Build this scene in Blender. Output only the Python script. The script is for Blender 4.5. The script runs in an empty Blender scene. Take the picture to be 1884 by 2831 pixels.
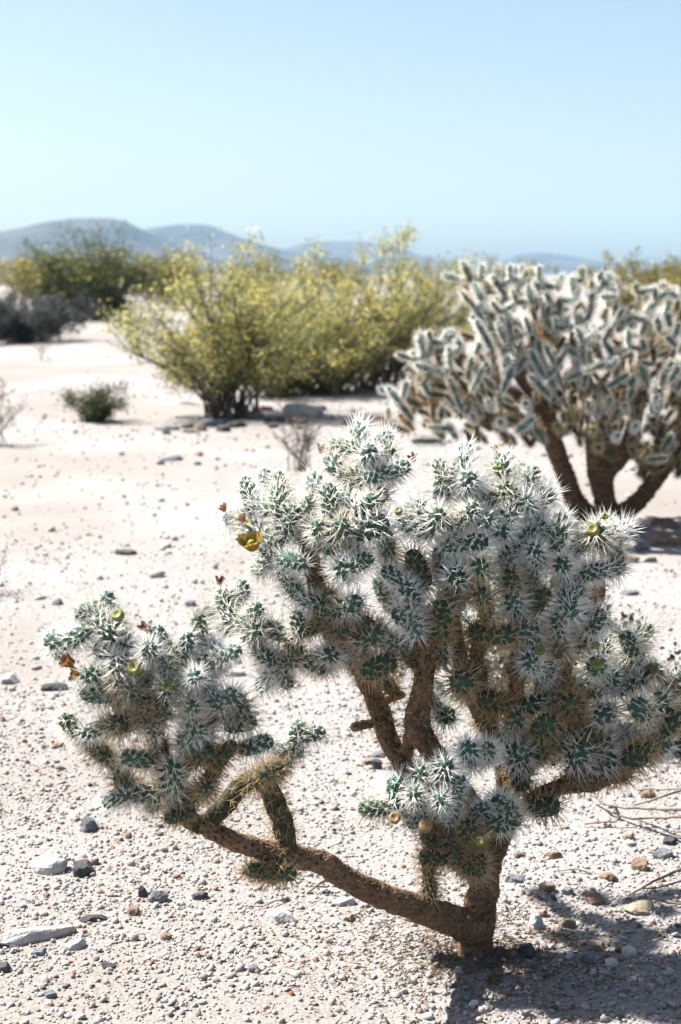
import bpy, bmesh, math, random
import numpy as np
from mathutils import Vector, Matrix, noise

scene = bpy.context.scene
COL = scene.collection

# ------------------------------------------------------------------ camera, sky, sun, exposure
cam = bpy.data.cameras.new('camera')
cam_ob = bpy.data.objects.new('camera', cam); COL.objects.link(cam_ob)
cam.sensor_fit = 'VERTICAL'; cam.sensor_height = 36.0; cam.lens = 50.0
cam.clip_start = 0.05; cam.clip_end = 20000.0
cam_ob.location = (0.0, 0.0, 1.3)
cam_ob.rotation_euler = (math.radians(90 - 9.5), 0.0, 0.0)
cam.dof.use_dof = True; cam.dof.focus_distance = 2.60; cam.dof.aperture_fstop = 5.0
scene.camera = cam_ob

SUN_EL = math.radians(53.0)
SUN_AZ = math.atan2(-0.94, 0.34)              # clockwise from +Y, seen from above
world = bpy.data.worlds.new('World'); scene.world = world; world.use_nodes = True
wn = world.node_tree
sky = wn.nodes.new('ShaderNodeTexSky'); sky.sky_type = 'NISHITA'; sky.sun_disc = False
sky.sun_elevation = SUN_EL; sky.sun_rotation = SUN_AZ
sky.air_density = 1.0; sky.dust_density = 1.7; sky.ozone_density = 0.0
bg = wn.nodes['Background']; bg.inputs[1].default_value = 0.05
wn.links.new(sky.outputs[0], bg.inputs[0])
sun = bpy.data.lights.new('sun', 'SUN'); sun.energy = 5.0; sun.angle = math.radians(0.5); sun.color = (1.0, 0.965, 0.92)
sun_ob = bpy.data.objects.new('sun', sun); COL.objects.link(sun_ob)
SUN_DIR = Vector((math.sin(SUN_AZ) * math.cos(SUN_EL), math.cos(SUN_AZ) * math.cos(SUN_EL), math.sin(SUN_EL)))
sun_ob.rotation_euler = SUN_DIR.to_track_quat('Z', 'Y').to_euler(); sun_ob.location = (-6, 5, 9)
vs = scene.view_settings
vs.view_transform = 'Standard'; vs.look = 'None'; vs.gamma = 1.0; vs.use_curve_mapping = False; vs.exposure = 1.80
scene.cycles.max_bounces = 5; scene.cycles.diffuse_bounces = 3; scene.cycles.volume_bounces = 0; scene.cycles.transparent_max_bounces = 4

# ------------------------------------------------------------------ tables (metres)
FRONT_JOINTS=[
(-0.1731,2.6867,0.8613,-0.183,2.7199,0.9139,0.0145,0),
(-0.1272,2.6389,0.8587,-0.1693,2.695,0.8705,0.0145,0),
(-0.1147,2.6161,0.8591,-0.1177,2.6623,0.9069,0.0145,0),
(-0.1504,2.8267,0.8863,-0.1541,2.8339,0.9146,0.0145,0),
(-0.0961,2.616,0.818,-0.117,2.6382,0.8554,0.0145,0),
(-0.0959,2.6146,0.8389,-0.0858,2.623,0.8751,0.0145,0),
(-0.0199,2.5766,0.8591,-0.0214,2.6022,0.9191,0.0145,0),
(-0.0179,2.5645,0.8207,-0.0214,2.5902,0.8601,0.0145,0),
(0.0154,2.6017,0.8752,0.0054,2.6246,0.8974,0.0145,0),
(-0.0622,2.6223,0.8649,-0.0554,2.6264,0.8903,0.0145,0),
(-0.0429,2.6906,0.8992,-0.0537,2.7181,0.9184,0.0145,0),
(-0.1376,2.6313,0.8013,-0.1709,2.6789,0.8275,0.0145,0),
(-0.1673,2.6777,0.8347,-0.2168,2.7453,0.8287,0.0145,0),
(-0.179,2.7529,0.8325,-0.1867,2.7981,0.8467,0.0145,0),
(0.0349,2.6778,0.9794,0.0335,2.7325,1.0149,0.0145,0),
(0.0259,2.6615,0.969,-0.014,2.7291,0.9788,0.0145,0),
(0.0604,2.6822,0.9775,0.0993,2.7167,0.995,0.0145,0),
(0.0499,2.663,0.9413,0.0545,2.598,0.9849,0.0145,0),
(-0.0082,2.6552,0.9355,-0.0207,2.694,0.9566,0.0145,0),
(0.0445,2.628,0.9269,0.0109,2.6584,0.9385,0.0145,0),
(0.0489,2.6101,0.9268,0.0958,2.61,0.9417,0.0145,0),
(0.0959,2.6133,0.9378,0.1296,2.6191,0.9519,0.0145,0),
(0.0371,2.5673,0.8741,0.0681,2.5675,0.8975,0.0145,0),
(0.0689,2.5966,0.8895,0.0854,2.5934,0.9103,0.0145,0),
(0.0316,2.549,0.8337,0.0876,2.551,0.8581,0.0185,0),
(0.0121,2.5924,0.8053,-0.0013,2.5274,0.8608,0.0145,0),
(-0.0352,2.6155,0.8146,-0.0422,2.5505,0.8502,0.0145,0),
(0.0393,2.643,0.9371,0.0462,2.6521,0.9565,0.0145,0),
(0.1892,2.5943,0.9304,0.1794,2.6129,0.9629,0.0145,0),
(0.1377,2.5631,0.8412,0.1066,2.5655,0.8596,0.0145,0),
(0.1634,2.5486,0.8338,0.1243,2.5616,0.8516,0.0145,0),
(0.1471,2.5576,0.8657,0.143,2.5711,0.8936,0.0145,0),
(0.1751,2.5799,0.8598,0.1648,2.5795,0.8842,0.0145,0),
(0.2101,2.5422,0.8503,0.169,2.5379,0.8617,0.0145,0),
(0.2343,2.6253,0.9464,0.2362,2.6682,0.9819,0.0145,0),
(0.2235,2.5902,0.9323,0.2231,2.6152,0.9666,0.0145,0),
(0.2418,2.6117,0.9076,0.2315,2.5467,0.9385,0.0145,0),
(0.2999,2.5958,0.9335,0.2954,2.6326,0.9671,0.0145,0),
(0.3505,2.6334,0.9146,0.3701,2.6717,0.936,0.0145,0),
(0.2791,2.5925,0.8868,0.2191,2.592,0.8754,0.0165,0),
(0.3222,2.5751,0.8943,0.2936,2.5785,0.9206,0.0145,0),
(0.3772,2.6248,0.8817,0.3987,2.6493,0.8964,0.0145,0),
(0.3485,2.6195,0.862,0.3342,2.5545,0.8949,0.0145,0),
(0.3663,2.5876,0.8368,0.3601,2.6063,0.869,0.0145,0),
(0.253,2.5943,0.856,0.2651,2.5293,0.8605,0.0165,0),
(0.2468,2.5996,0.8551,0.2301,2.5346,0.8729,0.0145,0),
(0.2971,2.5945,0.8254,0.2929,2.5295,0.8406,0.0145,0),
(0.2028,2.5437,0.8146,0.2348,2.5347,0.8196,0.0145,0),
(0.2349,2.535,0.8196,0.2685,2.5311,0.8217,0.0145,0),
(0.3049,2.5679,0.7862,0.3298,2.5749,0.8134,0.0145,0),
(0.2931,2.5625,0.8534,0.3134,2.5642,0.8732,0.0145,0),
(0.1585,2.5599,0.7369,0.1263,2.5665,0.8001,0.0178,1),
(0.3997,2.5713,0.8229,0.4057,2.5715,0.8478,0.0145,0),
(0.413,2.6511,0.8241,0.4198,2.6686,0.8503,0.0145,0),
(0.4972,2.6464,0.7985,0.4655,2.5814,0.8379,0.0178,0),
(0.5162,2.6377,0.7966,0.511,2.6454,0.8334,0.0145,0),
(0.522,2.7285,0.8008,0.5147,2.7334,0.8358,0.0145,0),
(0.5185,2.6439,0.8045,0.5528,2.692,0.8217,0.0145,0),
(0.419,2.6121,0.7567,0.4018,2.5471,0.779,0.0158,0),
(0.3713,2.6017,0.7643,0.3494,2.5367,0.8106,0.0145,0),
(0.4674,2.5969,0.7516,0.4987,2.6028,0.7552,0.0145,0),
(0.5009,2.6143,0.7527,0.529,2.6263,0.7537,0.0145,0),
(0.4382,2.6014,0.7368,0.4834,2.6297,0.7495,0.0145,0),
(0.4147,2.5771,0.7146,0.4571,2.5823,0.719,0.0145,0),
(0.4418,2.6115,0.6629,0.4197,2.5465,0.6971,0.0145,0),
(0.4069,2.5675,0.6481,0.3955,2.5549,0.6801,0.0145,0),
(0.4732,2.6199,0.6186,0.4605,2.6012,0.6633,0.0145,0),
(0.4783,2.587,0.664,0.4898,2.6006,0.6788,0.0145,0),
(0.3258,2.5914,0.7183,0.3058,2.5264,0.7624,0.0165,1),
(0.3333,2.6064,0.6732,0.3118,2.5414,0.7173,0.0145,0),
(-0.1165,2.6115,0.7672,-0.155,2.6338,0.7717,0.0145,0),
(-0.0666,2.5648,0.7719,-0.1164,2.5812,0.7836,0.0145,0),
(-0.1321,2.624,0.7639,-0.1665,2.6506,0.7445,0.0145,0),
(-0.0737,2.5958,0.7007,-0.1043,2.6058,0.7442,0.0145,0),
(-0.1937,2.7136,0.6779,-0.1909,2.7206,0.711,0.0145,0),
(-0.2232,2.6743,0.6669,-0.2318,2.6915,0.6987,0.0145,0),
(-0.1953,2.6493,0.6345,-0.2247,2.6753,0.6652,0.0145,0),
(-0.1735,2.6368,0.6517,-0.1514,2.6156,0.6849,0.0145,0),
(-0.2076,2.6745,0.6295,-0.2393,2.7238,0.6128,0.0145,0),
(-0.1497,2.6018,0.6394,-0.1959,2.6411,0.6493,0.0145,0),
(-0.0957,2.612,0.6262,-0.1546,2.6414,0.6378,0.0158,0),
(-0.1617,2.6088,0.6334,-0.1822,2.6358,0.6123,0.0145,0),
(-0.074,2.5701,0.6405,-0.0855,2.5804,0.6822,0.0145,0),
(-0.0336,2.5758,0.6598,-0.0414,2.5649,0.7037,0.0145,1),
(-0.0114,2.5672,0.6805,0.0406,2.5575,0.7082,0.0165,0),
(0.0041,2.6139,0.6342,-0.0027,2.5489,0.6556,0.0172,1),
(-0.0166,2.6288,0.5786,-0.0195,2.5638,0.6048,0.0158,0),
(-0.137,2.6114,0.5806,-0.1638,2.6265,0.6034,0.0145,0),
(-0.1174,2.6307,0.5638,-0.1387,2.6445,0.5786,0.0145,0),
(-0.1171,2.622,0.5649,-0.0753,2.6073,0.5831,0.0145,0),
(-0.1201,2.613,0.5603,-0.1612,2.6734,0.5025,0.0145,0),
(-0.1168,2.6162,0.5594,-0.0971,2.633,0.5174,0.0145,0),
(-0.0547,2.6022,0.5761,-0.0711,2.6049,0.5838,0.0145,0),
(0.0121,2.5933,0.7455,-0.0013,2.5283,0.7808,0.0145,0),
(0.0283,2.5376,0.7776,0.0592,2.5374,0.7957,0.0145,0),
(0.1058,2.5431,0.7494,0.077,2.5566,0.7682,0.0145,0),
(0.127,2.5267,0.7261,0.1103,2.5252,0.7493,0.0145,0),
(0.2164,2.5782,0.7432,0.2089,2.5132,0.7653,0.0165,0),
(0.2061,2.5538,0.7199,0.2038,2.5444,0.7404,0.0145,1),
(0.1853,2.5362,0.6901,0.1801,2.5422,0.7138,0.0145,1),
(0.1323,2.5326,0.6706,0.1261,2.5309,0.6941,0.0145,0),
(0.1095,2.5273,0.6854,0.0985,2.5183,0.6971,0.0145,0),
(0.1886,2.5946,0.6391,0.1799,2.5296,0.6631,0.0165,1),
(0.2604,2.5986,0.6311,0.2505,2.5336,0.6553,0.0165,1),
(0.0537,2.5671,0.653,0.0374,2.5605,0.6732,0.0145,1),
(0.029,2.5732,0.6259,0.079,2.5606,0.6512,0.0165,0),
(0.0457,2.559,0.5672,0.1031,2.5523,0.5983,0.0205,1),
(0.2844,2.5391,0.6451,0.3215,2.5444,0.6485,0.0165,1),
(0.3235,2.5602,0.6444,0.3671,2.5774,0.6539,0.0165,0),
(0.4007,2.5562,0.6647,0.4013,2.5505,0.6866,0.0145,0),
(0.353,2.571,0.6154,0.3686,2.5708,0.6362,0.0145,0),
(0.4213,2.6225,0.5967,0.404,2.5575,0.6231,0.0145,0),
(0.2308,2.5948,0.5372,0.2209,2.5298,0.5632,0.0185,1),
(0.4946,2.6595,0.5507,0.4824,2.5945,0.574,0.0165,0),
(0.6376,2.7944,0.4998,0.621,2.7294,0.5259,0.0158,0),
(0.5724,2.6929,0.5581,0.5493,2.6659,0.5829,0.0145,0),
(0.5773,2.6766,0.5843,0.582,2.6821,0.6017,0.0145,0),
(0.5633,2.6623,0.6025,0.6108,2.7168,0.616,0.0145,0),
(0.5461,2.6412,0.6151,0.5404,2.6421,0.627,0.0145,0),
(0.5563,2.6933,0.5339,0.5701,2.6983,0.5523,0.0145,0),
(0.641,2.7377,0.4639,0.6646,2.7291,0.4918,0.0172,1),
(0.5666,2.5853,0.487,0.551,2.5728,0.51,0.0172,0),
(0.5926,2.6161,0.4795,0.6197,2.6122,0.5079,0.0172,0),
(0.6108,2.734,0.4777,0.6152,2.7369,0.494,0.0145,0),
(0.3598,2.6072,0.4923,0.3929,2.6229,0.4968,0.0172,0),
(0.3929,2.6229,0.496,0.424,2.625,0.5069,0.0172,0),
(0.3123,2.6135,0.4925,0.2607,2.5485,0.5196,0.0195,1),
(0.3157,2.6122,0.4915,0.3467,2.6277,0.4845,0.0172,1),
(0.3269,2.6034,0.3938,0.3647,2.6032,0.4004,0.0195,0),
(0.3669,2.6187,0.3936,0.4042,2.6072,0.4206,0.0195,1),
(0.3318,2.6047,0.397,0.3161,2.6147,0.408,0.0172,0),
(0.3445,2.604,0.3806,0.3473,2.6159,0.316,0.0172,1),
(0.4799,2.5931,0.4168,0.4727,2.5969,0.4513,0.0195,1),
(0.4806,2.596,0.4086,0.5164,2.6056,0.4233,0.0187,0),
(0.5484,2.5874,0.3901,0.5857,2.5886,0.4112,0.0203,1),
(0.5924,2.618,0.4011,0.6321,2.6217,0.4201,0.0203,0),
(0.5283,2.6195,0.3497,0.5619,2.6321,0.3583,0.0187,1),
(0.3654,2.5903,0.2937,0.4192,2.582,0.302,0.0195,1),
(0.445,2.5859,0.3942,0.4668,2.5781,0.4255,0.0187,0),
(0.4279,2.6116,0.4105,0.4417,2.617,0.4447,0.0187,0),
(0.4928,2.601,0.3781,0.5212,2.5907,0.3997,0.0187,0),
(0.3816,2.5849,0.4552,0.3996,2.5717,0.4772,0.0172,1),
(0.4566,2.6081,0.3538,0.485,2.615,0.3731,0.0187,1),
(0.6329,2.6088,0.4654,0.643,2.6106,0.4827,0.0172,1),
(0.6717,2.7489,0.4844,0.6925,2.7502,0.514,0.0145,0),
(0.5202,2.6344,0.4752,0.4875,2.5694,0.478,0.0172,0),
(0.4569,2.6307,0.4764,0.425,2.5657,0.5108,0.0172,1),
(0.5403,2.7085,0.5038,0.5164,2.6435,0.5387,0.0145,0),
(0.3674,2.5993,0.5642,0.3444,2.5343,0.6032,0.0145,0),
(0.2656,2.561,0.706,0.2521,2.496,0.7344,0.0145,1),
(0.2655,2.5687,0.7589,0.2469,2.5037,0.7858,0.0145,0),
(0.1123,2.4729,0.3393,0.0971,2.4649,0.4003,0.0174,0),
(0.0895,2.4621,0.3407,0.0316,2.4614,0.341,0.0133,0),
(0.1447,2.4687,0.3823,0.1425,2.4593,0.4228,0.0128,0),
(0.1825,2.508,0.3656,0.1908,2.443,0.4354,0.0157,0),
(0.245,2.5333,0.4007,0.2297,2.4683,0.4607,0.0151,0),
(0.2728,2.5425,0.4045,0.2693,2.4775,0.4548,0.0128,0),
(0.1243,2.4739,0.3319,0.1612,2.4839,0.342,0.0151,0),
(0.1371,2.4635,0.318,0.1559,2.4517,0.342,0.0128,0),
(0.203,2.4648,0.3265,0.2115,2.4771,0.3598,0.0128,0),
(0.2443,2.4822,0.3196,0.2723,2.4866,0.3395,0.0128,0),
(0.3007,2.5409,0.3157,0.2881,2.4759,0.352,0.0128,0),
(0.2832,2.4715,0.3037,0.331,2.4754,0.3223,0.0162,0),
(0.2457,2.5152,0.2498,0.2283,2.4502,0.3164,0.0151,1),
(0.2005,2.4665,0.2736,0.2145,2.4607,0.2327,0.0145,1),
(0.2184,2.4758,0.2304,0.2703,2.4796,0.2175,0.0157,1),
(0.1735,2.4536,0.2498,0.143,2.4636,0.2511,0.0139,1),
(0.1627,2.4757,0.2065,0.1667,2.4875,0.15,0.0128,1),
(0.1946,2.4753,0.2665,0.199,2.4801,0.3156,0.0145,1),
(0.2387,2.5329,0.192,0.2253,2.4679,0.2646,0.0151,1),
(0.1704,2.4611,0.2724,0.1499,2.4757,0.2978,0.0139,1),
(0.2565,2.5191,0.1873,0.2559,2.4541,0.251,0.0128,1),
(0.1699,2.4685,0.3631,0.163,2.4685,0.3907,0.0128,0),
(0.2087,2.4618,0.3794,0.2184,2.4648,0.4058,0.0128,0),
(0.3037,2.48,0.324,0.3154,2.471,0.3483,0.0128,0),
(0.1907,2.4779,0.3318,0.1758,2.4129,0.3809,0.0128,0),
(0.2641,2.5413,0.2712,0.267,2.4763,0.3171,0.0128,1),
(0.151,2.4797,0.3415,0.1275,2.4147,0.3903,0.0128,0),
(-0.3664,2.1786,0.786,-0.3647,2.1789,0.8097,0.0114,0),
(-0.3637,2.1333,0.7606,-0.379,2.1471,0.7756,0.0114,0),
(-0.3539,2.1481,0.7546,-0.3462,2.153,0.7753,0.0114,0),
(-0.3929,2.16,0.7794,-0.4131,2.1693,0.7829,0.0114,0),
(-0.3932,2.1418,0.7539,-0.4272,2.1409,0.738,0.0114,0),
(-0.4327,2.157,0.7326,-0.463,2.1514,0.7375,0.0114,0),
(-0.4661,2.2477,0.7111,-0.4734,2.2576,0.728,0.0114,0),
(-0.3657,2.1458,0.7205,-0.382,2.1377,0.7307,0.0114,0),
(-0.3461,2.1274,0.7139,-0.3622,2.1316,0.722,0.0114,0),
(-0.2919,2.1469,0.7062,-0.2902,2.0819,0.7473,0.0114,0),
(-0.2911,2.1448,0.73,-0.295,2.155,0.7424,0.0114,0),
(-0.2648,2.1395,0.7198,-0.2602,2.1315,0.7358,0.0114,0),
(-0.3198,2.1645,0.6802,-0.315,2.0995,0.7057,0.0114,0),
(-0.3078,2.1311,0.7014,-0.3116,2.1286,0.7159,0.0114,0),
(-0.3739,2.122,0.6866,-0.3968,2.1027,0.6979,0.0114,0),
(-0.3602,2.1394,0.6758,-0.3856,2.1566,0.679,0.0114,0),
(-0.339,2.1174,0.6706,-0.366,2.1277,0.6838,0.0114,0),
(-0.3755,2.1267,0.6563,-0.4044,2.1318,0.6588,0.0125,0),
(-0.334,2.1327,0.6486,-0.3597,2.1256,0.6549,0.0114,0),
(-0.2685,2.1598,0.6534,-0.2647,2.0948,0.6802,0.013,0),
(-0.2679,2.1236,0.6919,-0.2694,2.1048,0.7258,0.0114,0),
(-0.311,2.1138,0.6544,-0.3346,2.1052,0.6823,0.0114,0),
(-0.2428,2.1448,0.7265,-0.2318,2.1301,0.7534,0.0114,0),
(-0.1969,2.1435,0.7037,-0.2199,2.127,0.7117,0.0114,0),
(-0.1977,2.1541,0.7182,-0.2007,2.1407,0.7369,0.0114,0),
(-0.1799,2.1305,0.7188,-0.1522,2.1189,0.7323,0.0114,0),
(-0.193,2.1488,0.6964,-0.1833,2.1556,0.7026,0.0114,0),
(-0.2304,2.14,0.6988,-0.2493,2.14,0.7093,0.0114,0),
(-0.2307,2.1491,0.6729,-0.2203,2.0841,0.701,0.0114,0),
(-0.1964,2.1285,0.6499,-0.2103,2.1481,0.6697,0.0114,0),
(-0.2309,2.149,0.6243,-0.226,2.084,0.6515,0.0114,0),
(-0.1922,2.1414,0.6284,-0.1624,2.1259,0.6646,0.0114,0),
(-0.1816,2.1483,0.6203,-0.1435,2.1402,0.6335,0.0114,0),
(-0.15,2.1487,0.6037,-0.131,2.1551,0.6052,0.0114,0),
(-0.2505,2.1379,0.5765,-0.2099,2.121,0.6069,0.014,0),
(-0.363,2.1377,0.6037,-0.4051,2.1249,0.5944,0.0114,0),
(-0.3209,2.1287,0.6102,-0.3594,2.1097,0.6128,0.0125,0),
(-0.3066,2.1373,0.5472,-0.3429,2.1245,0.5587,0.014,0),
(-0.2672,2.1769,0.4707,-0.262,2.1119,0.5526,0.0161,0),
(-0.2248,2.1841,0.4759,-0.2055,2.1191,0.5111,0.0125,1),
(-0.2983,2.1596,0.4864,-0.3417,2.1639,0.4812,0.013,0),
(-0.3389,2.146,0.4879,-0.3782,2.1656,0.4647,0.0114,0),
(-0.2533,2.163,0.4475,-0.2809,2.1516,0.4435,0.0114,1),
(-0.2947,2.165,0.471,-0.3086,2.1831,0.4482,0.0114,0),
(-0.2038,2.1518,0.5182,-0.1909,2.1709,0.5365,0.0114,1),
(-0.1872,2.1296,0.5511,-0.166,2.1457,0.5763,0.0114,1),
(-0.1585,2.1565,0.5584,-0.106,2.1632,0.5722,0.013,0),
(-0.1481,2.2063,0.4861,-0.0932,2.1905,0.5199,0.0125,1),
(-0.0801,2.22,0.5426,-0.0634,2.22,0.5855,0.0114,0),
(-0.0588,2.22,0.5598,-0.0235,2.22,0.5671,0.0114,0),
(-0.0836,2.22,0.534,-0.0589,2.22,0.5304,0.0114,0),
(-0.0956,2.22,0.5082,-0.0801,2.22,0.5304,0.0114,1),
(-0.1434,2.22,0.3283,-0.1088,2.22,0.3245,0.0125,1),
(-0.1088,2.22,0.3245,-0.0718,2.22,0.3194,0.0125,1),
(-0.2799,2.1122,0.6387,-0.3021,2.1152,0.6609,0.0114,0),
(-0.2917,2.1122,0.6097,-0.3141,2.1172,0.6372,0.0114,0),
(-0.2256,2.121,0.6068,-0.2357,2.1156,0.6377,0.0114,0),
(-0.3318,2.1389,0.7293,-0.3368,2.1566,0.7478,0.0114,0),
(-0.3406,2.1174,0.6948,-0.3458,2.1114,0.7138,0.0114,0),
(-0.2823,2.1491,0.7439,-0.285,2.1376,0.7613,0.0114,0),
(-0.3616,2.1919,0.7682,-0.3735,2.1795,0.7828,0.0114,0),
(-0.2148,2.1399,0.6942,-0.2177,2.1492,0.7091,0.0114,0),
(0.1118,2.8424,0.6905,0.0794,2.854,0.7611,0.0148,0),
(0.0092,2.8612,0.7692,-0.0067,2.8708,0.8272,0.0142,0),
(0.3015,2.7702,0.3721,0.36,2.8089,0.3345,0.0152,0),
(0.4726,2.8529,0.5972,0.5161,2.8539,0.6655,0.0135,0),
(0.1985,2.8967,0.7966,0.2182,2.9363,0.8476,0.013,0),
(0.2548,2.9062,0.4176,0.2401,2.9716,0.4083,0.0153,0),
(0.3506,2.8877,0.5469,0.3741,2.9194,0.5879,0.0141,0),
(0.2581,2.8311,0.7177,0.26,2.8632,0.7812,0.0136,0),
(0.3242,2.8317,0.8782,0.343,2.8469,0.9461,0.0135,0),
(0.4166,2.7905,0.3867,0.4786,2.8061,0.3871,0.0138,0),
(-0.0332,2.8193,0.6826,-0.0821,2.8496,0.7394,0.015,0),
(0.3526,2.8116,0.6385,0.3665,2.8504,0.6852,0.0141,0),
(0.4432,2.9407,0.6069,0.4641,2.9622,0.653,0.0139,0),
(0.449,2.8498,0.6185,0.4945,2.8648,0.665,0.0132,0),
(0.0638,2.9405,0.5319,0.0293,3.0129,0.552,0.0152,0),
(0.4111,2.8969,0.6976,0.4571,2.9268,0.7595,0.0137,0),
(0.2031,2.8212,0.4279,0.1978,2.8702,0.4599,0.0152,0),
(0.4577,2.8918,0.6761,0.4846,2.9005,0.7324,0.0148,0),
(0.2899,2.9639,0.5318,0.316,3.0196,0.5874,0.0149,0),
(0.456,2.8917,0.4667,0.5137,2.9349,0.4817,0.0135,0),
(0.335,2.7632,0.8851,0.3622,2.7818,0.9307,0.015,0),
(0.4104,2.8057,0.5872,0.4527,2.8044,0.63,0.013,0),
(0.2069,2.8822,0.7563,0.2097,2.9072,0.8164,0.0146,0),
(-0.1085,2.7679,0.8382,-0.1233,2.7666,0.9182,0.014,0),
(-0.035,2.8337,0.8292,-0.0616,2.8279,0.8982,0.0152,0),
(0.5295,2.8607,0.516,0.5894,2.8809,0.5691,0.0133,0),
(0.2785,2.8779,0.8226,0.2757,2.8747,0.8944,0.0152,0),
(0.2647,2.8931,0.5567,0.2631,2.9383,0.5916,0.0138,0),
(0.1309,2.8031,0.6132,0.1111,2.8497,0.6702,0.0135,0),
(-0.0659,2.8466,0.7527,-0.0897,2.8687,0.8284,0.0147,0),
(0.4465,2.828,0.4727,0.4988,2.8346,0.5294,0.0153,0),
(0.3058,2.8004,0.6059,0.3308,2.8089,0.6602,0.0138,0),
(0.325,2.8002,0.7405,0.3415,2.8234,0.7968,0.0141,0),
(0.1047,2.8491,0.6163,0.0724,2.8735,0.6829,0.0148,0),
(0.3375,2.9232,0.6401,0.3369,2.9532,0.6876,0.0147,0),
(0.1455,2.9742,0.6384,0.1661,3.0043,0.6948,0.015,0),
(0.4864,2.9158,0.6141,0.5242,2.9495,0.6511,0.0148,0),
(0.4056,2.7732,0.41,0.4673,2.798,0.4126,0.0131,0),
(0.3136,2.8208,0.7183,0.3105,2.857,0.7905,0.0137,0),
(0.1262,2.8629,0.4805,0.098,2.9368,0.4959,0.0143,0),
(0.0328,2.818,0.7679,0.0152,2.8317,0.8389,0.0151,0),
(0.3949,2.8743,0.792,0.424,2.9115,0.845,0.0149,0),
(0.2723,2.6919,0.4298,0.2972,2.6414,0.4673,0.0145,0),
(0.4688,2.699,0.4824,0.5439,2.6957,0.5052,0.0135,1),
(0.1876,2.6302,0.8829,0.191,2.5898,0.9325,0.0154,0),
(0.0907,2.6219,0.7748,0.0801,2.5873,0.835,0.0142,0),
(0.1613,2.6405,0.592,0.1336,2.5804,0.6238,0.0151,1),
(0.2494,2.6199,0.5114,0.2664,2.5715,0.5541,0.0134,0),
(0.1902,2.6628,0.4568,0.2117,2.6132,0.4677,0.0155,0),
(0.1005,2.6206,0.5938,0.0686,2.5937,0.6486,0.015,1),
(0.1069,2.6511,0.5013,0.0774,2.6087,0.5427,0.0135,1),
(-0.0149,2.6163,0.6806,-0.0263,2.5579,0.7244,0.0137,1),
(0.4498,2.7021,0.4914,0.4734,2.661,0.5317,0.0152,0),
(0.1889,2.6334,0.7254,0.1839,2.6103,0.7991,0.0131,0),
(0.3533,2.612,0.6638,0.3831,2.5749,0.7243,0.014,1),
(0.1203,2.6096,0.6015,0.0966,2.5493,0.6365,0.0146,0),
(0.3753,2.6618,0.6021,0.4011,2.6169,0.6541,0.0151,0),
(-0.0105,2.6404,0.784,-0.0474,2.5997,0.8162,0.0151,0),
(0.0101,2.6658,0.8889,0.0077,2.6403,0.938,0.0133,0),
(0.4335,2.6702,0.7601,0.4687,2.6485,0.8154,0.0145,0),
(0.3397,2.6374,0.7267,0.3398,2.595,0.7871,0.0154,0),
(-0.1257,2.6912,0.7643,-0.1292,2.6424,0.8099,0.0152,0),
(0.2304,2.659,0.881,0.2032,2.6421,0.9491,0.0146,0),
(0.2474,2.623,0.6991,0.2404,2.5854,0.7603,0.0149,1),
(0.36,2.6079,0.698,0.3496,2.5869,0.7705,0.0139,0),
(0.0261,2.6005,0.7795,0.0291,2.5776,0.8426,0.0141,0),
(0.403,2.6576,0.5052,0.4471,2.6333,0.5376,0.0144,0),
(0.085,2.6534,0.9181,0.0926,2.6477,0.9815,0.0152,0),
(0.1754,2.6487,0.6157,0.1597,2.6387,0.6754,0.0134,0),
(0.3317,2.6501,0.427,0.3339,2.5857,0.4777,0.0147,0),
(0.2037,2.5994,0.6496,0.2036,2.5504,0.7122,0.014,1),
(0.5698,2.7017,0.4888,0.6066,2.6719,0.5513,0.013,1),
(0.3783,2.6377,0.5253,0.397,2.5922,0.5779,0.0149,0),
(0.429,2.7562,0.3217,0.4656,2.7943,0.3722,0.0128,1),
(0.4532,2.7044,0.545,0.5011,2.692,0.5984,0.014,0),
(0.0253,2.6043,0.6338,0.0133,2.5548,0.701,0.0137,0),
(0.1385,2.5881,0.5785,0.1085,2.5571,0.6395,0.0133,1),
(0.0359,2.6396,0.5823,0.0002,2.6098,0.6233,0.0129,0),
(0.2519,2.5968,0.5848,0.2667,2.5658,0.6396,0.0132,1),
(0.4769,2.6963,0.4105,0.5216,2.7086,0.4661,0.0129,0),
(0.1948,2.622,0.569,0.1807,2.5864,0.6287,0.0136,0),
(0.0476,2.6048,0.5904,0.0174,2.5963,0.6499,0.0141,0),
(0.1879,2.639,0.4823,0.1506,2.5915,0.5106,0.0133,0),
(0.4413,2.6958,0.4005,0.5118,2.6926,0.4367,0.0133,0),
(0.3572,2.6627,0.3833,0.3784,2.638,0.4457,0.013,1),
(0.0411,2.6775,0.5427,0.0127,2.6544,0.6021,0.0137,0),
(0.2777,2.6586,0.6447,0.2771,2.6271,0.7012,0.0131,0),
(0.5391,2.6928,0.4945,0.5879,2.6503,0.5264,0.0143,0),
(0.4115,2.6625,0.5395,0.4113,2.6404,0.5913,0.0143,0),
(0.5032,2.6682,0.5508,0.5114,2.6726,0.6054,0.0142,0),
(-0.3527,2.1751,0.5229,-0.3813,2.1449,0.5628,0.0131,0),
(-0.3981,2.1705,0.5678,-0.4397,2.1495,0.6154,0.0123,0),
(-0.2193,2.1667,0.728,-0.2214,2.1533,0.7796,0.0126,0),
(-0.2374,2.1812,0.5325,-0.2214,2.1388,0.565,0.0132,1),
(-0.2128,2.1673,0.5604,-0.2111,2.1527,0.6216,0.0119,0),
(-0.2113,2.1542,0.6155,-0.1922,2.1414,0.6284,0.014,1),
(0.0226,2.6625,0.5813,0.0359,2.6396,0.5823,0.0132,1),
(-0.1981,2.1521,0.721,-0.2193,2.1667,0.728,0.0124,0),
(-0.1568,2.143,0.6289,-0.15,2.1487,0.6037,0.0142,1),
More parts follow.
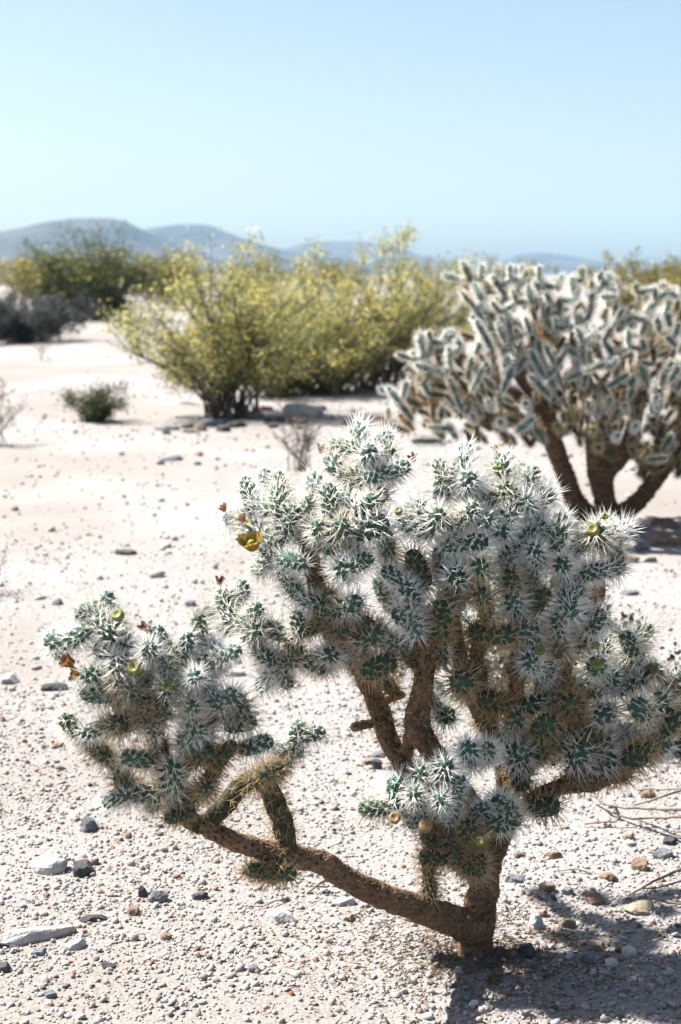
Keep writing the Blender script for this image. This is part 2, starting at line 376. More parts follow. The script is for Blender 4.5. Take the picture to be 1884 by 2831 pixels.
(-0.2003,2.141,0.7049,-0.1799,2.1305,0.7188,0.0127,0),
(0.3832,2.64,0.3917,0.3669,2.6187,0.3936,0.0143,1),
(0.2107,2.4759,0.3565,0.2087,2.4618,0.3794,0.0137,1),
(-0.3414,2.1165,0.6976,-0.339,2.1174,0.6706,0.0132,0),
(-0.339,2.1174,0.6706,-0.334,2.1327,0.6486,0.0134,1),
(0.4057,2.564,0.6205,0.4069,2.5675,0.6481,0.0129,1),
(0.3405,2.5817,0.662,0.3333,2.6064,0.6732,0.0135,0),
(-0.3365,2.125,0.6596,-0.311,2.1138,0.6544,0.0145,1),
(0.339,2.5833,0.65,0.3235,2.5602,0.6444,0.0137,1),
(0.4005,2.6084,0.4179,0.4279,2.6116,0.4105,0.0132,1),
(-0.2302,2.1392,0.6284,-0.2256,2.121,0.6068,0.014,1),
(-0.2729,2.17,0.4946,-0.2983,2.1596,0.4864,0.0148,1),
(0.2819,2.5,0.2997,0.2832,2.4715,0.3037,0.0126,1),
(0.1953,2.476,0.2739,0.1704,2.4611,0.2724,0.0137,1),
(0.4169,2.62,0.7296,0.4382,2.6014,0.7368,0.0145,0),
(-0.0257,2.65,0.5606,-0.0166,2.6288,0.5786,0.0136,1),
(-0.1124,2.196,0.5081,-0.0956,2.22,0.5082,0.0128,1),
(0.0175,2.5721,0.6775,-0.0114,2.5672,0.6805,0.0127,0),
(0.3247,2.5804,0.6908,0.3258,2.5914,0.7183,0.0141,0),
(0.2344,2.4729,0.2931,0.2443,2.4822,0.3196,0.0137,1),
(0.3669,2.6187,0.3936,0.3445,2.604,0.3806,0.0124,1),
(0.0235,2.5969,0.6439,0.029,2.5732,0.6259,0.0124,1),
(0.3771,2.64,0.3789,0.3572,2.6627,0.3833,0.013,1),
(-0.2474,2.14,0.7083,-0.2679,2.1236,0.6919,0.0136,0),
(0.1371,2.575,0.72,0.1585,2.5599,0.7369,0.0133,0),
(-0.0114,2.5672,0.6805,-0.0336,2.5758,0.6598,0.0129,1),
(-0.223,2.143,0.5617,-0.2505,2.1379,0.5765,0.0128,1),
(-0.1053,2.24,0.3492,-0.1088,2.22,0.3245,0.0137,1),
(0.4195,2.63,0.5069,0.403,2.6576,0.5052,0.0143,1),
(0.4206,2.6479,0.5182,0.4115,2.6625,0.5395,0.0132,1),
(0.3727,2.6217,0.2964,0.3654,2.5903,0.2937,0.0134,1),
(0.582,2.5885,0.4091,0.5924,2.618,0.4011,0.014,1),
(0.134,2.5834,0.5877,0.1203,2.6096,0.6015,0.0131,1),
(0.4219,2.553,0.6937,0.4147,2.5771,0.7146,0.0142,0),
(0.3334,2.5967,0.5625,0.3674,2.5993,0.5642,0.0122,1),
(0.2829,2.66,0.4379,0.2723,2.6919,0.4298,0.0129,1),
(-0.3959,2.1614,0.7799,-0.3664,2.1786,0.786,0.0137,0),
(-0.1088,2.22,0.3245,-0.1434,2.22,0.3283,0.0125,1),
(0.0305,2.6351,0.5885,0.0476,2.6048,0.5904,0.0123,1),
(-0.311,2.1138,0.6544,-0.2799,2.1122,0.6387,0.0138,1),
(-0.2799,2.1122,0.6387,-0.2917,2.1122,0.6097,0.0137,1),
(-0.3063,2.1155,0.6276,-0.3209,2.1287,0.6102,0.0139,1),
(-0.3459,2.1164,0.6119,-0.363,2.1377,0.6037,0.0144,1),
(0.3896,2.6213,0.4964,0.3783,2.6377,0.5253,0.013,1),
(-0.0335,2.6467,0.6718,-0.0149,2.6163,0.6806,0.0146,0),
(-0.2889,2.17,0.5569,-0.3066,2.1373,0.5472,0.0145,1),
(0.3657,2.6528,0.4083,0.3317,2.6501,0.427,0.0147,1),
(-0.0178,2.6028,0.5891,-0.0547,2.6022,0.5761,0.013,1),
(-0.223,2.143,0.5617,-0.1872,2.1296,0.5511,0.0123,1),
(0.1458,2.57,0.6763,0.1323,2.5326,0.6706,0.0143,0),
(0.1267,2.5311,0.6918,0.127,2.5267,0.7261,0.0127,0),
(-0.2635,2.1767,0.4677,-0.2248,2.1841,0.4759,0.0123,1),
(-0.2418,2.18,0.6769,-0.2685,2.1598,0.6534,0.0141,1),
(0.3558,2.5995,0.727,0.3397,2.6374,0.7267,0.014,0),
(0.4403,2.6165,0.4413,0.4569,2.6307,0.4764,0.014,1),
(-0.1145,2.67,0.5502,-0.1174,2.6307,0.5638,0.0124,1),
(-0.1259,2.6362,0.5697,-0.137,2.6114,0.5806,0.0141,1),
(-0.1611,2.625,0.6011,-0.1617,2.6088,0.6334,0.0128,1),
(0.1689,2.4685,0.3672,0.1825,2.508,0.3656,0.0135,1),
(0.4385,2.6018,0.668,0.4783,2.587,0.664,0.014,0),
(0.2083,2.64,0.7018,0.2474,2.623,0.6991,0.0131,0),
(0.2411,2.5892,0.7542,0.2164,2.5782,0.7432,0.0131,0),
(0.2153,2.5684,0.7465,0.2061,2.5538,0.7199,0.0144,0),
(0.2411,2.5892,0.7542,0.2655,2.5687,0.7589,0.0139,0),
(0.2061,2.5538,0.7199,0.1853,2.5362,0.6901,0.0144,0),
(0.2431,2.5054,0.2598,0.2641,2.5413,0.2712,0.0123,1),
(0.1557,2.57,0.6245,0.1886,2.5946,0.6391,0.0142,1),
(0.4113,2.6426,0.5861,0.3753,2.6618,0.6021,0.0127,1),
(0.3128,2.5492,0.747,0.3049,2.5679,0.7862,0.013,0),
(0.3211,2.5724,0.8039,0.2971,2.5945,0.8254,0.0139,0),
(0.3114,2.564,0.8712,0.3222,2.5751,0.8943,0.0143,0),
(0.3036,2.5773,0.9114,0.2791,2.5925,0.8868,0.0139,0),
(0.2401,2.5922,0.8794,0.2468,2.5996,0.8551,0.0135,0),
(0.2318,2.5411,0.8711,0.2101,2.5422,0.8503,0.0136,0),
(0.1731,2.5383,0.8606,0.1634,2.5486,0.8338,0.0138,0),
(0.2401,2.5922,0.8794,0.2418,2.6117,0.9076,0.0127,0),
(0.2234,2.5939,0.9374,0.1892,2.5943,0.9304,0.0132,0),
(0.2101,2.5422,0.8503,0.2028,2.5437,0.8146,0.0133,0),
(0.1465,2.5596,0.8699,0.1751,2.5799,0.8598,0.0124,0),
(0.3235,2.5602,0.6444,0.2844,2.5391,0.6451,0.0133,1),
(-0.0406,2.566,0.6993,-0.0737,2.5958,0.7007,0.014,0),
(-0.1012,2.6048,0.7399,-0.1165,2.6115,0.7672,0.0122,0),
(-0.1415,2.626,0.7701,-0.1376,2.6313,0.8013,0.0131,0),
(-0.1747,2.6878,0.8338,-0.1731,2.6867,0.8613,0.0147,0),
(-0.2118,2.7385,0.8293,-0.179,2.7529,0.8325,0.0146,0),
(-0.0336,2.5758,0.6598,-0.074,2.5701,0.6405,0.0125,1),
(-0.3374,2.1635,0.4817,-0.3527,2.1751,0.5229,0.0146,1),
(-0.3784,2.1479,0.5588,-0.3981,2.1705,0.5678,0.0146,1),
(0.2192,2.6567,0.6267,0.1754,2.6487,0.6157,0.0139,1),
(0.1754,2.6487,0.6157,0.1613,2.6405,0.592,0.0127,1),
(0.1613,2.6405,0.592,0.1948,2.622,0.569,0.0134,1),
(0.5262,2.6251,0.7536,0.5162,2.6377,0.7966,0.0125,0),
(-0.2288,2.6855,0.6876,-0.1937,2.7136,0.6779,0.0136,0),
(-0.1376,2.6313,0.8013,-0.0961,2.616,0.818,0.0124,0),
(0.1613,2.4576,0.2503,0.1627,2.4757,0.2065,0.0132,1),
(0.2819,2.5,0.2997,0.3007,2.5409,0.3157,0.0125,1),
(-0.0795,2.6088,0.5813,-0.0957,2.612,0.6262,0.014,1),
(0.4005,2.6084,0.4179,0.3816,2.5849,0.4552,0.0131,1),
(0.4265,2.61,0.6137,0.4732,2.6199,0.6186,0.0144,1),
(0.2497,2.6683,0.5108,0.2494,2.6199,0.5114,0.0144,1),
(0.2562,2.6005,0.5285,0.2308,2.5948,0.5372,0.0126,1),
(0.2647,2.5763,0.5498,0.2519,2.5968,0.5848,0.0141,1),
(0.3273,2.5742,0.8107,0.3663,2.5876,0.8368,0.0141,0),
(0.3607,2.6044,0.8658,0.3772,2.6248,0.8817,0.0129,0),
(0.3663,2.5876,0.8368,0.3997,2.5713,0.8229,0.0144,0),
(0.3804,2.6285,0.8839,0.3505,2.6334,0.9146,0.0123,0)]
BACK_JOINTS=[
(0.6956,6.9763,1.1641,0.6465,6.9953,1.2519,0.0134,0),
(0.6602,7.1413,1.2409,0.6034,7.1471,1.3605,0.013,0),
(0.6195,7.2018,1.2656,0.5132,7.2453,1.2957,0.0114,0),
(0.6958,7.0984,1.276,0.6974,7.1256,1.3454,0.0122,0),
(0.7578,7.0209,1.2762,0.7689,7.0618,1.345,0.0116,0),
(0.8252,7.0033,1.2763,0.8219,6.9867,1.3445,0.0101,0),
(0.8832,7.0694,1.2662,0.9251,7.0334,1.3301,0.01,0),
(0.8063,7.0412,1.1974,0.7378,7.022,1.2909,0.0126,0),
(0.9153,6.9152,1.1604,0.9014,6.8991,1.2477,0.0138,0),
(0.9831,6.9716,1.1984,0.9359,6.9552,1.2667,0.0134,0),
(1.0429,6.9945,1.2372,1.0847,7.0312,1.2958,0.0118,0),
(1.1287,6.903,1.1752,1.1105,6.943,1.291,0.0119,0),
(1.1643,6.9555,1.2667,1.1645,6.9674,1.3298,0.0129,0),
(1.2636,6.957,1.2473,1.2443,6.9145,1.3055,0.0141,0),
(1.3015,6.9245,1.2572,1.2918,6.9329,1.3055,0.0114,0),
(1.312,6.8665,1.1951,1.2391,6.8399,1.1936,0.0117,0),
(1.417,6.8825,1.2093,1.4024,6.842,1.2529,0.0122,0),
(1.5149,6.9132,1.1701,1.4988,6.8687,1.2384,0.0113,0),
(1.5796,6.9341,1.2184,1.54,6.9698,1.254,0.0139,0),
(1.6325,7.0003,1.1882,1.6279,7.0399,1.2368,0.012,0),
(0.6568,6.9573,1.1302,0.5835,6.9704,1.2179,0.011,0),
(0.7034,6.9856,1.0508,0.6336,6.9575,1.0979,0.0124,0),
(0.7312,6.9013,0.9415,0.6465,6.8612,1.0843,0.0131,0),
(0.7918,6.8776,0.9769,0.7559,6.8973,1.0734,0.0123,0),
(0.986,6.9173,1.0874,1.0004,6.8784,1.1515,0.0109,0),
(0.9169,6.8884,1.0154,0.8785,6.8477,1.0992,0.0117,0),
(0.8719,6.8943,0.9956,0.8343,6.8583,1.0408,0.0117,0),
(1.0402,6.874,1.016,1.024,6.8446,1.0993,0.0113,0),
(1.078,6.8577,1.0457,1.0916,6.893,1.1124,0.0122,0),
(1.1802,6.8995,1.0636,1.1997,6.8973,1.122,0.0105,0),
(1.267,6.8775,0.9818,1.3076,6.8712,1.0549,0.0106,0),
(1.3058,6.8615,1.0552,1.3506,6.8553,1.1375,0.01,0),
(1.1494,6.8069,0.9802,1.1181,6.7698,1.049,0.0117,0),
(1.2064,6.8169,1.0135,1.2128,6.8615,1.0649,0.0102,0),
(1.3726,6.8042,0.961,1.3586,6.7569,1.0399,0.0116,0),
(1.4528,6.813,0.9413,1.4336,6.7951,0.9933,0.0108,0),
(1.5237,6.8403,1.027,1.5169,6.8738,1.0936,0.0138,0),
(1.5813,6.884,1.0544,1.569,6.8915,1.1124,0.0111,0),
(1.6236,6.9104,0.9557,1.5647,6.8627,1.0038,0.0121,0),
(0.4087,7.0197,0.9005,0.3876,7.0206,1.0198,0.0139,0),
(0.4456,7.029,0.9698,0.4307,6.9906,1.026,0.0105,0),
(0.5315,6.9528,0.8548,0.5246,6.9044,0.956,0.0116,0),
(0.5031,7.0198,0.9702,0.5341,7.0163,1.0299,0.0141,0),
(0.3569,7.0429,0.8821,0.2756,7.027,0.917,0.0104,0),
(0.4466,6.9743,0.8385,0.3662,6.9663,0.8639,0.013,0),
(0.5055,6.9593,0.8246,0.4479,6.9963,0.8421,0.012,0),
(0.6163,6.8912,0.7998,0.6308,6.8518,0.9071,0.0131,0),
(0.6531,6.8834,0.918,0.6715,6.8798,0.9768,0.0128,0),
(0.7132,6.8775,0.8204,0.699,6.8459,0.8841,0.0128,0),
(0.782,6.8152,0.8636,0.8073,6.8561,0.9098,0.0141,0),
(0.8533,6.9003,0.8385,0.894,6.8984,0.9074,0.0115,0),
(0.5946,6.9224,0.6387,0.5608,6.9489,0.721,0.011,0),
(0.5599,6.9379,0.7219,0.5259,6.9219,0.8025,0.0116,0),
(0.6303,6.8409,0.7447,0.6913,6.8634,0.8654,0.0114,0),
(0.7813,6.8583,0.7433,0.8286,6.8616,0.8577,0.0136,0),
(0.9825,6.8453,0.8031,0.9122,6.8694,0.9383,0.0139,0),
(1.0173,6.854,0.7142,0.9051,6.8188,0.8216,0.0136,0),
(1.0292,6.8565,0.7631,1.0091,6.8253,0.7977,0.0112,0),
(1.0354,6.8488,0.8615,0.9847,6.8874,0.9618,0.0103,0),
(1.0894,6.8397,0.8035,1.1827,6.8769,0.8401,0.0119,0),
(1.1649,6.7732,0.847,1.2466,6.7481,0.8775,0.011,0),
(1.2655,6.8504,0.8711,1.342,6.8762,0.9282,0.0111,0),
(1.1607,6.8434,0.9008,1.0814,6.8752,0.9477,0.0111,0),
(1.1704,6.8492,0.7636,1.1805,6.8606,0.8216,0.0103,0),
(1.2718,6.7882,0.7684,1.3705,6.7721,0.8326,0.0108,0),
(1.3946,6.821,0.7854,1.3966,6.8137,0.8249,0.0139,0),
(1.4701,6.806,0.767,1.4339,6.8129,0.8686,0.0138,0),
(1.5514,6.7693,0.8473,1.5665,6.7506,0.8966,0.0138,0),
(1.5275,6.84,0.6564,1.5112,6.8739,0.7125,0.0103,0),
(0.3593,7.0808,0.5827,0.2966,7.0568,0.6664,0.0113,0),
(0.2968,7.0594,0.6662,0.2336,7.0621,0.747,0.0135,0),
(0.2436,7.1446,0.7098,0.1928,7.164,0.7339,0.011,0),
(0.31,7.0882,0.6941,0.3291,7.0759,0.7763,0.0135,0),
(0.4577,6.9969,0.5912,0.4527,6.9642,0.6747,0.0117,1),
(0.4967,6.9816,0.6028,0.4972,6.9963,0.6517,0.011,0),
(0.2401,7.112,0.6001,0.2366,7.1361,0.6388,0.0104,0),
(0.5553,6.9512,0.5457,0.4298,6.9792,0.5578,0.0109,0),
(0.3386,7.0221,0.5278,0.2216,7.0687,0.5687,0.0134,1),
(0.5038,7.0187,0.4804,0.3532,7.0433,0.4796,0.0134,0),
(0.7901,6.9253,0.5685,0.7663,6.8053,0.6008,0.014,0),
(0.8356,6.8669,0.6835,0.7834,6.8901,0.718,0.0102,0),
(0.9212,6.7952,0.6166,0.845,6.8003,0.5522,0.0133,0),
(1.2215,6.825,0.5495,1.19,6.705,0.5772,0.0138,1),
(1.2527,6.8474,0.4627,1.2256,6.7274,0.4871,0.013,1),
(1.5879,6.8588,0.4194,1.4906,6.8653,0.4086,0.0108,0),
(1.1478,6.864,0.6047,1.1069,6.744,0.6703,0.0118,1),
(1.0738,6.8868,0.5477,1.0348,6.7668,0.5901,0.0129,1),
(1.2844,6.8644,0.659,1.2798,6.7444,0.7187,0.0122,0),
(1.3876,6.8843,0.6374,1.3524,6.7643,0.6878,0.0113,0),
(1.4128,6.8478,0.5519,1.4064,6.7278,0.5942,0.0111,0),
(1.3342,6.8938,0.507,1.3299,6.7738,0.5404,0.0108,0),
(0.7388,6.9233,0.6436,0.7056,6.8033,0.7038,0.0116,0),
(0.6683,7.0085,0.5749,0.6364,6.8885,0.627,0.0125,0),
(0.9164,6.9129,0.6446,0.8801,6.7929,0.695,0.014,0),
(1.216,6.8665,0.649,1.1743,6.7465,0.6991,0.0131,0),
(0.96,6.9773,1.291,0.9599,6.9703,1.3396,0.0103,0),
(1.0086,6.8832,1.1659,0.975,6.8613,1.2144,0.0125,0),
(1.2154,6.9494,1.1646,1.2066,6.9068,1.2138,0.014,0),
(0.8479,6.9271,1.165,0.8246,6.9057,1.2235,0.0102,0),
(0.7693,6.9184,1.1166,0.7238,6.8685,1.1662,0.0115,0),
(1.3641,6.8874,1.0689,1.4029,6.8906,1.0979,0.011,0),
(1.4806,6.9301,1.0772,1.4822,6.9687,1.1251,0.0126,0),
(1.2915,6.7806,0.8707,1.3073,6.7689,0.9099,0.0103,0),
(0.4351,7.01,0.7159,0.4051,7.0234,0.7751,0.0129,0),
(0.5786,6.9593,0.9385,0.5676,6.9565,0.9978,0.0121,0),
(0.8546,7.0593,0.9744,0.8187,7.0606,1.0883,0.0103,0),
(1.1402,7.7777,0.7289,1.1241,7.8197,0.8389,0.0105,0),
(1.7331,7.7663,0.8577,1.7379,7.7691,0.9541,0.0134,0),
(0.4846,7.4555,0.761,0.4482,7.448,0.8293,0.0129,0),
(1.3254,7.7748,0.4976,1.292,7.8012,0.5774,0.0121,0),
(1.2408,7.1484,0.958,1.229,7.1363,1.0364,0.0133,0),
(1.4633,7.7274,0.8333,1.4867,7.7312,0.9223,0.0112,0),
(1.778,7.7067,1.0086,1.81,7.7075,1.0823,0.0133,0),
(0.715,6.9319,0.6581,0.6579,6.8984,0.7326,0.0104,0),
(1.2035,7.1702,0.7486,1.1634,7.1469,0.8325,0.0125,0),
(1.2884,7.6866,1.0395,1.2859,7.6804,1.1237,0.0125,0),
(0.801,7.6763,0.4881,0.7309,7.7052,0.5748,0.0103,1),
(1.2325,7.5982,1.0152,1.2452,7.5901,1.1202,0.0134,0),
(1.2587,6.9817,0.6014,1.2515,6.924,0.6609,0.0141,0),
(0.7631,7.1468,0.7388,0.7125,7.0972,0.8061,0.0108,0),
(0.948,7.435,1.235,0.9345,7.4485,1.3475,0.0126,0),
(1.0986,7.1188,0.7812,1.0491,7.108,0.8892,0.011,0),
(0.8134,7.5142,1.1442,0.779,7.5129,1.2082,0.0126,0),
(1.653,7.008,0.7299,1.6905,6.9903,0.8002,0.0111,0),
(1.4252,7.7089,1.0331,1.4212,7.7254,1.1138,0.0109,0),
(0.5358,7.2067,0.8218,0.5001,7.2194,0.8973,0.0104,0),
(1.3599,7.5538,0.8656,1.3588,7.5814,0.9431,0.0135,0),
(1.7324,7.2033,0.3682,1.7685,7.1586,0.4346,0.0104,0),
(1.4343,7.0943,1.0244,1.444,7.0928,1.1132,0.0135,0),
(1.5303,7.223,0.6532,1.5486,7.2316,0.7703,0.0134,0),
(1.6593,7.7453,0.3463,1.697,7.7978,0.382,0.0131,1),
(0.4426,7.0698,0.92,0.417,7.0759,1.0115,0.0115,0),
(0.7163,7.0038,0.8557,0.6763,7.0022,0.9203,0.0113,0),
(0.5693,7.5445,0.6862,0.5394,7.5367,0.7519,0.0113,0),
(1.2506,6.951,0.6359,1.2292,6.8994,0.725,0.0116,0),
(1.1589,6.9295,0.8395,1.1491,6.8939,0.9036,0.0133,0),
(1.0196,7.4641,1.0355,0.9988,7.4564,1.1223,0.0129,0),
(0.4032,7.1674,0.8221,0.3598,7.1611,0.9211,0.0124,0),
(0.3898,7.5048,0.6125,0.3209,7.5452,0.6888,0.0122,0),
(0.9871,6.9923,0.8664,0.9639,6.9783,0.9828,0.0119,0),
(0.7595,7.4911,1.207,0.7434,7.5159,1.2793,0.0105,0),
(1.2931,7.1923,0.6739,1.287,7.1907,0.7517,0.0105,0),
(0.3768,7.515,0.5624,0.3075,7.5277,0.6149,0.0128,0),
(0.8654,7.1177,1.2363,0.8613,7.114,1.3388,0.0114,0),
(1.1742,7.1996,0.8689,1.177,7.1871,0.9505,0.0111,0),
(0.4078,7.5699,0.799,0.3555,7.6006,0.8858,0.0125,0),
(1.0955,7.5069,1.1248,1.0951,7.5242,1.2121,0.0108,0),
(0.6266,7.2607,0.859,0.5624,7.2519,0.9461,0.0136,0),
(1.0772,7.1875,0.7864,1.0663,7.1718,0.8797,0.0134,0),
(1.06,6.9683,1.1095,1.0608,6.9535,1.1843,0.0133,0),
(0.7418,7.6959,0.4879,0.6703,7.7204,0.5551,0.0124,0),
(1.1656,7.5245,1.0972,1.1493,7.5156,1.1681,0.0132,0),
(1.3429,7.7975,0.8118,1.3269,7.8236,0.8804,0.0137,0),
(1.6512,7.6379,0.9795,1.666,7.6586,1.045,0.013,0),
(0.5171,7.0457,0.4897,0.4595,7.0124,0.5479,0.0116,1),
(0.8467,7.592,0.4667,0.8184,7.6245,0.5312,0.0139,0),
(1.4124,7.6194,0.5318,1.4159,7.6917,0.6263,0.0113,1),
(0.3117,7.18,0.6664,0.2589,7.1697,0.7161,0.012,0),
(1.5122,6.9058,0.6299,1.523,6.8498,0.7249,0.0135,0),
(0.3513,7.1145,0.5567,0.306,7.1154,0.6222,0.0141,1),
(0.5831,7.0113,0.4828,0.5253,6.9865,0.5709,0.0132,0),
(1.1006,6.8763,0.6523,1.0679,6.8335,0.7102,0.0102,0),
(0.9016,7.2956,1.1956,0.897,7.2714,1.2646,0.0126,0),
(1.0294,7.1333,0.4574,0.9737,7.0929,0.5522,0.0133,0),
(0.5852,7.0428,0.6471,0.5202,7.0324,0.7144,0.012,0),
(1.3801,7.4621,1.1594,1.39,7.4734,1.2451,0.0105,0),
(0.5568,7.2195,0.7216,0.525,7.1897,0.7799,0.0107,0),
(1.4023,7.783,0.9099,1.4045,7.7958,0.9834,0.014,0),
(1.5211,7.2324,0.7015,1.5499,7.2246,0.7877,0.0132,0),
(1.3614,7.7683,0.6603,1.3551,7.7775,0.7322,0.0111,0),
(1.7319,7.1039,0.3766,1.762,7.0797,0.4828,0.0131,1),
(0.7156,7.1237,1.0966,0.6822,7.0914,1.2003,0.0127,0),
(1.6176,7.1503,1.099,1.6427,7.1227,1.1895,0.0136,0),
(0.9404,7.4626,1.1766,0.9239,7.4641,1.2552,0.0104,0),
(1.7868,7.217,0.528,1.8406,7.1952,0.6121,0.0116,0),
(1.665,7.4552,0.9501,1.6637,7.4777,1.0442,0.01,0),
(0.9253,7.6768,1.1032,0.8992,7.7017,1.1749,0.012,0),
(1.008,7.1131,0.5156,0.9441,7.1081,0.5958,0.0132,1),
(1.0503,7.2551,1.1556,1.0248,7.2479,1.2264,0.0133,0),
(1.8044,7.0453,0.7992,1.8336,7.0389,0.8806,0.0108,0),
(1.4102,7.6103,0.3118,1.3944,7.6548,0.4015,0.0103,1),
(1.6573,7.6136,0.528,1.6724,7.6484,0.591,0.0134,1),
(1.8831,7.3899,1.0212,1.9165,7.3776,1.0965,0.0127,0),
(0.743,7.1456,1.0288,0.7193,7.1352,1.0955,0.0128,0),
(0.802,7.208,1.073,0.7842,7.2163,1.1872,0.0129,0),
(1.741,7.4993,0.877,1.7769,7.4929,0.9655,0.0119,0),
(1.2832,7.7688,0.8423,1.2646,7.7854,0.9321,0.0126,0),
(1.6136,7.8367,0.6003,1.6171,7.8908,0.6638,0.0116,0),
(0.7134,7.2202,0.5486,0.6517,7.2242,0.6243,0.0101,1),
(0.8384,7.4265,1.1953,0.8076,7.4387,1.2684,0.0135,0),
(1.8143,7.2416,0.8607,1.8242,7.2387,0.9635,0.0128,0),
(0.9005,7.5318,0.8783,0.8867,7.5246,0.9781,0.012,0),
(0.9364,7.2252,1.2043,0.8994,7.1933,1.2908,0.0114,0),
(1.7783,7.6866,0.7125,1.8054,7.7196,0.7813,0.0114,0),
(1.3134,7.0663,1.1392,1.3093,7.0364,1.2497,0.0106,0),
(1.0991,7.4803,0.4735,1.0276,7.4975,0.5616,0.0111,0),
(0.8103,7.0679,0.9853,0.7847,7.0409,1.0982,0.011,0),
(1.2846,7.5781,0.3916,1.2826,7.6329,0.451,0.0116,1),
(1.905,7.478,1.0559,1.9115,7.4665,1.133,0.0104,0),
(1.8489,7.6193,0.5909,1.8843,7.6622,0.6962,0.0131,1),
(1.3067,7.6939,0.4291,1.2889,7.7201,0.508,0.0106,0),
(1.4776,7.2462,0.4344,1.4899,7.2048,0.5063,0.0139,1),
(0.8249,7.1193,1.0903,0.7917,7.0839,1.1574,0.0113,0),
(1.7218,7.0668,0.6542,1.7447,7.0475,0.7236,0.0132,0),
(1.3622,7.7135,0.9117,1.3742,7.7488,1.0012,0.0111,0),
(0.7376,7.5206,0.8434,0.6945,7.5301,0.9095,0.0132,0),
(0.7655,7.5949,1.1051,0.7259,7.5954,1.1958,0.0115,0),
(1.5992,6.9105,0.788,1.6275,6.8643,0.8592,0.0139,0),
(1.6348,7.7062,1.0747,1.6387,7.7188,1.1782,0.0107,0),
(1.6483,7.1314,0.9534,1.687,7.1378,1.0569,0.014,0),
(1.7564,7.0555,1.1081,1.7692,7.0202,1.205,0.0109,0),
(0.8457,7.5396,1.1101,0.822,7.537,1.216,0.0118,0),
(1.1318,7.067,0.7427,1.1121,7.0444,0.8252,0.013,0),
(1.8134,7.2599,0.9965,1.8452,7.2621,1.0681,0.0134,0),
(0.3492,7.4823,0.5682,0.2768,7.4566,0.6442,0.0111,0),
(1.7613,7.2703,0.9728,1.8013,7.232,1.0607,0.0117,0),
(1.4232,7.0069,0.6957,1.441,6.9533,0.7922,0.0129,0),
(0.8517,7.2046,0.6357,0.8061,7.1754,0.6848,0.0116,0),
(0.9494,7.0615,0.7917,0.9387,7.0167,0.8993,0.0109,0),
(1.7772,7.5332,0.9398,1.7896,7.5434,1.0114,0.0138,0),
(1.7549,7.3478,0.7781,1.7737,7.3664,0.8707,0.013,0),
(1.4469,7.5544,0.2986,1.4911,7.6072,0.3439,0.0114,0),
(1.7095,7.4546,1.1303,1.7404,7.4745,1.2134,0.0123,0),
(1.1447,7.2181,1.0604,1.1314,7.2054,1.1339,0.0136,0),
(1.7266,7.2034,0.4772,1.7475,7.1851,0.5605,0.0133,0),
(1.4673,7.1242,0.5993,1.4975,7.0961,0.6913,0.0128,1),
(1.6141,7.1664,0.3846,1.6767,7.0992,0.4605,0.0114,0),
(1.215,7.7187,0.6648,1.1946,7.7272,0.7556,0.0134,0),
(1.3395,6.9386,1.0282,1.3603,6.8887,1.0981,0.0106,0),
(0.7801,7.2849,1.1866,0.7569,7.2906,1.2864,0.0125,0),
(1.6709,7.6269,0.4883,1.7053,7.6514,0.6005,0.0121,0),
(1.707,7.6657,0.4807,1.7458,7.6783,0.5491,0.0114,1),
(1.6145,7.174,0.7507,1.6399,7.167,0.8225,0.0138,0),
(1.7402,7.6756,1.025,1.7501,7.6977,1.1213,0.011,0),
(1.1208,7.539,0.5919,1.0961,7.5482,0.6944,0.0125,1),
(1.3195,6.9073,0.5869,1.3402,6.8406,0.6555,0.0125,0),
(1.7542,7.2352,0.8837,1.768,7.2343,0.9707,0.0113,0),
(0.7288,7.5042,1.0446,0.6978,7.5215,1.1164,0.0107,0),
(1.3367,7.763,0.5817,1.327,7.7917,0.6564,0.0121,1),
(1.1265,7.6948,0.7651,1.0947,7.7283,0.8572,0.0123,0),
(1.3335,7.4353,1.1783,1.3269,7.4551,1.2855,0.0115,0),
(1.4562,6.9422,1.0099,1.4751,6.9383,1.0783,0.0101,0),
(1.3052,7.6816,0.4391,1.296,7.7361,0.5388,0.0124,1),
(1.8622,7.4683,0.4998,1.9208,7.4635,0.5876,0.0113,0),
(0.6924,7.7159,0.6322,0.6329,7.7341,0.6986,0.0122,0),
(0.9342,7.6512,0.386,0.8804,7.6667,0.4615,0.0118,0),
(1.3227,7.8189,0.7096,1.311,7.87,0.8124,0.0101,0),
(1.8979,7.6131,0.4055,1.9527,7.642,0.4793,0.0124,1),
(1.3517,7.7703,0.629,1.3439,7.7907,0.6983,0.0118,0),
(1.1096,7.5541,1.1187,1.0775,7.5788,1.2235,0.0138,0),
(1.5701,7.2667,0.3233,1.6,7.2118,0.4238,0.0116,1),
(1.1158,7.6747,0.9861,1.0734,7.6938,1.0856,0.0132,0),
(1.027,7.7186,0.8036,1.0113,7.7193,0.8728,0.0112,0),
(0.9897,7.7241,0.9748,0.9578,7.7323,1.0454,0.0139,0),
(0.8733,7.1452,1.2014,0.8424,7.1288,1.2737,0.0111,0),
(1.0312,7.734,0.7058,1.0035,7.7437,0.7886,0.0113,0),
(1.7434,7.2967,0.9453,1.7487,7.2609,1.0461,0.0116,0),
(1.7642,7.462,0.6348,1.8436,7.4457,0.7211,0.0138,0),
(1.7698,7.5833,0.6409,1.8281,7.5758,0.7171,0.0102,0),
(1.4077,7.6943,0.6308,1.4124,7.7447,0.7228,0.0106,0),
(0.2938,7.1546,0.6608,0.2504,7.1333,0.7308,0.0108,0),
(0.7757,7.2539,1.0934,0.759,7.2513,1.1701,0.0118,0),
(1.7105,7.2286,0.9138,1.7513,7.2352,0.9783,0.0136,0),
(0.586,7.0145,0.9517,0.5374,7.0124,1.0309,0.0107,0),
(1.3138,7.1691,0.4537,1.29,7.1332,0.54,0.0117,0),
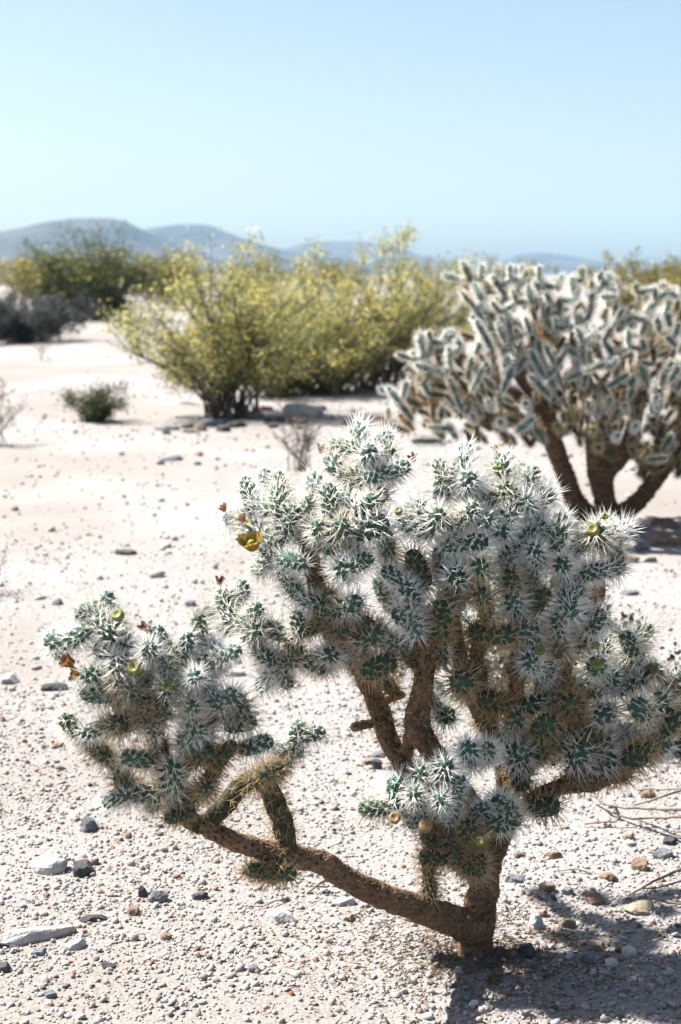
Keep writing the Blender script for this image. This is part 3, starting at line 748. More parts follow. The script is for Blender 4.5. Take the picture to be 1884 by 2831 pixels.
(1.5834,7.2284,0.51,1.5887,7.1826,0.619,0.0133,0),
(1.3075,7.7872,0.5212,1.292,7.82,0.5843,0.0107,1),
(0.8911,7.0253,0.8875,0.865,7.0093,0.9631,0.0137,0),
(1.8747,7.6114,0.7822,1.9128,7.6216,0.872,0.0132,0),
(0.6984,6.9688,0.6066,0.6525,6.904,0.6786,0.0115,0),
(0.4741,7.5226,0.6311,0.4429,7.5388,0.7214,0.011,0),
(0.8489,6.9122,0.849,0.7834,6.8953,0.947,0.0131,0),
(1.0656,7.0085,1.0606,1.0376,6.9839,1.1214,0.0129,0),
(1.4869,6.9826,0.3914,1.512,6.9222,0.4572,0.0105,1),
(1.6938,7.6958,1.1393,1.7037,7.7004,1.2287,0.0118,0),
(0.5503,7.073,0.8314,0.5145,7.0734,0.902,0.0109,0),
(0.7406,6.9847,0.9231,0.675,6.957,1.0023,0.0135,0),
(1.3692,7.5042,1.1793,1.3552,7.514,1.2946,0.0104,0),
(1.758,7.4929,1.0857,1.7586,7.4822,1.1761,0.0137,0),
(1.1578,7.0032,1.0414,1.1526,6.9569,1.1182,0.0139,0),
(1.9063,7.4621,0.4867,1.9618,7.4979,0.5816,0.0131,0),
(1.3329,6.9643,1.0808,1.3306,6.945,1.155,0.0128,0),
(1.0346,7.638,0.529,1.0138,7.6512,0.6238,0.0103,0),
(1.8347,7.3155,0.5162,1.8919,7.31,0.5953,0.0129,0),
(1.2419,7.0851,0.83,1.223,7.0581,0.9322,0.0126,0),
(1.0821,7.1863,0.6341,1.0716,7.1858,0.7279,0.0128,0),
(0.7537,6.9806,0.7388,0.7007,6.9391,0.801,0.0119,0),
(1.5578,6.9172,0.7606,1.569,6.8801,0.8458,0.0136,0),
(1.6104,7.0558,0.4333,1.6396,7.0028,0.5197,0.0115,0),
(1.624,7.2355,0.3063,1.6844,7.2265,0.364,0.0106,1),
(1.3918,7.1648,0.3693,1.3403,7.1611,0.4959,0.0153,1),
(1.1332,7.5529,0.5529,1.0467,7.5707,0.6717,0.0139,1),
(0.6035,7.1905,0.71,0.4982,7.2357,0.7971,0.0139,1),
(0.857,7.4623,0.8951,0.7876,7.4534,0.9928,0.0135,1),
(0.381,7.416,0.4961,0.3035,7.3763,0.5859,0.015,1),
(0.4491,7.4018,0.6275,0.35,7.3863,0.7329,0.0154,1),
(0.7389,7.1628,0.6503,0.6365,7.0885,0.7105,0.0137,1),
(1.5642,7.121,0.8589,1.5358,7.0351,0.9866,0.0135,1),
(0.8357,7.0732,0.487,0.7543,7.0743,0.5861,0.0146,1),
(0.493,7.3966,0.7021,0.4091,7.3875,0.8379,0.0151,1),
(0.7847,7.4047,0.8646,0.7444,7.4489,0.9674,0.0152,1),
(1.146,7.2267,0.6578,1.0732,7.1716,0.746,0.0156,1),
(1.4259,7.3977,0.4376,1.4833,7.4138,0.5501,0.0138,1),
(0.9794,7.2856,0.424,0.9028,7.2555,0.5462,0.0141,1),
(1.3362,7.2876,0.386,1.3587,7.2813,0.4981,0.0138,1),
(1.3701,7.1678,0.3782,1.2747,7.1662,0.4828,0.0135,1),
(1.5771,7.1774,0.667,1.6214,7.1318,0.784,0.0158,1),
(0.3923,7.3735,0.6506,0.3007,7.3897,0.7279,0.0143,1),
(0.8251,7.2073,0.9527,0.7566,7.1945,1.0481,0.0142,1),
(1.7112,7.1573,0.2849,1.7934,7.1332,0.3974,0.0143,1),
(1.5056,7.5595,0.6836,1.5895,7.6075,0.7869,0.0144,1),
(1.3815,7.4759,0.5982,1.3865,7.5577,0.6882,0.0142,1),
(0.8728,7.2986,0.9098,0.8145,7.2493,0.9933,0.0155,1),
(1.6113,7.244,0.4442,1.6427,7.1915,0.5529,0.0146,1),
(0.9947,7.2663,0.9303,0.9714,7.3057,1.0622,0.014,1),
(1.084,7.2398,0.9668,1.0098,7.2309,1.0343,0.0154,1),
(1.0078,7.053,0.8185,0.9368,7.0819,0.9269,0.0156,1),
(1.7654,7.559,0.7103,1.8027,7.6184,0.8351,0.0141,1),
(1.0978,7.3897,0.6411,1.115,7.4141,0.7813,0.0133,1),
(0.8908,7.5224,0.8809,0.835,7.5167,0.9797,0.0154,1),
(1.1751,7.2091,0.5686,1.1784,7.1322,0.6994,0.0138,1),
(0.7366,7.487,0.3668,0.6509,7.4447,0.4926,0.014,1),
(0.6322,7.411,0.5553,0.6088,7.446,0.6669,0.0154,1),
(1.8135,7.4743,0.6915,1.8337,7.4535,0.8208,0.015,1),
(0.6274,7.5416,0.7583,0.5015,7.5235,0.8374,0.015,1),
(1.7311,7.5056,0.4603,1.7894,7.569,0.5276,0.0152,1),
(1.1818,7.5015,0.52,1.1909,7.5268,0.6468,0.0154,1),
(0.4726,7.1542,0.8075,0.4011,7.1819,0.9071,0.0143,1),
(1.5836,7.499,0.7939,1.5849,7.5074,0.8963,0.0142,1),
(1.7888,7.5877,0.4477,1.8329,7.6237,0.5935,0.0139,1),
(0.6256,7.1502,0.8786,0.5254,7.1194,0.9724,0.0136,1),
(1.5847,7.4152,0.3295,1.6652,7.3875,0.4381,0.014,1),
(1.6335,7.6063,0.9018,1.6718,7.5806,1.0245,0.0136,1),
(1.5324,7.588,0.6864,1.5319,7.5725,0.7966,0.0155,1),
(1.7478,7.5187,0.3288,1.8187,7.5503,0.443,0.0134,1),
(1.2427,7.088,0.4411,1.2262,7.0282,0.5281,0.0152,1),
(0.9795,7.3686,0.8323,0.9935,7.4167,0.9509,0.0142,1),
(0.4556,7.3933,0.7616,0.3607,7.4622,0.8148,0.0153,1),
(1.7379,7.23,0.5951,1.7717,7.2245,0.7225,0.0156,1),
(0.5537,7.3624,0.6478,0.4677,7.3478,0.7223,0.0156,1),
(1.3968,7.44,0.25,1.4051,7.4949,0.3976,0.0131,1),
(1.4327,7.2396,0.6423,1.4552,7.1991,0.7716,0.0151,1),
(1.0232,7.5592,0.8106,1.0447,7.5743,0.9525,0.0155,1),
(1.642,7.3228,0.3049,1.7398,7.3599,0.3383,0.0132,1),
(1.0636,7.2257,0.6238,0.9906,7.2136,0.7456,0.0147,1),
(0.8201,7.1746,0.9016,0.8246,7.1302,0.9913,0.0159,1),
(0.8337,7.4775,0.7114,0.8122,7.5271,0.8436,0.0155,1),
(1.2475,7.4074,0.84,1.2151,7.444,0.934,0.0136,1),
(1.1322,7.3455,0.929,1.0698,7.3144,1.0566,0.015,1),
(1.6318,7.117,0.4183,1.6722,7.0635,0.5361,0.0137,1),
(1.5779,7.2049,0.3229,1.6177,7.1124,0.4457,0.0148,1),
(1.5331,7.3199,0.7269,1.6249,7.2988,0.8217,0.0132,1),
(0.7522,7.5417,0.6889,0.7353,7.5497,0.799,0.0132,1),
(1.425,7.4782,0.5808,1.4172,7.4553,0.7377,0.0132,1),
(1.5231,7.3023,0.6823,1.5366,7.334,0.7996,0.0132,1),
(1.3707,7.5953,0.4604,1.4058,7.5887,0.5634,0.0132,1),
(0.475,7.4035,0.9161,0.3959,7.4041,1.0027,0.0155,1),
(1.2921,7.1524,0.5752,1.2452,7.1493,0.6864,0.015,1),
(1.0316,7.5447,0.8769,1.007,7.5881,1.0031,0.0139,1),
(1.3235,7.3591,0.694,1.3767,7.2904,0.8102,0.0159,1),
(0.9011,7.1656,0.5501,0.8741,7.0961,0.6529,0.0136,1),
(0.7945,7.4688,0.4958,0.7406,7.4562,0.6072,0.0157,1),
(0.6388,7.4518,0.9174,0.5211,7.4771,0.985,0.014,1),
(1.52,7.3754,0.369,1.5623,7.405,0.4736,0.0145,1),
(0.5001,7.4309,0.6277,0.4714,7.4211,0.754,0.0141,1),
(0.7698,7.2041,0.5192,0.708,7.2167,0.658,0.0135,1),
(1.6735,7.2197,0.6562,1.7019,7.1579,0.7828,0.0156,1),
(1.5948,7.5501,0.2413,1.6683,7.5222,0.369,0.0142,1),
(1.2583,7.4119,0.8605,1.2272,7.4435,0.9644,0.0132,1),
(1.6563,7.3248,0.3194,1.7188,7.272,0.387,0.0155,1),
(1.4005,7.1493,0.7502,1.3584,7.0794,0.8704,0.0152,1),
(0.968,7.4393,0.4618,0.9351,7.5081,0.5925,0.0158,1),
(0.491,7.2179,0.8877,0.4701,7.1693,1.0112,0.0136,1),
(0.4107,7.3142,0.6288,0.3195,7.3252,0.6813,0.0155,1),
(1.51,7.5365,0.5844,1.5407,7.4934,0.7346,0.0152,1),
(0.9267,7.604,0.909,0.8578,7.5827,1.0347,0.0153,1),
(1.4359,7.4507,0.2589,1.5041,7.5157,0.3786,0.0132,1),
(0.5005,7.2143,0.9165,0.3916,7.1755,0.9948,0.0148,1),
(1.3541,7.3315,0.3982,1.4168,7.3708,0.5305,0.0142,1),
(0.5462,7.2641,0.8653,0.4802,7.2352,1.0065,0.0137,1),
(0.811,7.5896,0.5875,0.7886,7.5605,0.7139,0.0153,1),
(0.9085,7.3613,0.8598,0.8535,7.3495,0.9652,0.0146,1),
(1.6927,7.2406,0.4525,1.713,7.1415,0.5448,0.0143,1),
(1.0779,7.2571,0.9551,1.0184,7.1855,1.0725,0.0148,1),
(1.4796,7.5276,0.3277,1.4631,7.5663,0.429,0.0136,1),
(1.5035,7.3602,0.7135,1.5007,7.3344,0.8351,0.0151,1),
(0.7247,7.2736,0.9221,0.7239,7.2792,1.0376,0.0146,1),
(1.066,7.4011,0.5476,0.9869,7.4009,0.6258,0.0141,1),
(1.243,7.5334,0.548,1.192,7.5886,0.6285,0.0135,1),
(1.0105,7.3174,0.7643,0.9852,7.3382,0.8788,0.0147,1),
(1.7482,7.5269,0.7733,1.7397,7.6052,0.908,0.0154,1),
(1.4704,7.1042,0.7532,1.4935,7.1139,0.873,0.0143,1),
(1.788,7.1586,0.3629,1.8552,7.1242,0.4383,0.0143,1),
(1.6539,7.4463,0.6412,1.701,7.5017,0.7702,0.0131,1),
(1.6115,7.497,0.2346,1.6611,7.5198,0.34,0.0138,1),
(0.5488,7.5075,0.7284,0.4484,7.5166,0.7853,0.0134,1),
(0.9496,7.342,0.8696,0.9023,7.3548,0.9841,0.0156,1),
(1.2136,7.2618,0.4866,1.1632,7.266,0.5743,0.0154,1),
(0.688,7.065,0.4744,0.6708,7.0626,0.5913,0.0132,1),
(0.6114,7.2896,0.5968,0.5422,7.3243,0.6764,0.0156,1),
(0.7607,7.2516,1.1624,0.7801,7.2849,1.1866,0.0137,0),
(1.4284,7.5167,0.3169,1.4469,7.5544,0.2986,0.0122,1),
(1.4377,7.5355,0.3077,1.4796,7.5276,0.3277,0.0129,1),
(1.4203,7.5,0.2703,1.4359,7.4507,0.2589,0.012,1),
(1.4359,7.4507,0.2589,1.3968,7.44,0.25,0.0114,1),
(1.274,7.2417,0.6772,1.2931,7.1923,0.6739,0.0129,1),
(0.7635,7.1958,1.0386,0.743,7.1456,1.0288,0.0134,0),
(1.0535,7.28,0.6186,1.0636,7.2257,0.6238,0.0122,1),
(1.0636,7.2257,0.6238,1.0821,7.1863,0.6341,0.0122,1),
(1.0807,7.425,0.5992,1.0978,7.3897,0.6411,0.013,1),
(0.6452,7.2833,0.6432,0.6114,7.2896,0.5968,0.0134,1),
(0.5491,7.3208,0.6684,0.5537,7.3624,0.6478,0.0124,1),
(0.4978,7.3529,0.6962,0.493,7.3966,0.7021,0.0131,1),
(1.4809,7.6167,0.6775,1.5324,7.588,0.6864,0.0116,1),
(0.5766,7.2417,0.9129,0.5462,7.2641,0.8653,0.0114,0),
(0.5198,7.2525,0.9218,0.5005,7.2143,0.9165,0.0128,0),
(1.1812,7.2,1.0145,1.1447,7.2181,1.0604,0.0119,0),
(0.7542,7.25,0.5844,0.7134,7.2202,0.5486,0.0118,1),
(1.4689,7.6,0.5499,1.4124,7.6194,0.5318,0.0114,1),
(0.7764,7.2,0.7726,0.7631,7.1468,0.7388,0.0125,1),
(1.533,7.2243,0.6708,1.5771,7.1774,0.667,0.0126,1),
(1.4646,7.5755,0.3167,1.4102,7.6103,0.3118,0.0125,1),
(0.7134,7.2202,0.5486,0.7698,7.2041,0.5192,0.0113,1),
(0.7142,7.2154,0.6441,0.7389,7.1628,0.6503,0.0126,1),
(1.2298,7.2167,0.7891,1.2035,7.1702,0.7486,0.0121,1),
(0.4594,7.393,0.7564,0.4846,7.4555,0.761,0.0127,1),
(1.0727,7.1859,0.7185,1.0772,7.1875,0.7864,0.0118,1),
(0.8753,7.2,0.6995,0.8517,7.2046,0.6357,0.0122,1),
(0.8242,7.1346,0.9823,0.8103,7.0679,0.9853,0.0115,0),
(0.8103,7.0679,0.9853,0.8546,7.0593,0.9744,0.0119,0),
(0.8223,7.0605,1.0769,0.8249,7.1193,1.0903,0.0133,0),
(0.795,7.0874,1.1507,0.8063,7.0412,1.1974,0.0113,0),
(0.7789,7.0335,1.2348,0.8252,7.0033,1.2763,0.0121,0),
(1.3949,7.357,0.4842,1.4259,7.3977,0.4376,0.0117,1),
(1.4108,7.7271,0.6906,1.3614,7.7683,0.6603,0.0133,1),
(1.3447,7.7887,0.6914,1.3227,7.8189,0.7096,0.0137,1),
(1.3505,7.7734,0.6394,1.3367,7.763,0.5817,0.0119,1),
(1.3151,7.8521,0.7764,1.3429,7.7975,0.8118,0.0131,0),
(1.3365,7.8079,0.8392,1.2832,7.7688,0.8423,0.0125,0),
(1.3367,7.763,0.5817,1.3075,7.7872,0.5212,0.0122,1),
(1.0772,7.1875,0.7864,1.0986,7.1188,0.7812,0.0114,1),
(1.0986,7.1188,0.7812,1.1318,7.067,0.7427,0.0137,1),
(0.5462,7.2641,0.8653,0.5358,7.2067,0.8218,0.0129,0),
(1.1888,7.2,0.9542,1.2408,7.1484,0.958,0.0136,0),
(0.6855,7.0946,1.1899,0.6602,7.1413,1.2409,0.012,0),
(0.6517,7.1422,1.2588,0.6958,7.0984,1.276,0.0117,0),
(0.6375,7.1436,1.2887,0.6195,7.2018,1.2656,0.0135,0),
(0.6367,7.225,0.8714,0.6256,7.1502,0.8786,0.0135,0),
(1.0805,7.1862,0.6482,1.146,7.2267,0.6578,0.0117,1),
(1.5254,7.2312,0.7144,1.5231,7.3023,0.6823,0.0128,1),
(1.5285,7.315,0.7292,1.5035,7.3602,0.7135,0.0134,1),
(1.0151,7.315,0.4888,0.9794,7.2856,0.424,0.0115,1),
(1.8176,7.4,0.5062,1.8622,7.4683,0.4998,0.0116,1),
(1.871,7.4676,0.513,1.9063,7.4621,0.4867,0.0129,1),
(0.493,7.3966,0.7021,0.5001,7.4309,0.6277,0.0116,1),
(0.4958,7.4294,0.6466,0.4491,7.4018,0.6275,0.012,1),
(0.3786,7.3759,0.6622,0.4107,7.3142,0.6288,0.0127,1),
(1.4689,7.6,0.5499,1.51,7.5365,0.5844,0.013,1),
(0.5358,7.2067,0.8218,0.4726,7.1542,0.8075,0.0121,0),
(0.444,7.1653,0.8473,0.4032,7.1674,0.8221,0.0113,0),
(1.5062,7.2,0.635,1.4327,7.2396,0.6423,0.0115,1),
(1.453,7.2031,0.7587,1.4005,7.1493,0.7502,0.0118,1),
(1.4005,7.1493,0.7502,1.4704,7.1042,0.7532,0.0137,1),
(1.4912,7.1129,0.861,1.5642,7.121,0.8589,0.0119,0),
(1.5017,7.2,0.5893,1.4673,7.1242,0.5993,0.0113,1),
(1.4124,7.6194,0.5318,1.3707,7.5953,0.4604,0.0123,1),
(1.8176,7.4,0.5062,1.8347,7.3155,0.5162,0.0128,1),
(1.5376,7.4977,0.7196,1.5836,7.499,0.7939,0.0137,1),
(0.8252,7.0033,1.2763,0.8832,7.0694,1.2662,0.0128,0),
(0.8832,7.0694,1.2662,0.8654,7.1177,1.2363,0.0127,0),
(0.8654,7.1177,1.2363,0.8733,7.1452,1.2014,0.0132,0),
(0.9209,7.037,1.3237,0.96,6.9773,1.291,0.0118,0),
(0.4846,7.4555,0.761,0.5488,7.5075,0.7284,0.0116,1),
(0.5488,7.5075,0.7284,0.5693,7.5445,0.6862,0.0122,1),
(0.4584,7.5157,0.7796,0.4078,7.5699,0.799,0.0124,1),
(0.5499,7.5394,0.7289,0.6274,7.5416,0.7583,0.0126,1),
(1.0664,7.1118,0.8514,1.0078,7.053,0.8185,0.0114,0),
(0.9971,7.0573,0.8348,0.9494,7.0615,0.7917,0.0135,1),
(0.9398,7.0212,0.8885,0.8911,7.0253,0.8875,0.0125,0),
(0.9398,7.0212,0.8885,0.9871,6.9923,0.8664,0.0117,0),
(1.69,7.4,0.284,1.6563,7.3248,0.3194,0.013,1),
(1.7126,7.2773,0.3802,1.7324,7.2033,0.3682,0.0136,1),
(1.7468,7.1854,0.3948,1.788,7.1586,0.3629,0.0129,1),
(1.7649,7.1631,0.428,1.7266,7.2034,0.4772,0.0132,1),
(1.7402,7.1915,0.5313,1.7868,7.217,0.528,0.0116,1),
(1.7266,7.2034,0.4772,1.6927,7.2406,0.4525,0.012,1),
(1.7454,7.1869,0.5522,1.7379,7.23,0.5951,0.0134,1),
(1.7674,7.172,0.3788,1.7319,7.1039,0.3766,0.0114,1),
(1.7514,7.2278,0.6461,1.6735,7.2197,0.6562,0.0136,1),
(1.6927,7.2406,0.4525,1.6113,7.244,0.4442,0.0123,1),
(1.6239,7.223,0.4877,1.5834,7.2284,0.51,0.0129,1),
(1.3285,7.821,0.8735,1.4023,7.783,0.9099,0.0137,0),
(1.4023,7.783,0.9099,1.3622,7.7135,0.9117,0.0136,0),
(1.373,7.7453,0.9923,1.4252,7.7089,1.0331,0.0137,0),
(1.4776,7.4122,0.5389,1.425,7.4782,0.5808,0.0134,1),
(1.4238,7.4748,0.6043,1.3815,7.4759,0.5982,0.0129,1),
(1.6657,7.3169,0.3295,1.624,7.2355,0.3063,0.0118,1),
(1.624,7.2355,0.3063,1.5779,7.2049,0.3229,0.0133,1),
(1.601,7.2202,0.3146,1.5701,7.2667,0.3233,0.0115,1),
(1.6379,7.109,0.436,1.6104,7.0558,0.4333,0.0131,1),
(0.9105,7.2585,0.534,0.9011,7.1656,0.5501,0.0134,1),
(1.6378,7.41,0.2075,1.6115,7.497,0.2346,0.0132,1),
(1.6189,7.5004,0.2504,1.5948,7.5501,0.2413,0.0114,1),
(1.6609,7.525,0.3562,1.7478,7.5187,0.3288,0.0119,1),
(1.8116,7.5471,0.4316,1.7888,7.5877,0.4477,0.0131,1),
(1.7939,7.5392,0.403,1.7311,7.5056,0.4603,0.0125,1),
(1.8285,7.6201,0.5789,1.7698,7.5833,0.6409,0.0136,1),
(1.8077,7.5784,0.6904,1.7654,7.559,0.7103,0.013,1),
(1.771,7.5679,0.729,1.7482,7.5269,0.7733,0.013,1),
(1.7448,7.5582,0.8272,1.741,7.4993,0.877,0.0128,0),
(1.7643,7.4951,0.9345,1.7772,7.5332,0.9398,0.0116,0),
(1.799,7.6125,0.8226,1.8747,7.6114,0.7822,0.0119,1),
(0.5001,7.4309,0.6277,0.4741,7.5226,0.6311,0.0135,1),
(0.4741,7.5226,0.6311,0.3898,7.5048,0.6125,0.0127,1),
(0.3898,7.5048,0.6125,0.3768,7.515,0.5624,0.0133,1),
(1.146,7.2267,0.6578,1.1751,7.2091,0.5686,0.0137,1),
(0.96,6.9773,1.291,0.9831,6.9716,1.1984,0.0137,0),
(0.9715,6.9744,1.2447,1.0429,6.9945,1.2372,0.0132,0),
(0.976,6.9691,1.2086,0.9153,6.9152,1.1604,0.0126,0),
(0.9132,6.9128,1.1735,0.8479,6.9271,1.165,0.0122,0),
(0.9457,6.9422,1.1845,1.0086,6.8832,1.1659,0.0118,0),
(0.9771,6.9127,1.1752,0.986,6.9173,1.0874,0.012,0),
(0.9882,6.9115,1.097,1.06,6.9683,1.1095,0.0135,0),
(1.06,6.9683,1.1095,1.0656,7.0085,1.0606,0.0122,0),
(1.0607,6.955,1.1768,1.1287,6.903,1.1752,0.0113,0),
(1.1123,6.939,1.2794,1.1643,6.9555,1.2667,0.0114,0),
(0.8479,6.9271,1.165,0.7693,6.9184,1.1166,0.0117,0),
(1.0656,7.0085,1.0606,1.1578,7.0032,1.0414,0.0133,0),
(1.1531,6.9615,1.1105,1.1802,6.8995,1.0636,0.0113,0),
(1.1978,6.8975,1.1162,1.2154,6.9494,1.1646,0.0127,0),
(1.2097,6.9217,1.1966,1.2636,6.957,1.2473,0.0113,0),
(1.2607,6.9506,1.256,1.3015,6.9245,1.2572,0.0129,0),
(1.3015,6.9245,1.2572,1.312,6.8665,1.1951,0.0125,0),
(0.5632,7.3083,0.6843,0.5568,7.2195,0.7216,0.0113,1),
(0.5568,7.2195,0.7216,0.6035,7.1905,0.71,0.0122,1),
(1.7324,7.2033,0.3682,1.7112,7.1573,0.2849,0.0135,1),
(1.0636,7.5917,0.9832,1.1158,7.6747,0.9861,0.013,0),
(0.9769,7.24,0.7141,1.0105,7.3174,0.7643,0.0119,1),
(0.9941,7.3309,0.8387,0.9795,7.3686,0.8323,0.0114,0),
(0.9425,7.3439,0.8868,0.9085,7.3613,0.8598,0.0122,0),
(0.8727,7.3536,0.9283,0.8728,7.2986,0.9098,0.0134,0),
(0.9877,7.3361,0.8674,0.9947,7.2663,0.9303,0.0128,0),
(0.9947,7.2663,0.9303,1.0779,7.2571,0.9551,0.0132,0),
(1.1674,7.1492,0.8241,1.2419,7.0851,0.83,0.0122,0),
(1.7865,7.5687,0.7004,1.8135,7.4743,0.6915,0.0116,1),
(1.8135,7.4743,0.6915,1.7642,7.462,0.6348,0.0129,1),
(1.4989,7.6417,0.869,1.4633,7.7274,0.8333,0.0113,0),
(0.6467,7.0959,0.7045,0.5852,7.0428,0.6471,0.0125,1),
(0.5267,7.0334,0.7077,0.4351,7.01,0.7159,0.0123,1),
(0.4081,7.0221,0.7692,0.4466,6.9743,0.8385,0.0124,0),
(0.4466,6.9743,0.8385,0.5055,6.9593,0.8246,0.0137,0),
(0.5055,6.9593,0.8246,0.5315,6.9528,0.8548,0.0114,0),
(0.527,6.9213,0.9206,0.5786,6.9593,0.9385,0.0133,0),
(0.5769,6.9589,0.9474,0.586,7.0145,0.9517,0.0119,0),
(0.5544,7.0131,1.0032,0.5031,7.0198,0.9702,0.0126,0),
(0.5031,7.0198,0.9702,0.4456,7.029,0.9698,0.0127,0),
(0.4456,7.029,0.9698,0.4426,7.0698,0.92,0.0117,0),
(0.4426,7.0698,0.92,0.4087,7.0197,0.9005,0.0133,0),
(0.4087,7.0197,0.9005,0.3569,7.0429,0.8821,0.0133,0),
(0.7511,6.8984,1.1364,0.6956,6.9763,1.1641,0.0134,0),
(0.6956,6.9763,1.1641,0.6568,6.9573,1.1302,0.0122,0),
(0.6568,6.9573,1.1302,0.7034,6.9856,1.0508,0.0132,0),
(0.986,6.9173,1.0874,1.0402,6.874,1.016,0.0137,0),
(1.0337,6.8622,1.0493,1.078,6.8577,1.0457,0.0117,0),
(1.1327,7.2067,1.1265,1.0503,7.2551,1.1556,0.0135,0),
(1.0273,7.2486,1.2193,0.9364,7.2252,1.2043,0.0135,0),
(0.9364,7.2252,1.2043,0.9016,7.2956,1.1956,0.0116,0),
(1.7884,7.5424,1.0042,1.758,7.4929,1.0857,0.0128,0),
(1.7584,7.4859,1.1445,1.7095,7.4546,1.1303,0.013,0),
(1.1802,6.8995,1.0636,1.2064,6.8169,1.0135,0.0133,0),
(1.2064,6.8169,1.0135,1.1494,6.8069,0.9802,0.0124,0),
(1.1494,6.8069,0.9802,1.1607,6.8434,0.9008,0.0123,0),
(1.1607,6.8434,0.9008,1.1649,6.7732,0.847,0.0118,0),
(1.2384,6.7506,0.8744,1.2915,6.7806,0.8707,0.013,0),
(1.2915,6.7806,0.8707,1.2655,6.8504,0.8711,0.0132,0),
(1.3344,6.8736,0.9225,1.3726,6.8042,0.961,0.0126,0),
(1.3726,6.8042,0.961,1.4528,6.813,0.9413,0.0117,0),
(1.3152,6.8672,0.9082,1.267,6.8775,0.9818,0.0117,0),
(1.3237,6.859,1.0881,1.3641,6.8874,1.0689,0.0117,0),
(1.3641,6.8874,1.0689,1.3395,6.9386,1.0282,0.0126,0),
(1.3478,6.9186,1.0562,1.3329,6.9643,1.0808,0.0119,0),
(1.399,6.8903,1.095,1.4806,6.9301,1.0772,0.0114,0),
(1.4806,6.9301,1.0772,1.4562,6.9422,1.0099,0.0133,0),
(1.482,6.9648,1.1203,1.5149,6.9132,1.1701,0.0137,0),
(1.5125,6.9065,1.1803,1.5796,6.9341,1.2184,0.0135,0),
(1.5004,6.8731,1.2316,1.417,6.8825,1.2093,0.012,0),
(1.5796,6.9341,1.2184,1.6325,7.0003,1.1882,0.0131,0),
(1.3115,7.2833,0.4872,1.2136,7.2618,0.4866,0.0126,1),
(1.0893,6.872,0.943,1.0354,6.8488,0.8615,0.013,0),
(1.0354,6.8488,0.8615,0.9825,6.8453,0.8031,0.0121,0)]
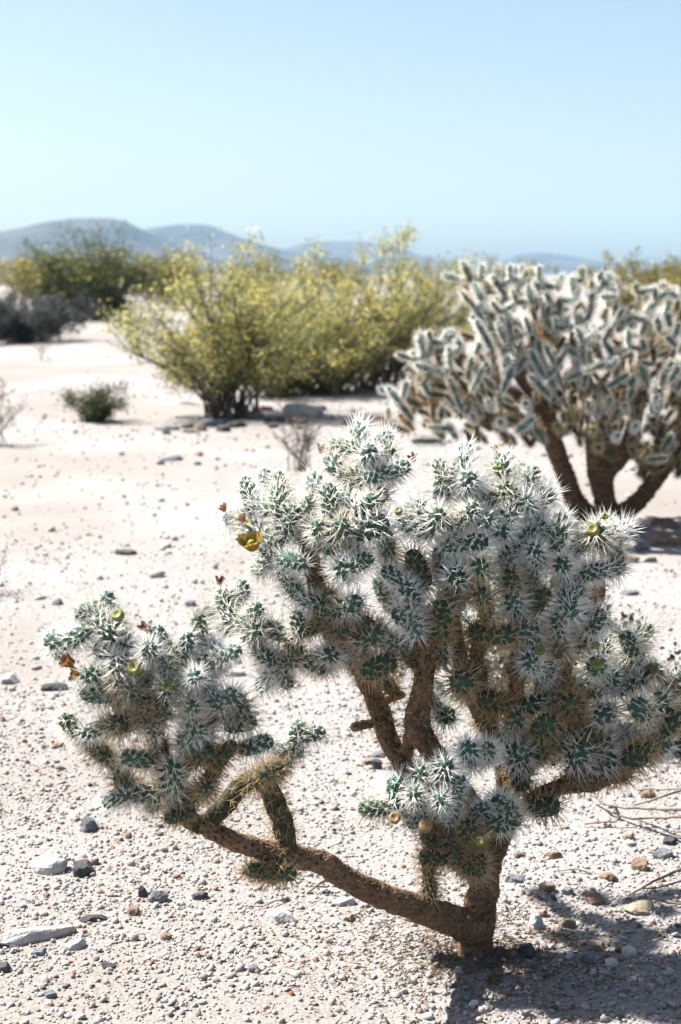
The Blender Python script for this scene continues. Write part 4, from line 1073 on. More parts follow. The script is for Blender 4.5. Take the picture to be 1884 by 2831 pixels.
BACK_MASS=[
(1.9852,7.7027,0.592,1.9822,7.73,0.6345,0.0093,1),
(1.54,7.5116,0.3438,1.556,7.5245,0.429,0.0108,1),
(1.7606,7.0103,0.8815,1.7203,7.0279,0.9103,0.0104,1),
(0.512,7.5922,0.9435,0.488,7.5719,1.0247,0.0112,1),
(1.328,7.6749,1.0917,1.2727,7.6562,1.1511,0.0095,0),
(0.5987,7.652,0.5384,0.5508,7.642,0.5876,0.0104,1),
(0.4602,7.3976,0.6558,0.3996,7.4066,0.6531,0.009,0),
(0.643,7.2113,0.7843,0.5911,7.197,0.8119,0.0107,1),
(1.6412,7.287,0.6213,1.635,7.256,0.7009,0.0104,1),
(0.8944,7.4518,1.112,0.8709,7.4417,1.1911,0.0095,1),
(1.3487,7.6099,0.4124,1.3554,7.6664,0.4177,0.0116,0),
(1.6696,7.4124,1.1281,1.6949,7.3853,1.207,0.012,1),
(1.7863,7.5539,0.8854,1.8277,7.5295,0.9434,0.0122,0),
(1.5261,7.619,0.6935,1.5437,7.6014,0.7414,0.0096,1),
(0.4836,7.2706,0.6186,0.4536,7.2877,0.6943,0.0116,1),
(1.5594,7.0344,0.8991,1.6003,6.9889,0.9246,0.0103,1),
(1.185,7.3588,0.8993,1.1621,7.3787,0.9486,0.0116,1),
(1.5136,7.5461,1.1196,1.5864,7.5597,1.1611,0.0103,0),
(0.8782,7.6876,0.8998,0.8751,7.7014,0.9548,0.0094,0),
(1.6223,7.3455,0.7945,1.631,7.2901,0.8567,0.0115,1),
(0.4113,7.3275,0.6976,0.4048,7.3154,0.7865,0.0101,0),
(0.6944,7.3376,1.1273,0.6607,7.3541,1.1664,0.0123,0),
(1.8998,7.3209,0.436,1.952,7.2886,0.4634,0.0114,0),
(0.8624,7.4414,0.502,0.8937,7.4996,0.5544,0.0125,0),
(1.8252,7.7308,0.4415,1.8997,7.7038,0.4427,0.0112,0),
(1.3587,7.066,0.675,1.3708,7.0265,0.7241,0.0106,1),
(0.4537,7.3146,0.9417,0.3764,7.3322,0.9661,0.0119,0),
(1.3097,7.1645,0.4561,1.2617,7.1645,0.4898,0.0091,0),
(0.7082,7.378,1.1334,0.7023,7.3489,1.182,0.0123,0),
(1.857,7.2352,0.8896,1.9133,7.2276,0.9495,0.011,0),
(1.8198,7.2657,0.7744,1.8294,7.2453,0.8409,0.0106,0),
(1.7456,7.1057,0.6779,1.7945,7.0936,0.7496,0.0123,1),
(0.9233,7.5022,0.9745,0.9222,7.484,1.0395,0.0102,0),
(1.0113,7.4891,1.1554,1.0263,7.4884,1.2299,0.0121,1),
(0.9719,7.5527,0.4691,0.934,7.6051,0.4905,0.012,1),
(1.554,7.2058,1.1789,1.5071,7.2194,1.2183,0.0098,0),
(1.8817,7.5129,1.1328,1.9097,7.5141,1.1742,0.0117,0),
(0.7735,7.4486,1.1962,0.7604,7.4541,1.2507,0.0094,0),
(1.1916,7.0033,0.6835,1.2595,6.9772,0.7294,0.012,0),
(0.4529,7.2788,0.8995,0.3887,7.2257,0.9207,0.0095,1),
(1.6572,7.6833,0.4892,1.7035,7.6542,0.4954,0.0111,1),
(1.1013,7.3232,0.6144,1.0642,7.3241,0.6749,0.0117,1),
(1.2272,7.1711,0.8225,1.2482,7.1559,0.8825,0.0091,1),
(0.6,7.1223,0.9369,0.5932,7.0658,0.9804,0.0102,0),
(1.043,7.2543,0.8072,1.0101,7.2191,0.8392,0.0121,0),
(0.8256,7.4448,1.1105,0.8275,7.4223,1.1647,0.0093,1),
(1.7683,7.545,1.128,1.8059,7.5698,1.169,0.0097,0),
(1.1904,7.5399,0.5202,1.2064,7.5316,0.581,0.012,0),
(1.6711,7.1767,0.4839,1.6626,7.1439,0.5475,0.0126,1),
(0.6681,7.3345,0.7805,0.6185,7.3183,0.8414,0.0101,0),
(0.7875,7.2854,1.0087,0.7938,7.3048,1.0604,0.0123,0),
(0.6561,7.4793,0.815,0.6231,7.5142,0.8344,0.0111,1),
(1.1289,7.1289,1.0486,1.1547,7.1149,1.0926,0.0118,0),
(1.9926,7.6152,0.4175,2.0131,7.6229,0.4887,0.0119,1),
(0.7716,7.5757,0.8569,0.7586,7.5698,0.9443,0.0092,1),
(0.424,7.233,0.8562,0.4143,7.1792,0.8653,0.0095,1),
(1.5313,7.1289,1.1126,1.5634,7.1081,1.1787,0.0123,0),
(1.9836,7.5827,1.0114,1.9913,7.5734,1.0953,0.0115,0),
(1.5862,7.2116,0.5713,1.6305,7.2141,0.6416,0.0095,1),
(0.9585,6.9455,0.6804,0.955,6.9629,0.7347,0.0099,0),
(0.4846,7.3535,0.563,0.4413,7.3385,0.5888,0.009,1),
(0.8392,7.6957,0.6591,0.7968,7.7231,0.7087,0.0089,1),
(1.6068,7.2305,0.758,1.6574,7.2679,0.8089,0.0105,0),
(0.7108,7.4422,0.6054,0.6876,7.4483,0.6824,0.011,1),
(1.1939,7.4083,0.7164,1.1661,7.3572,0.7794,0.009,0),
(1.3491,7.1046,1.1705,1.3495,7.146,1.2143,0.0121,0),
(1.7278,7.5809,1.014,1.7773,7.5501,1.0764,0.0122,1),
(0.9551,7.1632,1.224,0.9297,7.1424,1.2753,0.009,0),
(1.9664,7.623,0.3364,2.0137,7.6158,0.3976,0.01,1),
(1.4803,7.6277,0.7181,1.4891,7.6393,0.77,0.0098,0),
(0.4386,7.4464,0.8095,0.4135,7.4372,0.8563,0.0096,1),
(0.3962,7.2722,0.8582,0.3743,7.2947,0.9211,0.0096,1),
(0.7076,7.3762,0.7074,0.6679,7.3596,0.7528,0.01,1),
(1.1222,7.4962,0.9446,1.102,7.5073,0.995,0.0125,1),
(1.8866,7.4715,1.0208,1.9163,7.4865,1.067,0.0097,0),
(1.8901,7.6672,0.6717,1.9475,7.6559,0.6905,0.0099,0),
(1.2996,7.3894,1.2156,1.2961,7.3606,1.2705,0.0114,0),
(1.7318,7.4253,0.5996,1.7965,7.4154,0.6406,0.0121,0),
(0.9651,7.0499,0.9495,0.9349,6.9983,0.9983,0.0108,0),
(1.1191,7.3087,1.1039,1.1358,7.2752,1.1595,0.009,0),
(1.5383,7.5897,0.819,1.5546,7.6069,0.8848,0.0098,1),
(1.3788,6.9933,0.9459,1.3252,6.9695,0.985,0.0111,0),
(1.6553,7.2906,0.465,1.6969,7.2655,0.5257,0.011,0),
(1.0945,7.5685,1.0994,1.0642,7.5753,1.1685,0.0125,0),
(1.5181,7.6449,0.5788,1.5845,7.6738,0.5928,0.0125,1),
(0.5681,7.6469,0.4393,0.5194,7.6446,0.4898,0.0109,1),
(1.264,7.7757,0.5863,1.2598,7.7714,0.6554,0.01,1),
(0.4815,7.3141,0.9369,0.4601,7.3291,1.0021,0.0126,0),
(0.7466,7.1329,1.2024,0.7201,7.163,1.2693,0.009,0),
(1.5101,7.3263,0.9798,1.5628,7.3261,1.036,0.0091,0),
(0.9034,7.5483,0.4919,0.8879,7.5661,0.569,0.0095,1),
(1.2518,7.5153,0.7324,1.2022,7.4941,0.77,0.0104,0),
(1.1423,6.9138,0.7489,1.1073,6.9139,0.8293,0.0111,0),
(0.9069,7.0519,0.6518,0.9087,6.9932,0.7061,0.0095,1),
(0.7682,7.5555,1.1914,0.7119,7.529,1.238,0.0115,0),
(1.0883,7.5006,0.5835,1.0901,7.5744,0.6308,0.0102,1),
(1.7909,7.5549,1.1063,1.7958,7.6182,1.1327,0.0117,0),
(1.4708,7.1675,0.5661,1.4699,7.1769,0.6213,0.0108,0),
(1.7024,7.4473,0.8518,1.7022,7.4584,0.9273,0.0113,1),
(1.7542,7.2599,1.0889,1.7354,7.1849,1.1289,0.0107,0),
(1.0111,7.2445,0.7991,0.9627,7.2019,0.8408,0.0093,0),
(1.572,7.5001,1.0983,1.5649,7.5542,1.144,0.012,1),
(0.5183,7.2036,0.7374,0.4418,7.173,0.7499,0.009,1),
(1.6639,7.2804,1.0631,1.6829,7.2818,1.1504,0.0117,0),
(0.9306,7.2876,0.8134,0.9081,7.3263,0.8791,0.0116,1),
(0.5905,7.2658,0.9728,0.5639,7.2858,1.0298,0.0117,0),
(0.6863,7.5282,0.6928,0.6472,7.5333,0.7354,0.0109,1),
(1.1756,7.1029,0.5571,1.1616,7.0519,0.6116,0.0099,1),
(0.7045,7.465,0.9679,0.6245,7.4743,0.9918,0.0117,0),
(1.4734,7.1213,1.0831,1.5169,7.0837,1.1422,0.0124,0),
(1.13,6.9937,0.5821,1.1373,6.9553,0.6158,0.0123,0),
(1.9553,7.3883,0.7375,1.947,7.3345,0.7785,0.0105,0),
(1.8533,7.641,0.9991,1.8607,7.685,1.0573,0.0111,1),
(0.4739,7.4738,0.6841,0.465,7.5021,0.7286,0.0091,1),
(0.6768,7.5442,1.2152,0.6512,7.4917,1.2494,0.0092,0),
(0.6922,7.4688,1.2031,0.6301,7.4597,1.2545,0.0091,1),
(1.0942,7.4064,0.9544,1.0572,7.4211,1.0066,0.0101,0),
(1.8834,7.557,0.3343,1.9385,7.6035,0.3383,0.0098,0),
(1.0831,7.396,1.0864,1.0533,7.3773,1.1501,0.0107,1),
(1.9736,7.5699,1.1324,1.9863,7.6108,1.197,0.0094,1),
(1.8195,7.3109,0.6466,1.8297,7.3557,0.7142,0.0097,0),
(0.7213,7.0971,0.7172,0.6434,7.1171,0.7264,0.009,0),
(1.3871,7.035,0.4765,1.3063,7.0199,0.4956,0.0094,0),
(1.4274,7.4798,1.211,1.4412,7.533,1.2794,0.0119,0),
(1.0326,7.3413,1.1408,0.9847,7.3325,1.1882,0.0098,0),
(1.8141,7.1895,0.7997,1.8398,7.1742,0.8507,0.0117,0),
(1.3211,7.2544,1.0762,1.3492,7.2625,1.1276,0.0115,1),
(1.7317,7.5725,0.5924,1.7513,7.525,0.6517,0.0098,0),
(0.8161,7.2081,0.6205,0.8065,7.2095,0.702,0.0118,0),
(1.2944,7.5607,0.5424,1.3035,7.5696,0.6012,0.0092,1),
(0.7553,7.0069,0.7607,0.7054,6.9889,0.8059,0.0091,1),
(0.6031,7.1011,0.8443,0.552,7.1083,0.9025,0.0102,0),
(1.1063,7.1464,0.4851,1.1584,7.1179,0.5499,0.0102,0),
(0.8318,7.5751,0.7541,0.7898,7.5811,0.8138,0.0119,1),
(0.7268,6.9855,0.9112,0.7406,7.0187,0.9732,0.0124,0),
(1.8431,7.2754,0.4812,1.8776,7.2224,0.5205,0.0116,1),
(0.8216,7.6494,0.6695,0.7892,7.6711,0.7131,0.0109,1),
(1.1129,7.1522,1.0147,1.1196,7.134,1.0917,0.0116,1),
(1.0788,7.0579,0.9381,1.1027,7.0558,0.9979,0.0116,1),
(1.3386,7.1758,0.5241,1.3048,7.1211,0.5489,0.0125,1),
(1.5345,7.4883,0.5823,1.5125,7.5151,0.6422,0.0106,0),
(1.5618,7.4394,0.324,1.5918,7.4811,0.3465,0.011,0),
(1.0483,7.5156,1.1987,1.0737,7.4887,1.2364,0.0112,1),
(0.6599,7.0915,0.6018,0.5928,7.1183,0.6525,0.0114,1),
(1.2636,7.5229,0.8773,1.3072,7.5026,0.9123,0.0102,0),
(1.8355,7.1681,0.8627,1.8654,7.1451,0.9132,0.0114,1),
(1.0005,7.5411,1.0916,1.0055,7.5364,1.1694,0.0109,0),
(1.6832,7.4527,0.9862,1.7437,7.4094,1.0339,0.0096,0),
(1.1801,7.4036,0.5766,1.1958,7.4027,0.6503,0.0106,1),
(1.8352,7.5789,0.5401,1.8636,7.595,0.5796,0.0099,0),
(1.614,7.5716,0.2681,1.6108,7.6089,0.3328,0.0107,0),
(1.7004,7.4795,0.8582,1.7109,7.5165,0.9092,0.0113,1),
(1.0768,7.3448,0.9223,1.0648,7.3273,0.9787,0.0107,0),
(1.4025,7.2729,1.1418,1.3884,7.2866,1.1899,0.0112,0),
(0.7568,7.1866,1.0664,0.7444,7.1418,1.1361,0.0116,0),
(1.0949,7.1813,0.9061,1.0862,7.1567,0.959,0.0116,0),
(1.6973,7.2068,0.3921,1.7612,7.1989,0.4412,0.0119,1),
(1.0849,7.5039,1.0386,1.0606,7.5124,1.1048,0.0096,0),
(0.9598,7.079,0.9143,0.9471,7.0286,0.9875,0.0117,0),
(1.3957,7.5677,0.8385,1.3654,7.5946,0.8994,0.01,0),
(1.4353,7.5481,0.9563,1.4173,7.5346,1.0013,0.0113,0),
(0.4322,7.573,0.7072,0.3975,7.5983,0.7562,0.0092,1),
(1.7766,7.7817,0.8711,1.778,7.7517,0.921,0.01,0),
(1.5951,7.6027,0.4026,1.5818,7.6651,0.438,0.012,1),
(0.7215,7.1541,0.6726,0.7156,7.1614,0.7292,0.0093,1),
(1.5448,7.3808,0.6982,1.5437,7.407,0.7752,0.0112,1),
(1.3706,7.2249,0.6652,1.3523,7.2448,0.7125,0.0122,0),
(1.8671,7.4974,0.6689,1.9083,7.5178,0.7201,0.0107,1),
(1.4777,7.552,1.0221,1.49,7.6151,1.0785,0.0108,0),
(0.7524,7.0663,0.8502,0.7558,7.0619,0.9108,0.0091,1),
(0.6122,7.5451,0.9513,0.571,7.5706,1.0074,0.009,1),
(1.6534,7.4841,1.1424,1.6763,7.5088,1.208,0.0108,0),
(1.4602,7.6638,0.4792,1.5118,7.6504,0.5068,0.0097,1),
(1.6556,7.1109,1.1141,1.6586,7.0655,1.1696,0.0125,0),
(0.95,7.4486,1.016,0.8993,7.4569,1.0615,0.0126,0),
(1.8687,7.3576,0.7005,1.8921,7.3799,0.768,0.0121,0),
(1.4768,7.4421,0.7111,1.4604,7.4691,0.7791,0.0095,1),
(1.8964,7.3046,0.7576,1.9312,7.3344,0.8322,0.012,0),
(1.8844,7.5234,1.0042,1.94,7.5655,1.0328,0.0101,0),
(0.674,7.2468,0.6985,0.6159,7.2614,0.7338,0.0097,1),
(1.7709,7.3249,0.9821,1.8147,7.3335,1.0426,0.0117,1),
(1.2092,7.5073,0.6688,1.2514,7.4689,0.7211,0.0116,0),
(1.8897,7.5209,0.9982,1.9524,7.5716,1.0131,0.0117,0),
(1.5162,7.5228,1.0488,1.5044,7.5276,1.1238,0.0101,1),
(0.5035,7.3347,0.885,0.4452,7.3219,0.9438,0.0104,1),
(1.6843,7.3644,1.0683,1.7024,7.3534,1.1319,0.0097,0),
(1.4234,7.2869,0.925,1.445,7.2546,0.9872,0.0108,0),
(1.4286,7.5472,1.1262,1.4016,7.5302,1.18,0.0119,0),
(1.1189,7.2448,0.9461,1.0473,7.2282,0.9783,0.0102,1),
(1.0191,7.0233,0.9402,1.0439,7.0553,0.985,0.0091,0),
(1.0424,7.002,0.8838,1.0543,7.0318,0.925,0.0116,0),
(1.2401,6.9782,0.7136,1.1794,6.9909,0.7689,0.0105,1),
(1.4204,7.6046,0.6485,1.409,7.5954,0.7357,0.0102,1),
(1.0403,7.2651,1.0596,1.047,7.2418,1.1174,0.009,0),
(0.5651,7.3533,0.6787,0.4904,7.3158,0.6891,0.0114,0),
(1.6074,7.3383,0.9514,1.6652,7.3068,1.0011,0.0125,0),
(1.6115,7.4321,0.6103,1.6112,7.4308,0.6734,0.0093,1),
(1.5329,6.9684,0.9491,1.5777,6.9913,0.9909,0.0102,0),
(1.2508,6.9821,0.6487,1.2497,6.9627,0.7215,0.0097,0),
(1.5509,7.3452,0.4579,1.5329,7.3135,0.5203,0.0121,1),
(1.5369,7.6008,0.4022,1.6057,7.6205,0.4238,0.0105,1),
(0.7464,7.2591,1.146,0.7154,7.2433,1.1912,0.0094,1),
(0.6072,7.4118,0.867,0.5963,7.4023,0.931,0.0107,0),
(0.9345,7.1426,0.5697,0.9,7.0891,0.6204,0.0105,0),
(0.5125,7.1912,0.5612,0.4593,7.2034,0.563,0.0117,0),
(0.4986,7.6039,0.5066,0.4439,7.6033,0.5282,0.0122,1),
(0.9466,7.3904,1.1247,0.9492,7.4334,1.1717,0.0097,0),
(1.818,7.0367,0.5945,1.864,7.0201,0.6588,0.0108,1),
(0.8814,7.3578,1.126,0.8345,7.3364,1.1996,0.0096,0),
(1.0417,7.3424,0.911,1.04,7.3307,0.9607,0.0101,0),
(1.1721,7.1142,1.189,1.1575,7.1355,1.272,0.0123,0),
(0.674,7.5622,0.9484,0.6302,7.5995,1.0083,0.0098,0),
(1.6095,7.6817,0.5778,1.6663,7.6823,0.6084,0.0116,1),
(0.7527,7.2781,0.443,0.7144,7.2303,0.4917,0.0104,0),
(1.1812,7.2386,1.1219,1.2148,7.2265,1.1582,0.01,0),
(1.5745,7.5109,0.8249,1.6009,7.5345,0.8856,0.0116,1),
(1.7978,7.5315,1.0097,1.8499,7.5126,1.0262,0.0126,0),
(0.8818,7.2121,1.1869,0.849,7.1907,1.2491,0.0117,0),
(0.6826,7.2178,0.523,0.6326,7.2367,0.5439,0.009,0),
(1.8417,7.739,0.4727,1.8917,7.7492,0.5059,0.0109,0),
(1.4196,7.5233,1.2139,1.4604,7.5403,1.2496,0.0125,0),
(0.4308,7.1402,0.7167,0.3876,7.0861,0.7302,0.0098,0),
(1.5329,7.2081,0.7867,1.4844,7.1658,0.838,0.0095,1),
(1.4058,6.9909,0.7679,1.392,6.9981,0.827,0.0124,1),
(1.6428,7.248,0.9073,1.6236,7.2869,0.982,0.0094,0),
(1.2755,7.2183,0.9062,1.2405,7.1885,0.9361,0.0114,1),
(1.4532,7.2447,1.0515,1.4439,7.2335,1.1185,0.0125,0),
(1.2338,7.2794,0.6602,1.2354,7.3275,0.7253,0.0098,1),
(0.8292,7.5795,1.0749,0.789,7.5807,1.1247,0.0119,0),
(0.6301,7.0432,0.7205,0.5858,7.0278,0.7878,0.0117,1),
(1.1788,7.4011,0.4672,1.1946,7.3881,0.5247,0.0091,1),
(1.9906,7.6763,0.648,2.022,7.7277,0.6684,0.0101,1),
(1.1367,7.2001,1.0373,1.1273,7.2025,1.1032,0.0125,0),
(1.2584,7.2047,1.2045,1.2533,7.1853,1.2703,0.0101,0),
(1.8214,7.1863,0.9535,1.8065,7.1438,1.0167,0.0109,0),
(0.4379,7.4908,0.6486,0.4018,7.5019,0.717,0.01,0),
(1.4672,7.3248,0.9665,1.4965,7.2937,1.0025,0.0089,0),
(1.6293,7.2075,0.9618,1.6332,7.1949,1.0139,0.0118,0),
(1.1556,7.6741,0.5557,1.135,7.7265,0.594,0.0095,0),
(0.5523,7.5891,0.5761,0.5419,7.6537,0.6019,0.0092,0),
(1.2592,7.2317,0.7454,1.225,7.206,0.8165,0.0104,0),
(1.8362,7.5124,0.596,1.8433,7.547,0.6347,0.0095,0),
(0.5442,7.169,0.7252,0.4754,7.1652,0.7542,0.0122,0),
(0.823,7.2271,1.0554,0.7708,7.2515,1.1203,0.0112,1),
(1.837,7.2335,1.086,1.8482,7.2336,1.1371,0.0126,1),
(1.8472,7.7124,1.0234,1.8957,7.6921,1.0645,0.0112,0),
(0.9986,7.0725,0.8593,0.9959,7.0897,0.9183,0.0094,0),
(1.0196,7.6003,0.7943,0.9964,7.6351,0.8302,0.0123,0),
(1.688,7.6266,0.4838,1.6762,7.6448,0.5404,0.0108,1),
(0.9422,7.4809,0.8345,0.9354,7.4783,0.8891,0.0097,1),
(1.1429,7.5985,0.5344,1.1562,7.6361,0.6145,0.0122,1),
(1.6685,7.4325,0.8096,1.698,7.4498,0.8532,0.012,1),
(0.8596,7.3961,0.7583,0.8606,7.4017,0.8105,0.009,0),
(1.3499,7.0192,0.8328,1.3065,7.0295,0.8602,0.0105,0),
(1.5373,7.1314,0.4073,1.5436,7.129,0.4678,0.0108,0),
(0.6113,7.1426,0.8603,0.5796,7.1126,0.909,0.0089,0),
(1.5185,7.1723,0.9311,1.5574,7.166,0.9894,0.0114,0),
(0.8239,7.592,1.1075,0.767,7.5815,1.1199,0.012,0),
(1.9357,7.6663,0.5528,1.994,7.7269,0.5764,0.0106,0),
(0.7378,7.4858,0.8278,0.6785,7.4896,0.8633,0.011,1),
(0.8635,7.5667,0.6244,0.8457,7.5465,0.6968,0.0101,1),
(1.7638,7.051,0.4787,1.787,6.9986,0.5312,0.0125,1),
(1.5477,7.427,0.3941,1.6019,7.4462,0.4153,0.0103,1),
(1.4394,7.6332,0.4551,1.441,7.6231,0.5409,0.011,0),
(0.5813,7.6852,0.6954,0.5731,7.668,0.7426,0.0098,0),
(0.9058,7.1017,0.5581,0.8303,7.076,0.5907,0.0122,0),
(1.1028,7.139,0.8375,1.064,7.0949,0.8846,0.0096,0),
(1.0324,6.9306,0.7253,1.0235,6.9557,0.779,0.0123,1),
(0.8212,7.5107,0.855,0.7847,7.5017,0.9287,0.0095,1),
(1.6793,7.1559,0.6194,1.6912,7.1728,0.6725,0.0105,1),
(0.4075,7.2602,0.8588,0.3987,7.2844,0.906,0.009,1),
(1.4802,7.0932,0.4053,1.4448,7.0235,0.4472,0.0114,0),
(1.4819,7.1635,1.1708,1.5049,7.1293,1.2207,0.01,0),
(1.815,7.6282,0.4611,1.8577,7.6116,0.4911,0.0095,0),
(1.932,7.4145,1.085,1.9409,7.4396,1.1387,0.0092,0),
(1.3342,7.1166,0.7069,1.3079,7.0989,0.7562,0.0105,0),
(1.727,6.9919,0.6504,1.7803,7.0101,0.6908,0.0095,1),
(1.1998,7.0548,0.9868,1.1803,7.017,1.0378,0.0089,1),
(1.4828,7.3038,0.4784,1.4886,7.2856,0.5518,0.0097,1),
(0.6827,7.3571,0.7493,0.636,7.3292,0.8006,0.0097,1),
(1.6802,7.5439,0.3623,1.709,7.5329,0.4101,0.0113,0),
(1.8145,7.3402,0.8649,1.8446,7.3263,0.9173,0.0101,0),
(1.2744,7.5141,0.5003,1.2854,7.516,0.5545,0.009,1),
(0.4873,7.5793,0.7242,0.4391,7.5776,0.7632,0.0089,0),
(0.8926,6.9936,1.0049,0.9168,6.967,1.0454,0.0117,0),
(0.6929,7.4654,1.2582,0.6587,7.4213,1.2789,0.0119,0),
(1.2661,7.678,0.7142,1.2479,7.6651,0.7995,0.0123,0),
(1.3975,7.7115,0.4761,1.4095,7.7617,0.4877,0.0111,1),
(1.0203,7.0481,1.1228,0.9891,6.9983,1.1581,0.0114,0),
(0.8413,7.2975,0.5595,0.8161,7.2669,0.6157,0.0095,0),
(0.8624,7.1906,0.8099,0.8412,7.1867,0.8657,0.0117,1),
(0.8586,7.0396,0.9496,0.8695,7.0336,1.0351,0.0115,1),
(1.3702,7.3414,0.3828,1.355,7.3972,0.4487,0.0105,1),
(1.0361,7.4764,0.9925,1.0472,7.486,1.0673,0.0122,1),
(0.639,7.6162,0.6712,0.6337,7.5674,0.7048,0.0091,1),
(0.5842,7.6749,0.5424,0.516,7.6367,0.5513,0.0106,0),
(1.6969,7.4376,0.8129,1.7121,7.4654,0.8667,0.0117,0),
(1.5903,6.9738,0.5824,1.6381,6.9797,0.6462,0.01,1),
(1.5156,7.6767,0.9956,1.5169,7.7327,1.0422,0.0115,0),
(0.4545,7.3703,0.5882,0.4014,7.3442,0.5998,0.0109,1),
(1.4567,6.9744,0.6019,1.4666,6.9898,0.6568,0.0103,1),
(1.009,6.9826,0.809,0.9729,6.9492,0.8318,0.0102,1),
(1.7939,7.5459,1.1758,1.7591,7.5456,1.227,0.0119,0),
(1.0829,7.5195,0.9044,1.0944,7.5405,0.9813,0.0106,0),
(1.4455,7.2868,0.9988,1.4619,7.3056,1.0455,0.0097,1),
(0.8649,6.9352,0.6398,0.7887,6.9611,0.6716,0.012,0),
(1.8537,7.2052,0.9416,1.8566,7.2012,1.0304,0.0105,0),
(0.5075,7.2927,0.8088,0.42,7.2835,0.8215,0.0112,1),
(0.7251,7.0578,0.8057,0.7049,7.0431,0.8742,0.012,0),
(1.5472,7.1951,1.0884,1.5307,7.1489,1.1378,0.0111,1),
(1.5492,7.5355,1.0235,1.5522,7.5447,1.0978,0.0096,0),
(1.5081,7.0565,0.524,1.5231,6.9851,0.5661,0.0097,0),
(1.1193,7.6633,1.0218,1.1425,7.6992,1.0871,0.0117,1),
(1.1463,7.6234,1.0484,1.1186,7.6077,1.1285,0.0101,0),
(1.1985,7.3194,0.7524,1.2317,7.377,0.8107,0.0124,1),
(0.4327,7.106,0.6763,0.3857,7.0862,0.7153,0.0096,0),
(1.2598,7.6443,0.9043,1.2236,7.6367,0.9496,0.0111,0),
(1.5872,7.1042,0.9569,1.6039,7.1076,1.0041,0.0112,0),
(0.8954,7.4014,0.9953,0.8966,7.3742,1.0695,0.0121,0),
(1.7941,7.4317,0.3491,1.86,7.4436,0.3316,0.0122,1),
(0.8955,7.3974,1.2071,0.9156,7.3607,1.2652,0.0113,0),
(1.4596,7.4662,0.8615,1.533,7.4937,0.8902,0.0123,1),
(1.371,7.0373,0.5084,1.3507,6.9863,0.5765,0.0112,1),
(1.6222,7.1571,0.4789,1.6182,7.1745,0.5355,0.0115,0),
(1.8145,7.37,0.8061,1.8612,7.3371,0.8515,0.0121,1),
(1.4963,7.4768,1.0864,1.5217,7.5099,1.1407,0.0091,0),
(1.2985,7.102,1.1757,1.32,7.0861,1.2259,0.0099,0),
(0.4505,7.2595,0.5237,0.4207,7.2211,0.545,0.0098,1),
(1.6321,7.2465,0.4919,1.6551,7.2424,0.5656,0.0093,0),
(0.9736,7.43,0.8039,0.9214,7.3962,0.8285,0.01,1),
(1.2267,7.3999,1.2502,1.19,7.3759,1.2909,0.0101,0),
(0.8676,7.2432,0.432,0.8296,7.2545,0.4856,0.012,0),
(0.8016,7.3139,1.0204,0.8117,7.3486,1.0773,0.0109,1),
(1.7382,7.7052,0.9487,1.7621,7.7461,0.976,0.0109,1),
(1.1204,7.2406,1.1246,1.1435,7.251,1.1873,0.012,1),
(1.1142,7.1727,0.8273,1.0515,7.1462,0.8693,0.0119,1),
(1.4637,7.1995,0.4409,1.4903,7.1296,0.483,0.012,1),
(1.6485,7.2156,0.4381,1.6815,7.1645,0.4665,0.0098,0),
(1.327,7.14,0.4185,1.2947,7.1368,0.4804,0.0102,1),
(1.4319,7.0433,0.4687,1.4623,7.0269,0.5079,0.0093,1),
(1.0062,7.3961,0.8987,0.9681,7.4202,0.9333,0.0104,1),
(0.5076,7.1615,0.8421,0.4862,7.1592,0.893,0.0101,0),
(0.8227,7.6925,0.5322,0.8024,7.6759,0.5929,0.0094,1),
(1.0699,7.6671,0.8813,1.0899,7.6366,0.9314,0.0119,1),
(0.8989,7.4804,0.5731,0.8795,7.4342,0.6017,0.0113,0),
(0.9456,7.2028,0.5224,0.9516,7.195,0.6026,0.0115,0),
(1.8323,7.5643,0.9378,1.8705,7.6271,0.972,0.0117,1),
(0.7703,7.4826,0.9543,0.7364,7.4583,0.9943,0.0091,1),
(0.9875,7.2512,1.1163,1.0025,7.2359,1.1947,0.0111,0),
(1.793,7.0766,0.9384,1.8208,7.0567,1.0051,0.0119,0),
(0.6923,7.2577,1.1498,0.6971,7.2569,1.2226,0.0124,0),
(1.676,7.0876,1.0697,1.6953,7.0743,1.1293,0.009,1),
(0.7069,7.3995,0.7909,0.6895,7.4299,0.8356,0.0108,1),
(0.7272,7.0947,1.1004,0.6831,7.0619,1.1454,0.0125,1),
(1.5397,7.2273,0.6276,1.5466,7.2258,0.7087,0.0114,0),
(1.3101,7.348,0.9033,1.2662,7.3593,0.9683,0.0119,1),
(1.8944,7.3073,0.9751,1.8936,7.2813,1.0244,0.0096,0),
(0.7086,7.0839,0.87,0.6646,7.0639,0.8983,0.0125,0),
(0.5537,7.6248,0.8565,0.4992,7.6313,0.8829,0.0099,1),
(1.6912,7.2161,1.0607,1.7048,7.1603,1.1279,0.0107,0),
(0.5375,7.6243,0.6875,0.4716,7.6248,0.7053,0.0126,1),
(1.5249,7.4507,0.338,1.5895,7.4243,0.3797,0.0091,0),
(0.5217,7.59,0.8924,0.4985,7.5519,0.9394,0.0103,1),
(0.8964,7.1374,0.9391,0.8678,7.1598,0.9948,0.01,0),
(1.7272,7.1829,1.1429,1.7408,7.1965,1.1953,0.0124,0),
(1.8447,7.1577,0.4053,1.8595,7.0986,0.461,0.0103,1),
(0.9537,7.5161,0.8338,0.9548,7.4584,0.884,0.0103,1),
(1.5011,7.398,0.4906,1.5281,7.4358,0.5225,0.0125,1),
(0.7305,7.1615,1.1984,0.7203,7.1763,1.263,0.0108,0),
(1.3432,7.3783,0.7529,1.2951,7.3928,0.8148,0.0089,0),
(1.1269,7.4333,1.2148,1.1072,7.426,1.2747,0.0118,0),
(1.7264,7.4282,0.9684,1.714,7.433,1.0494,0.0098,1),
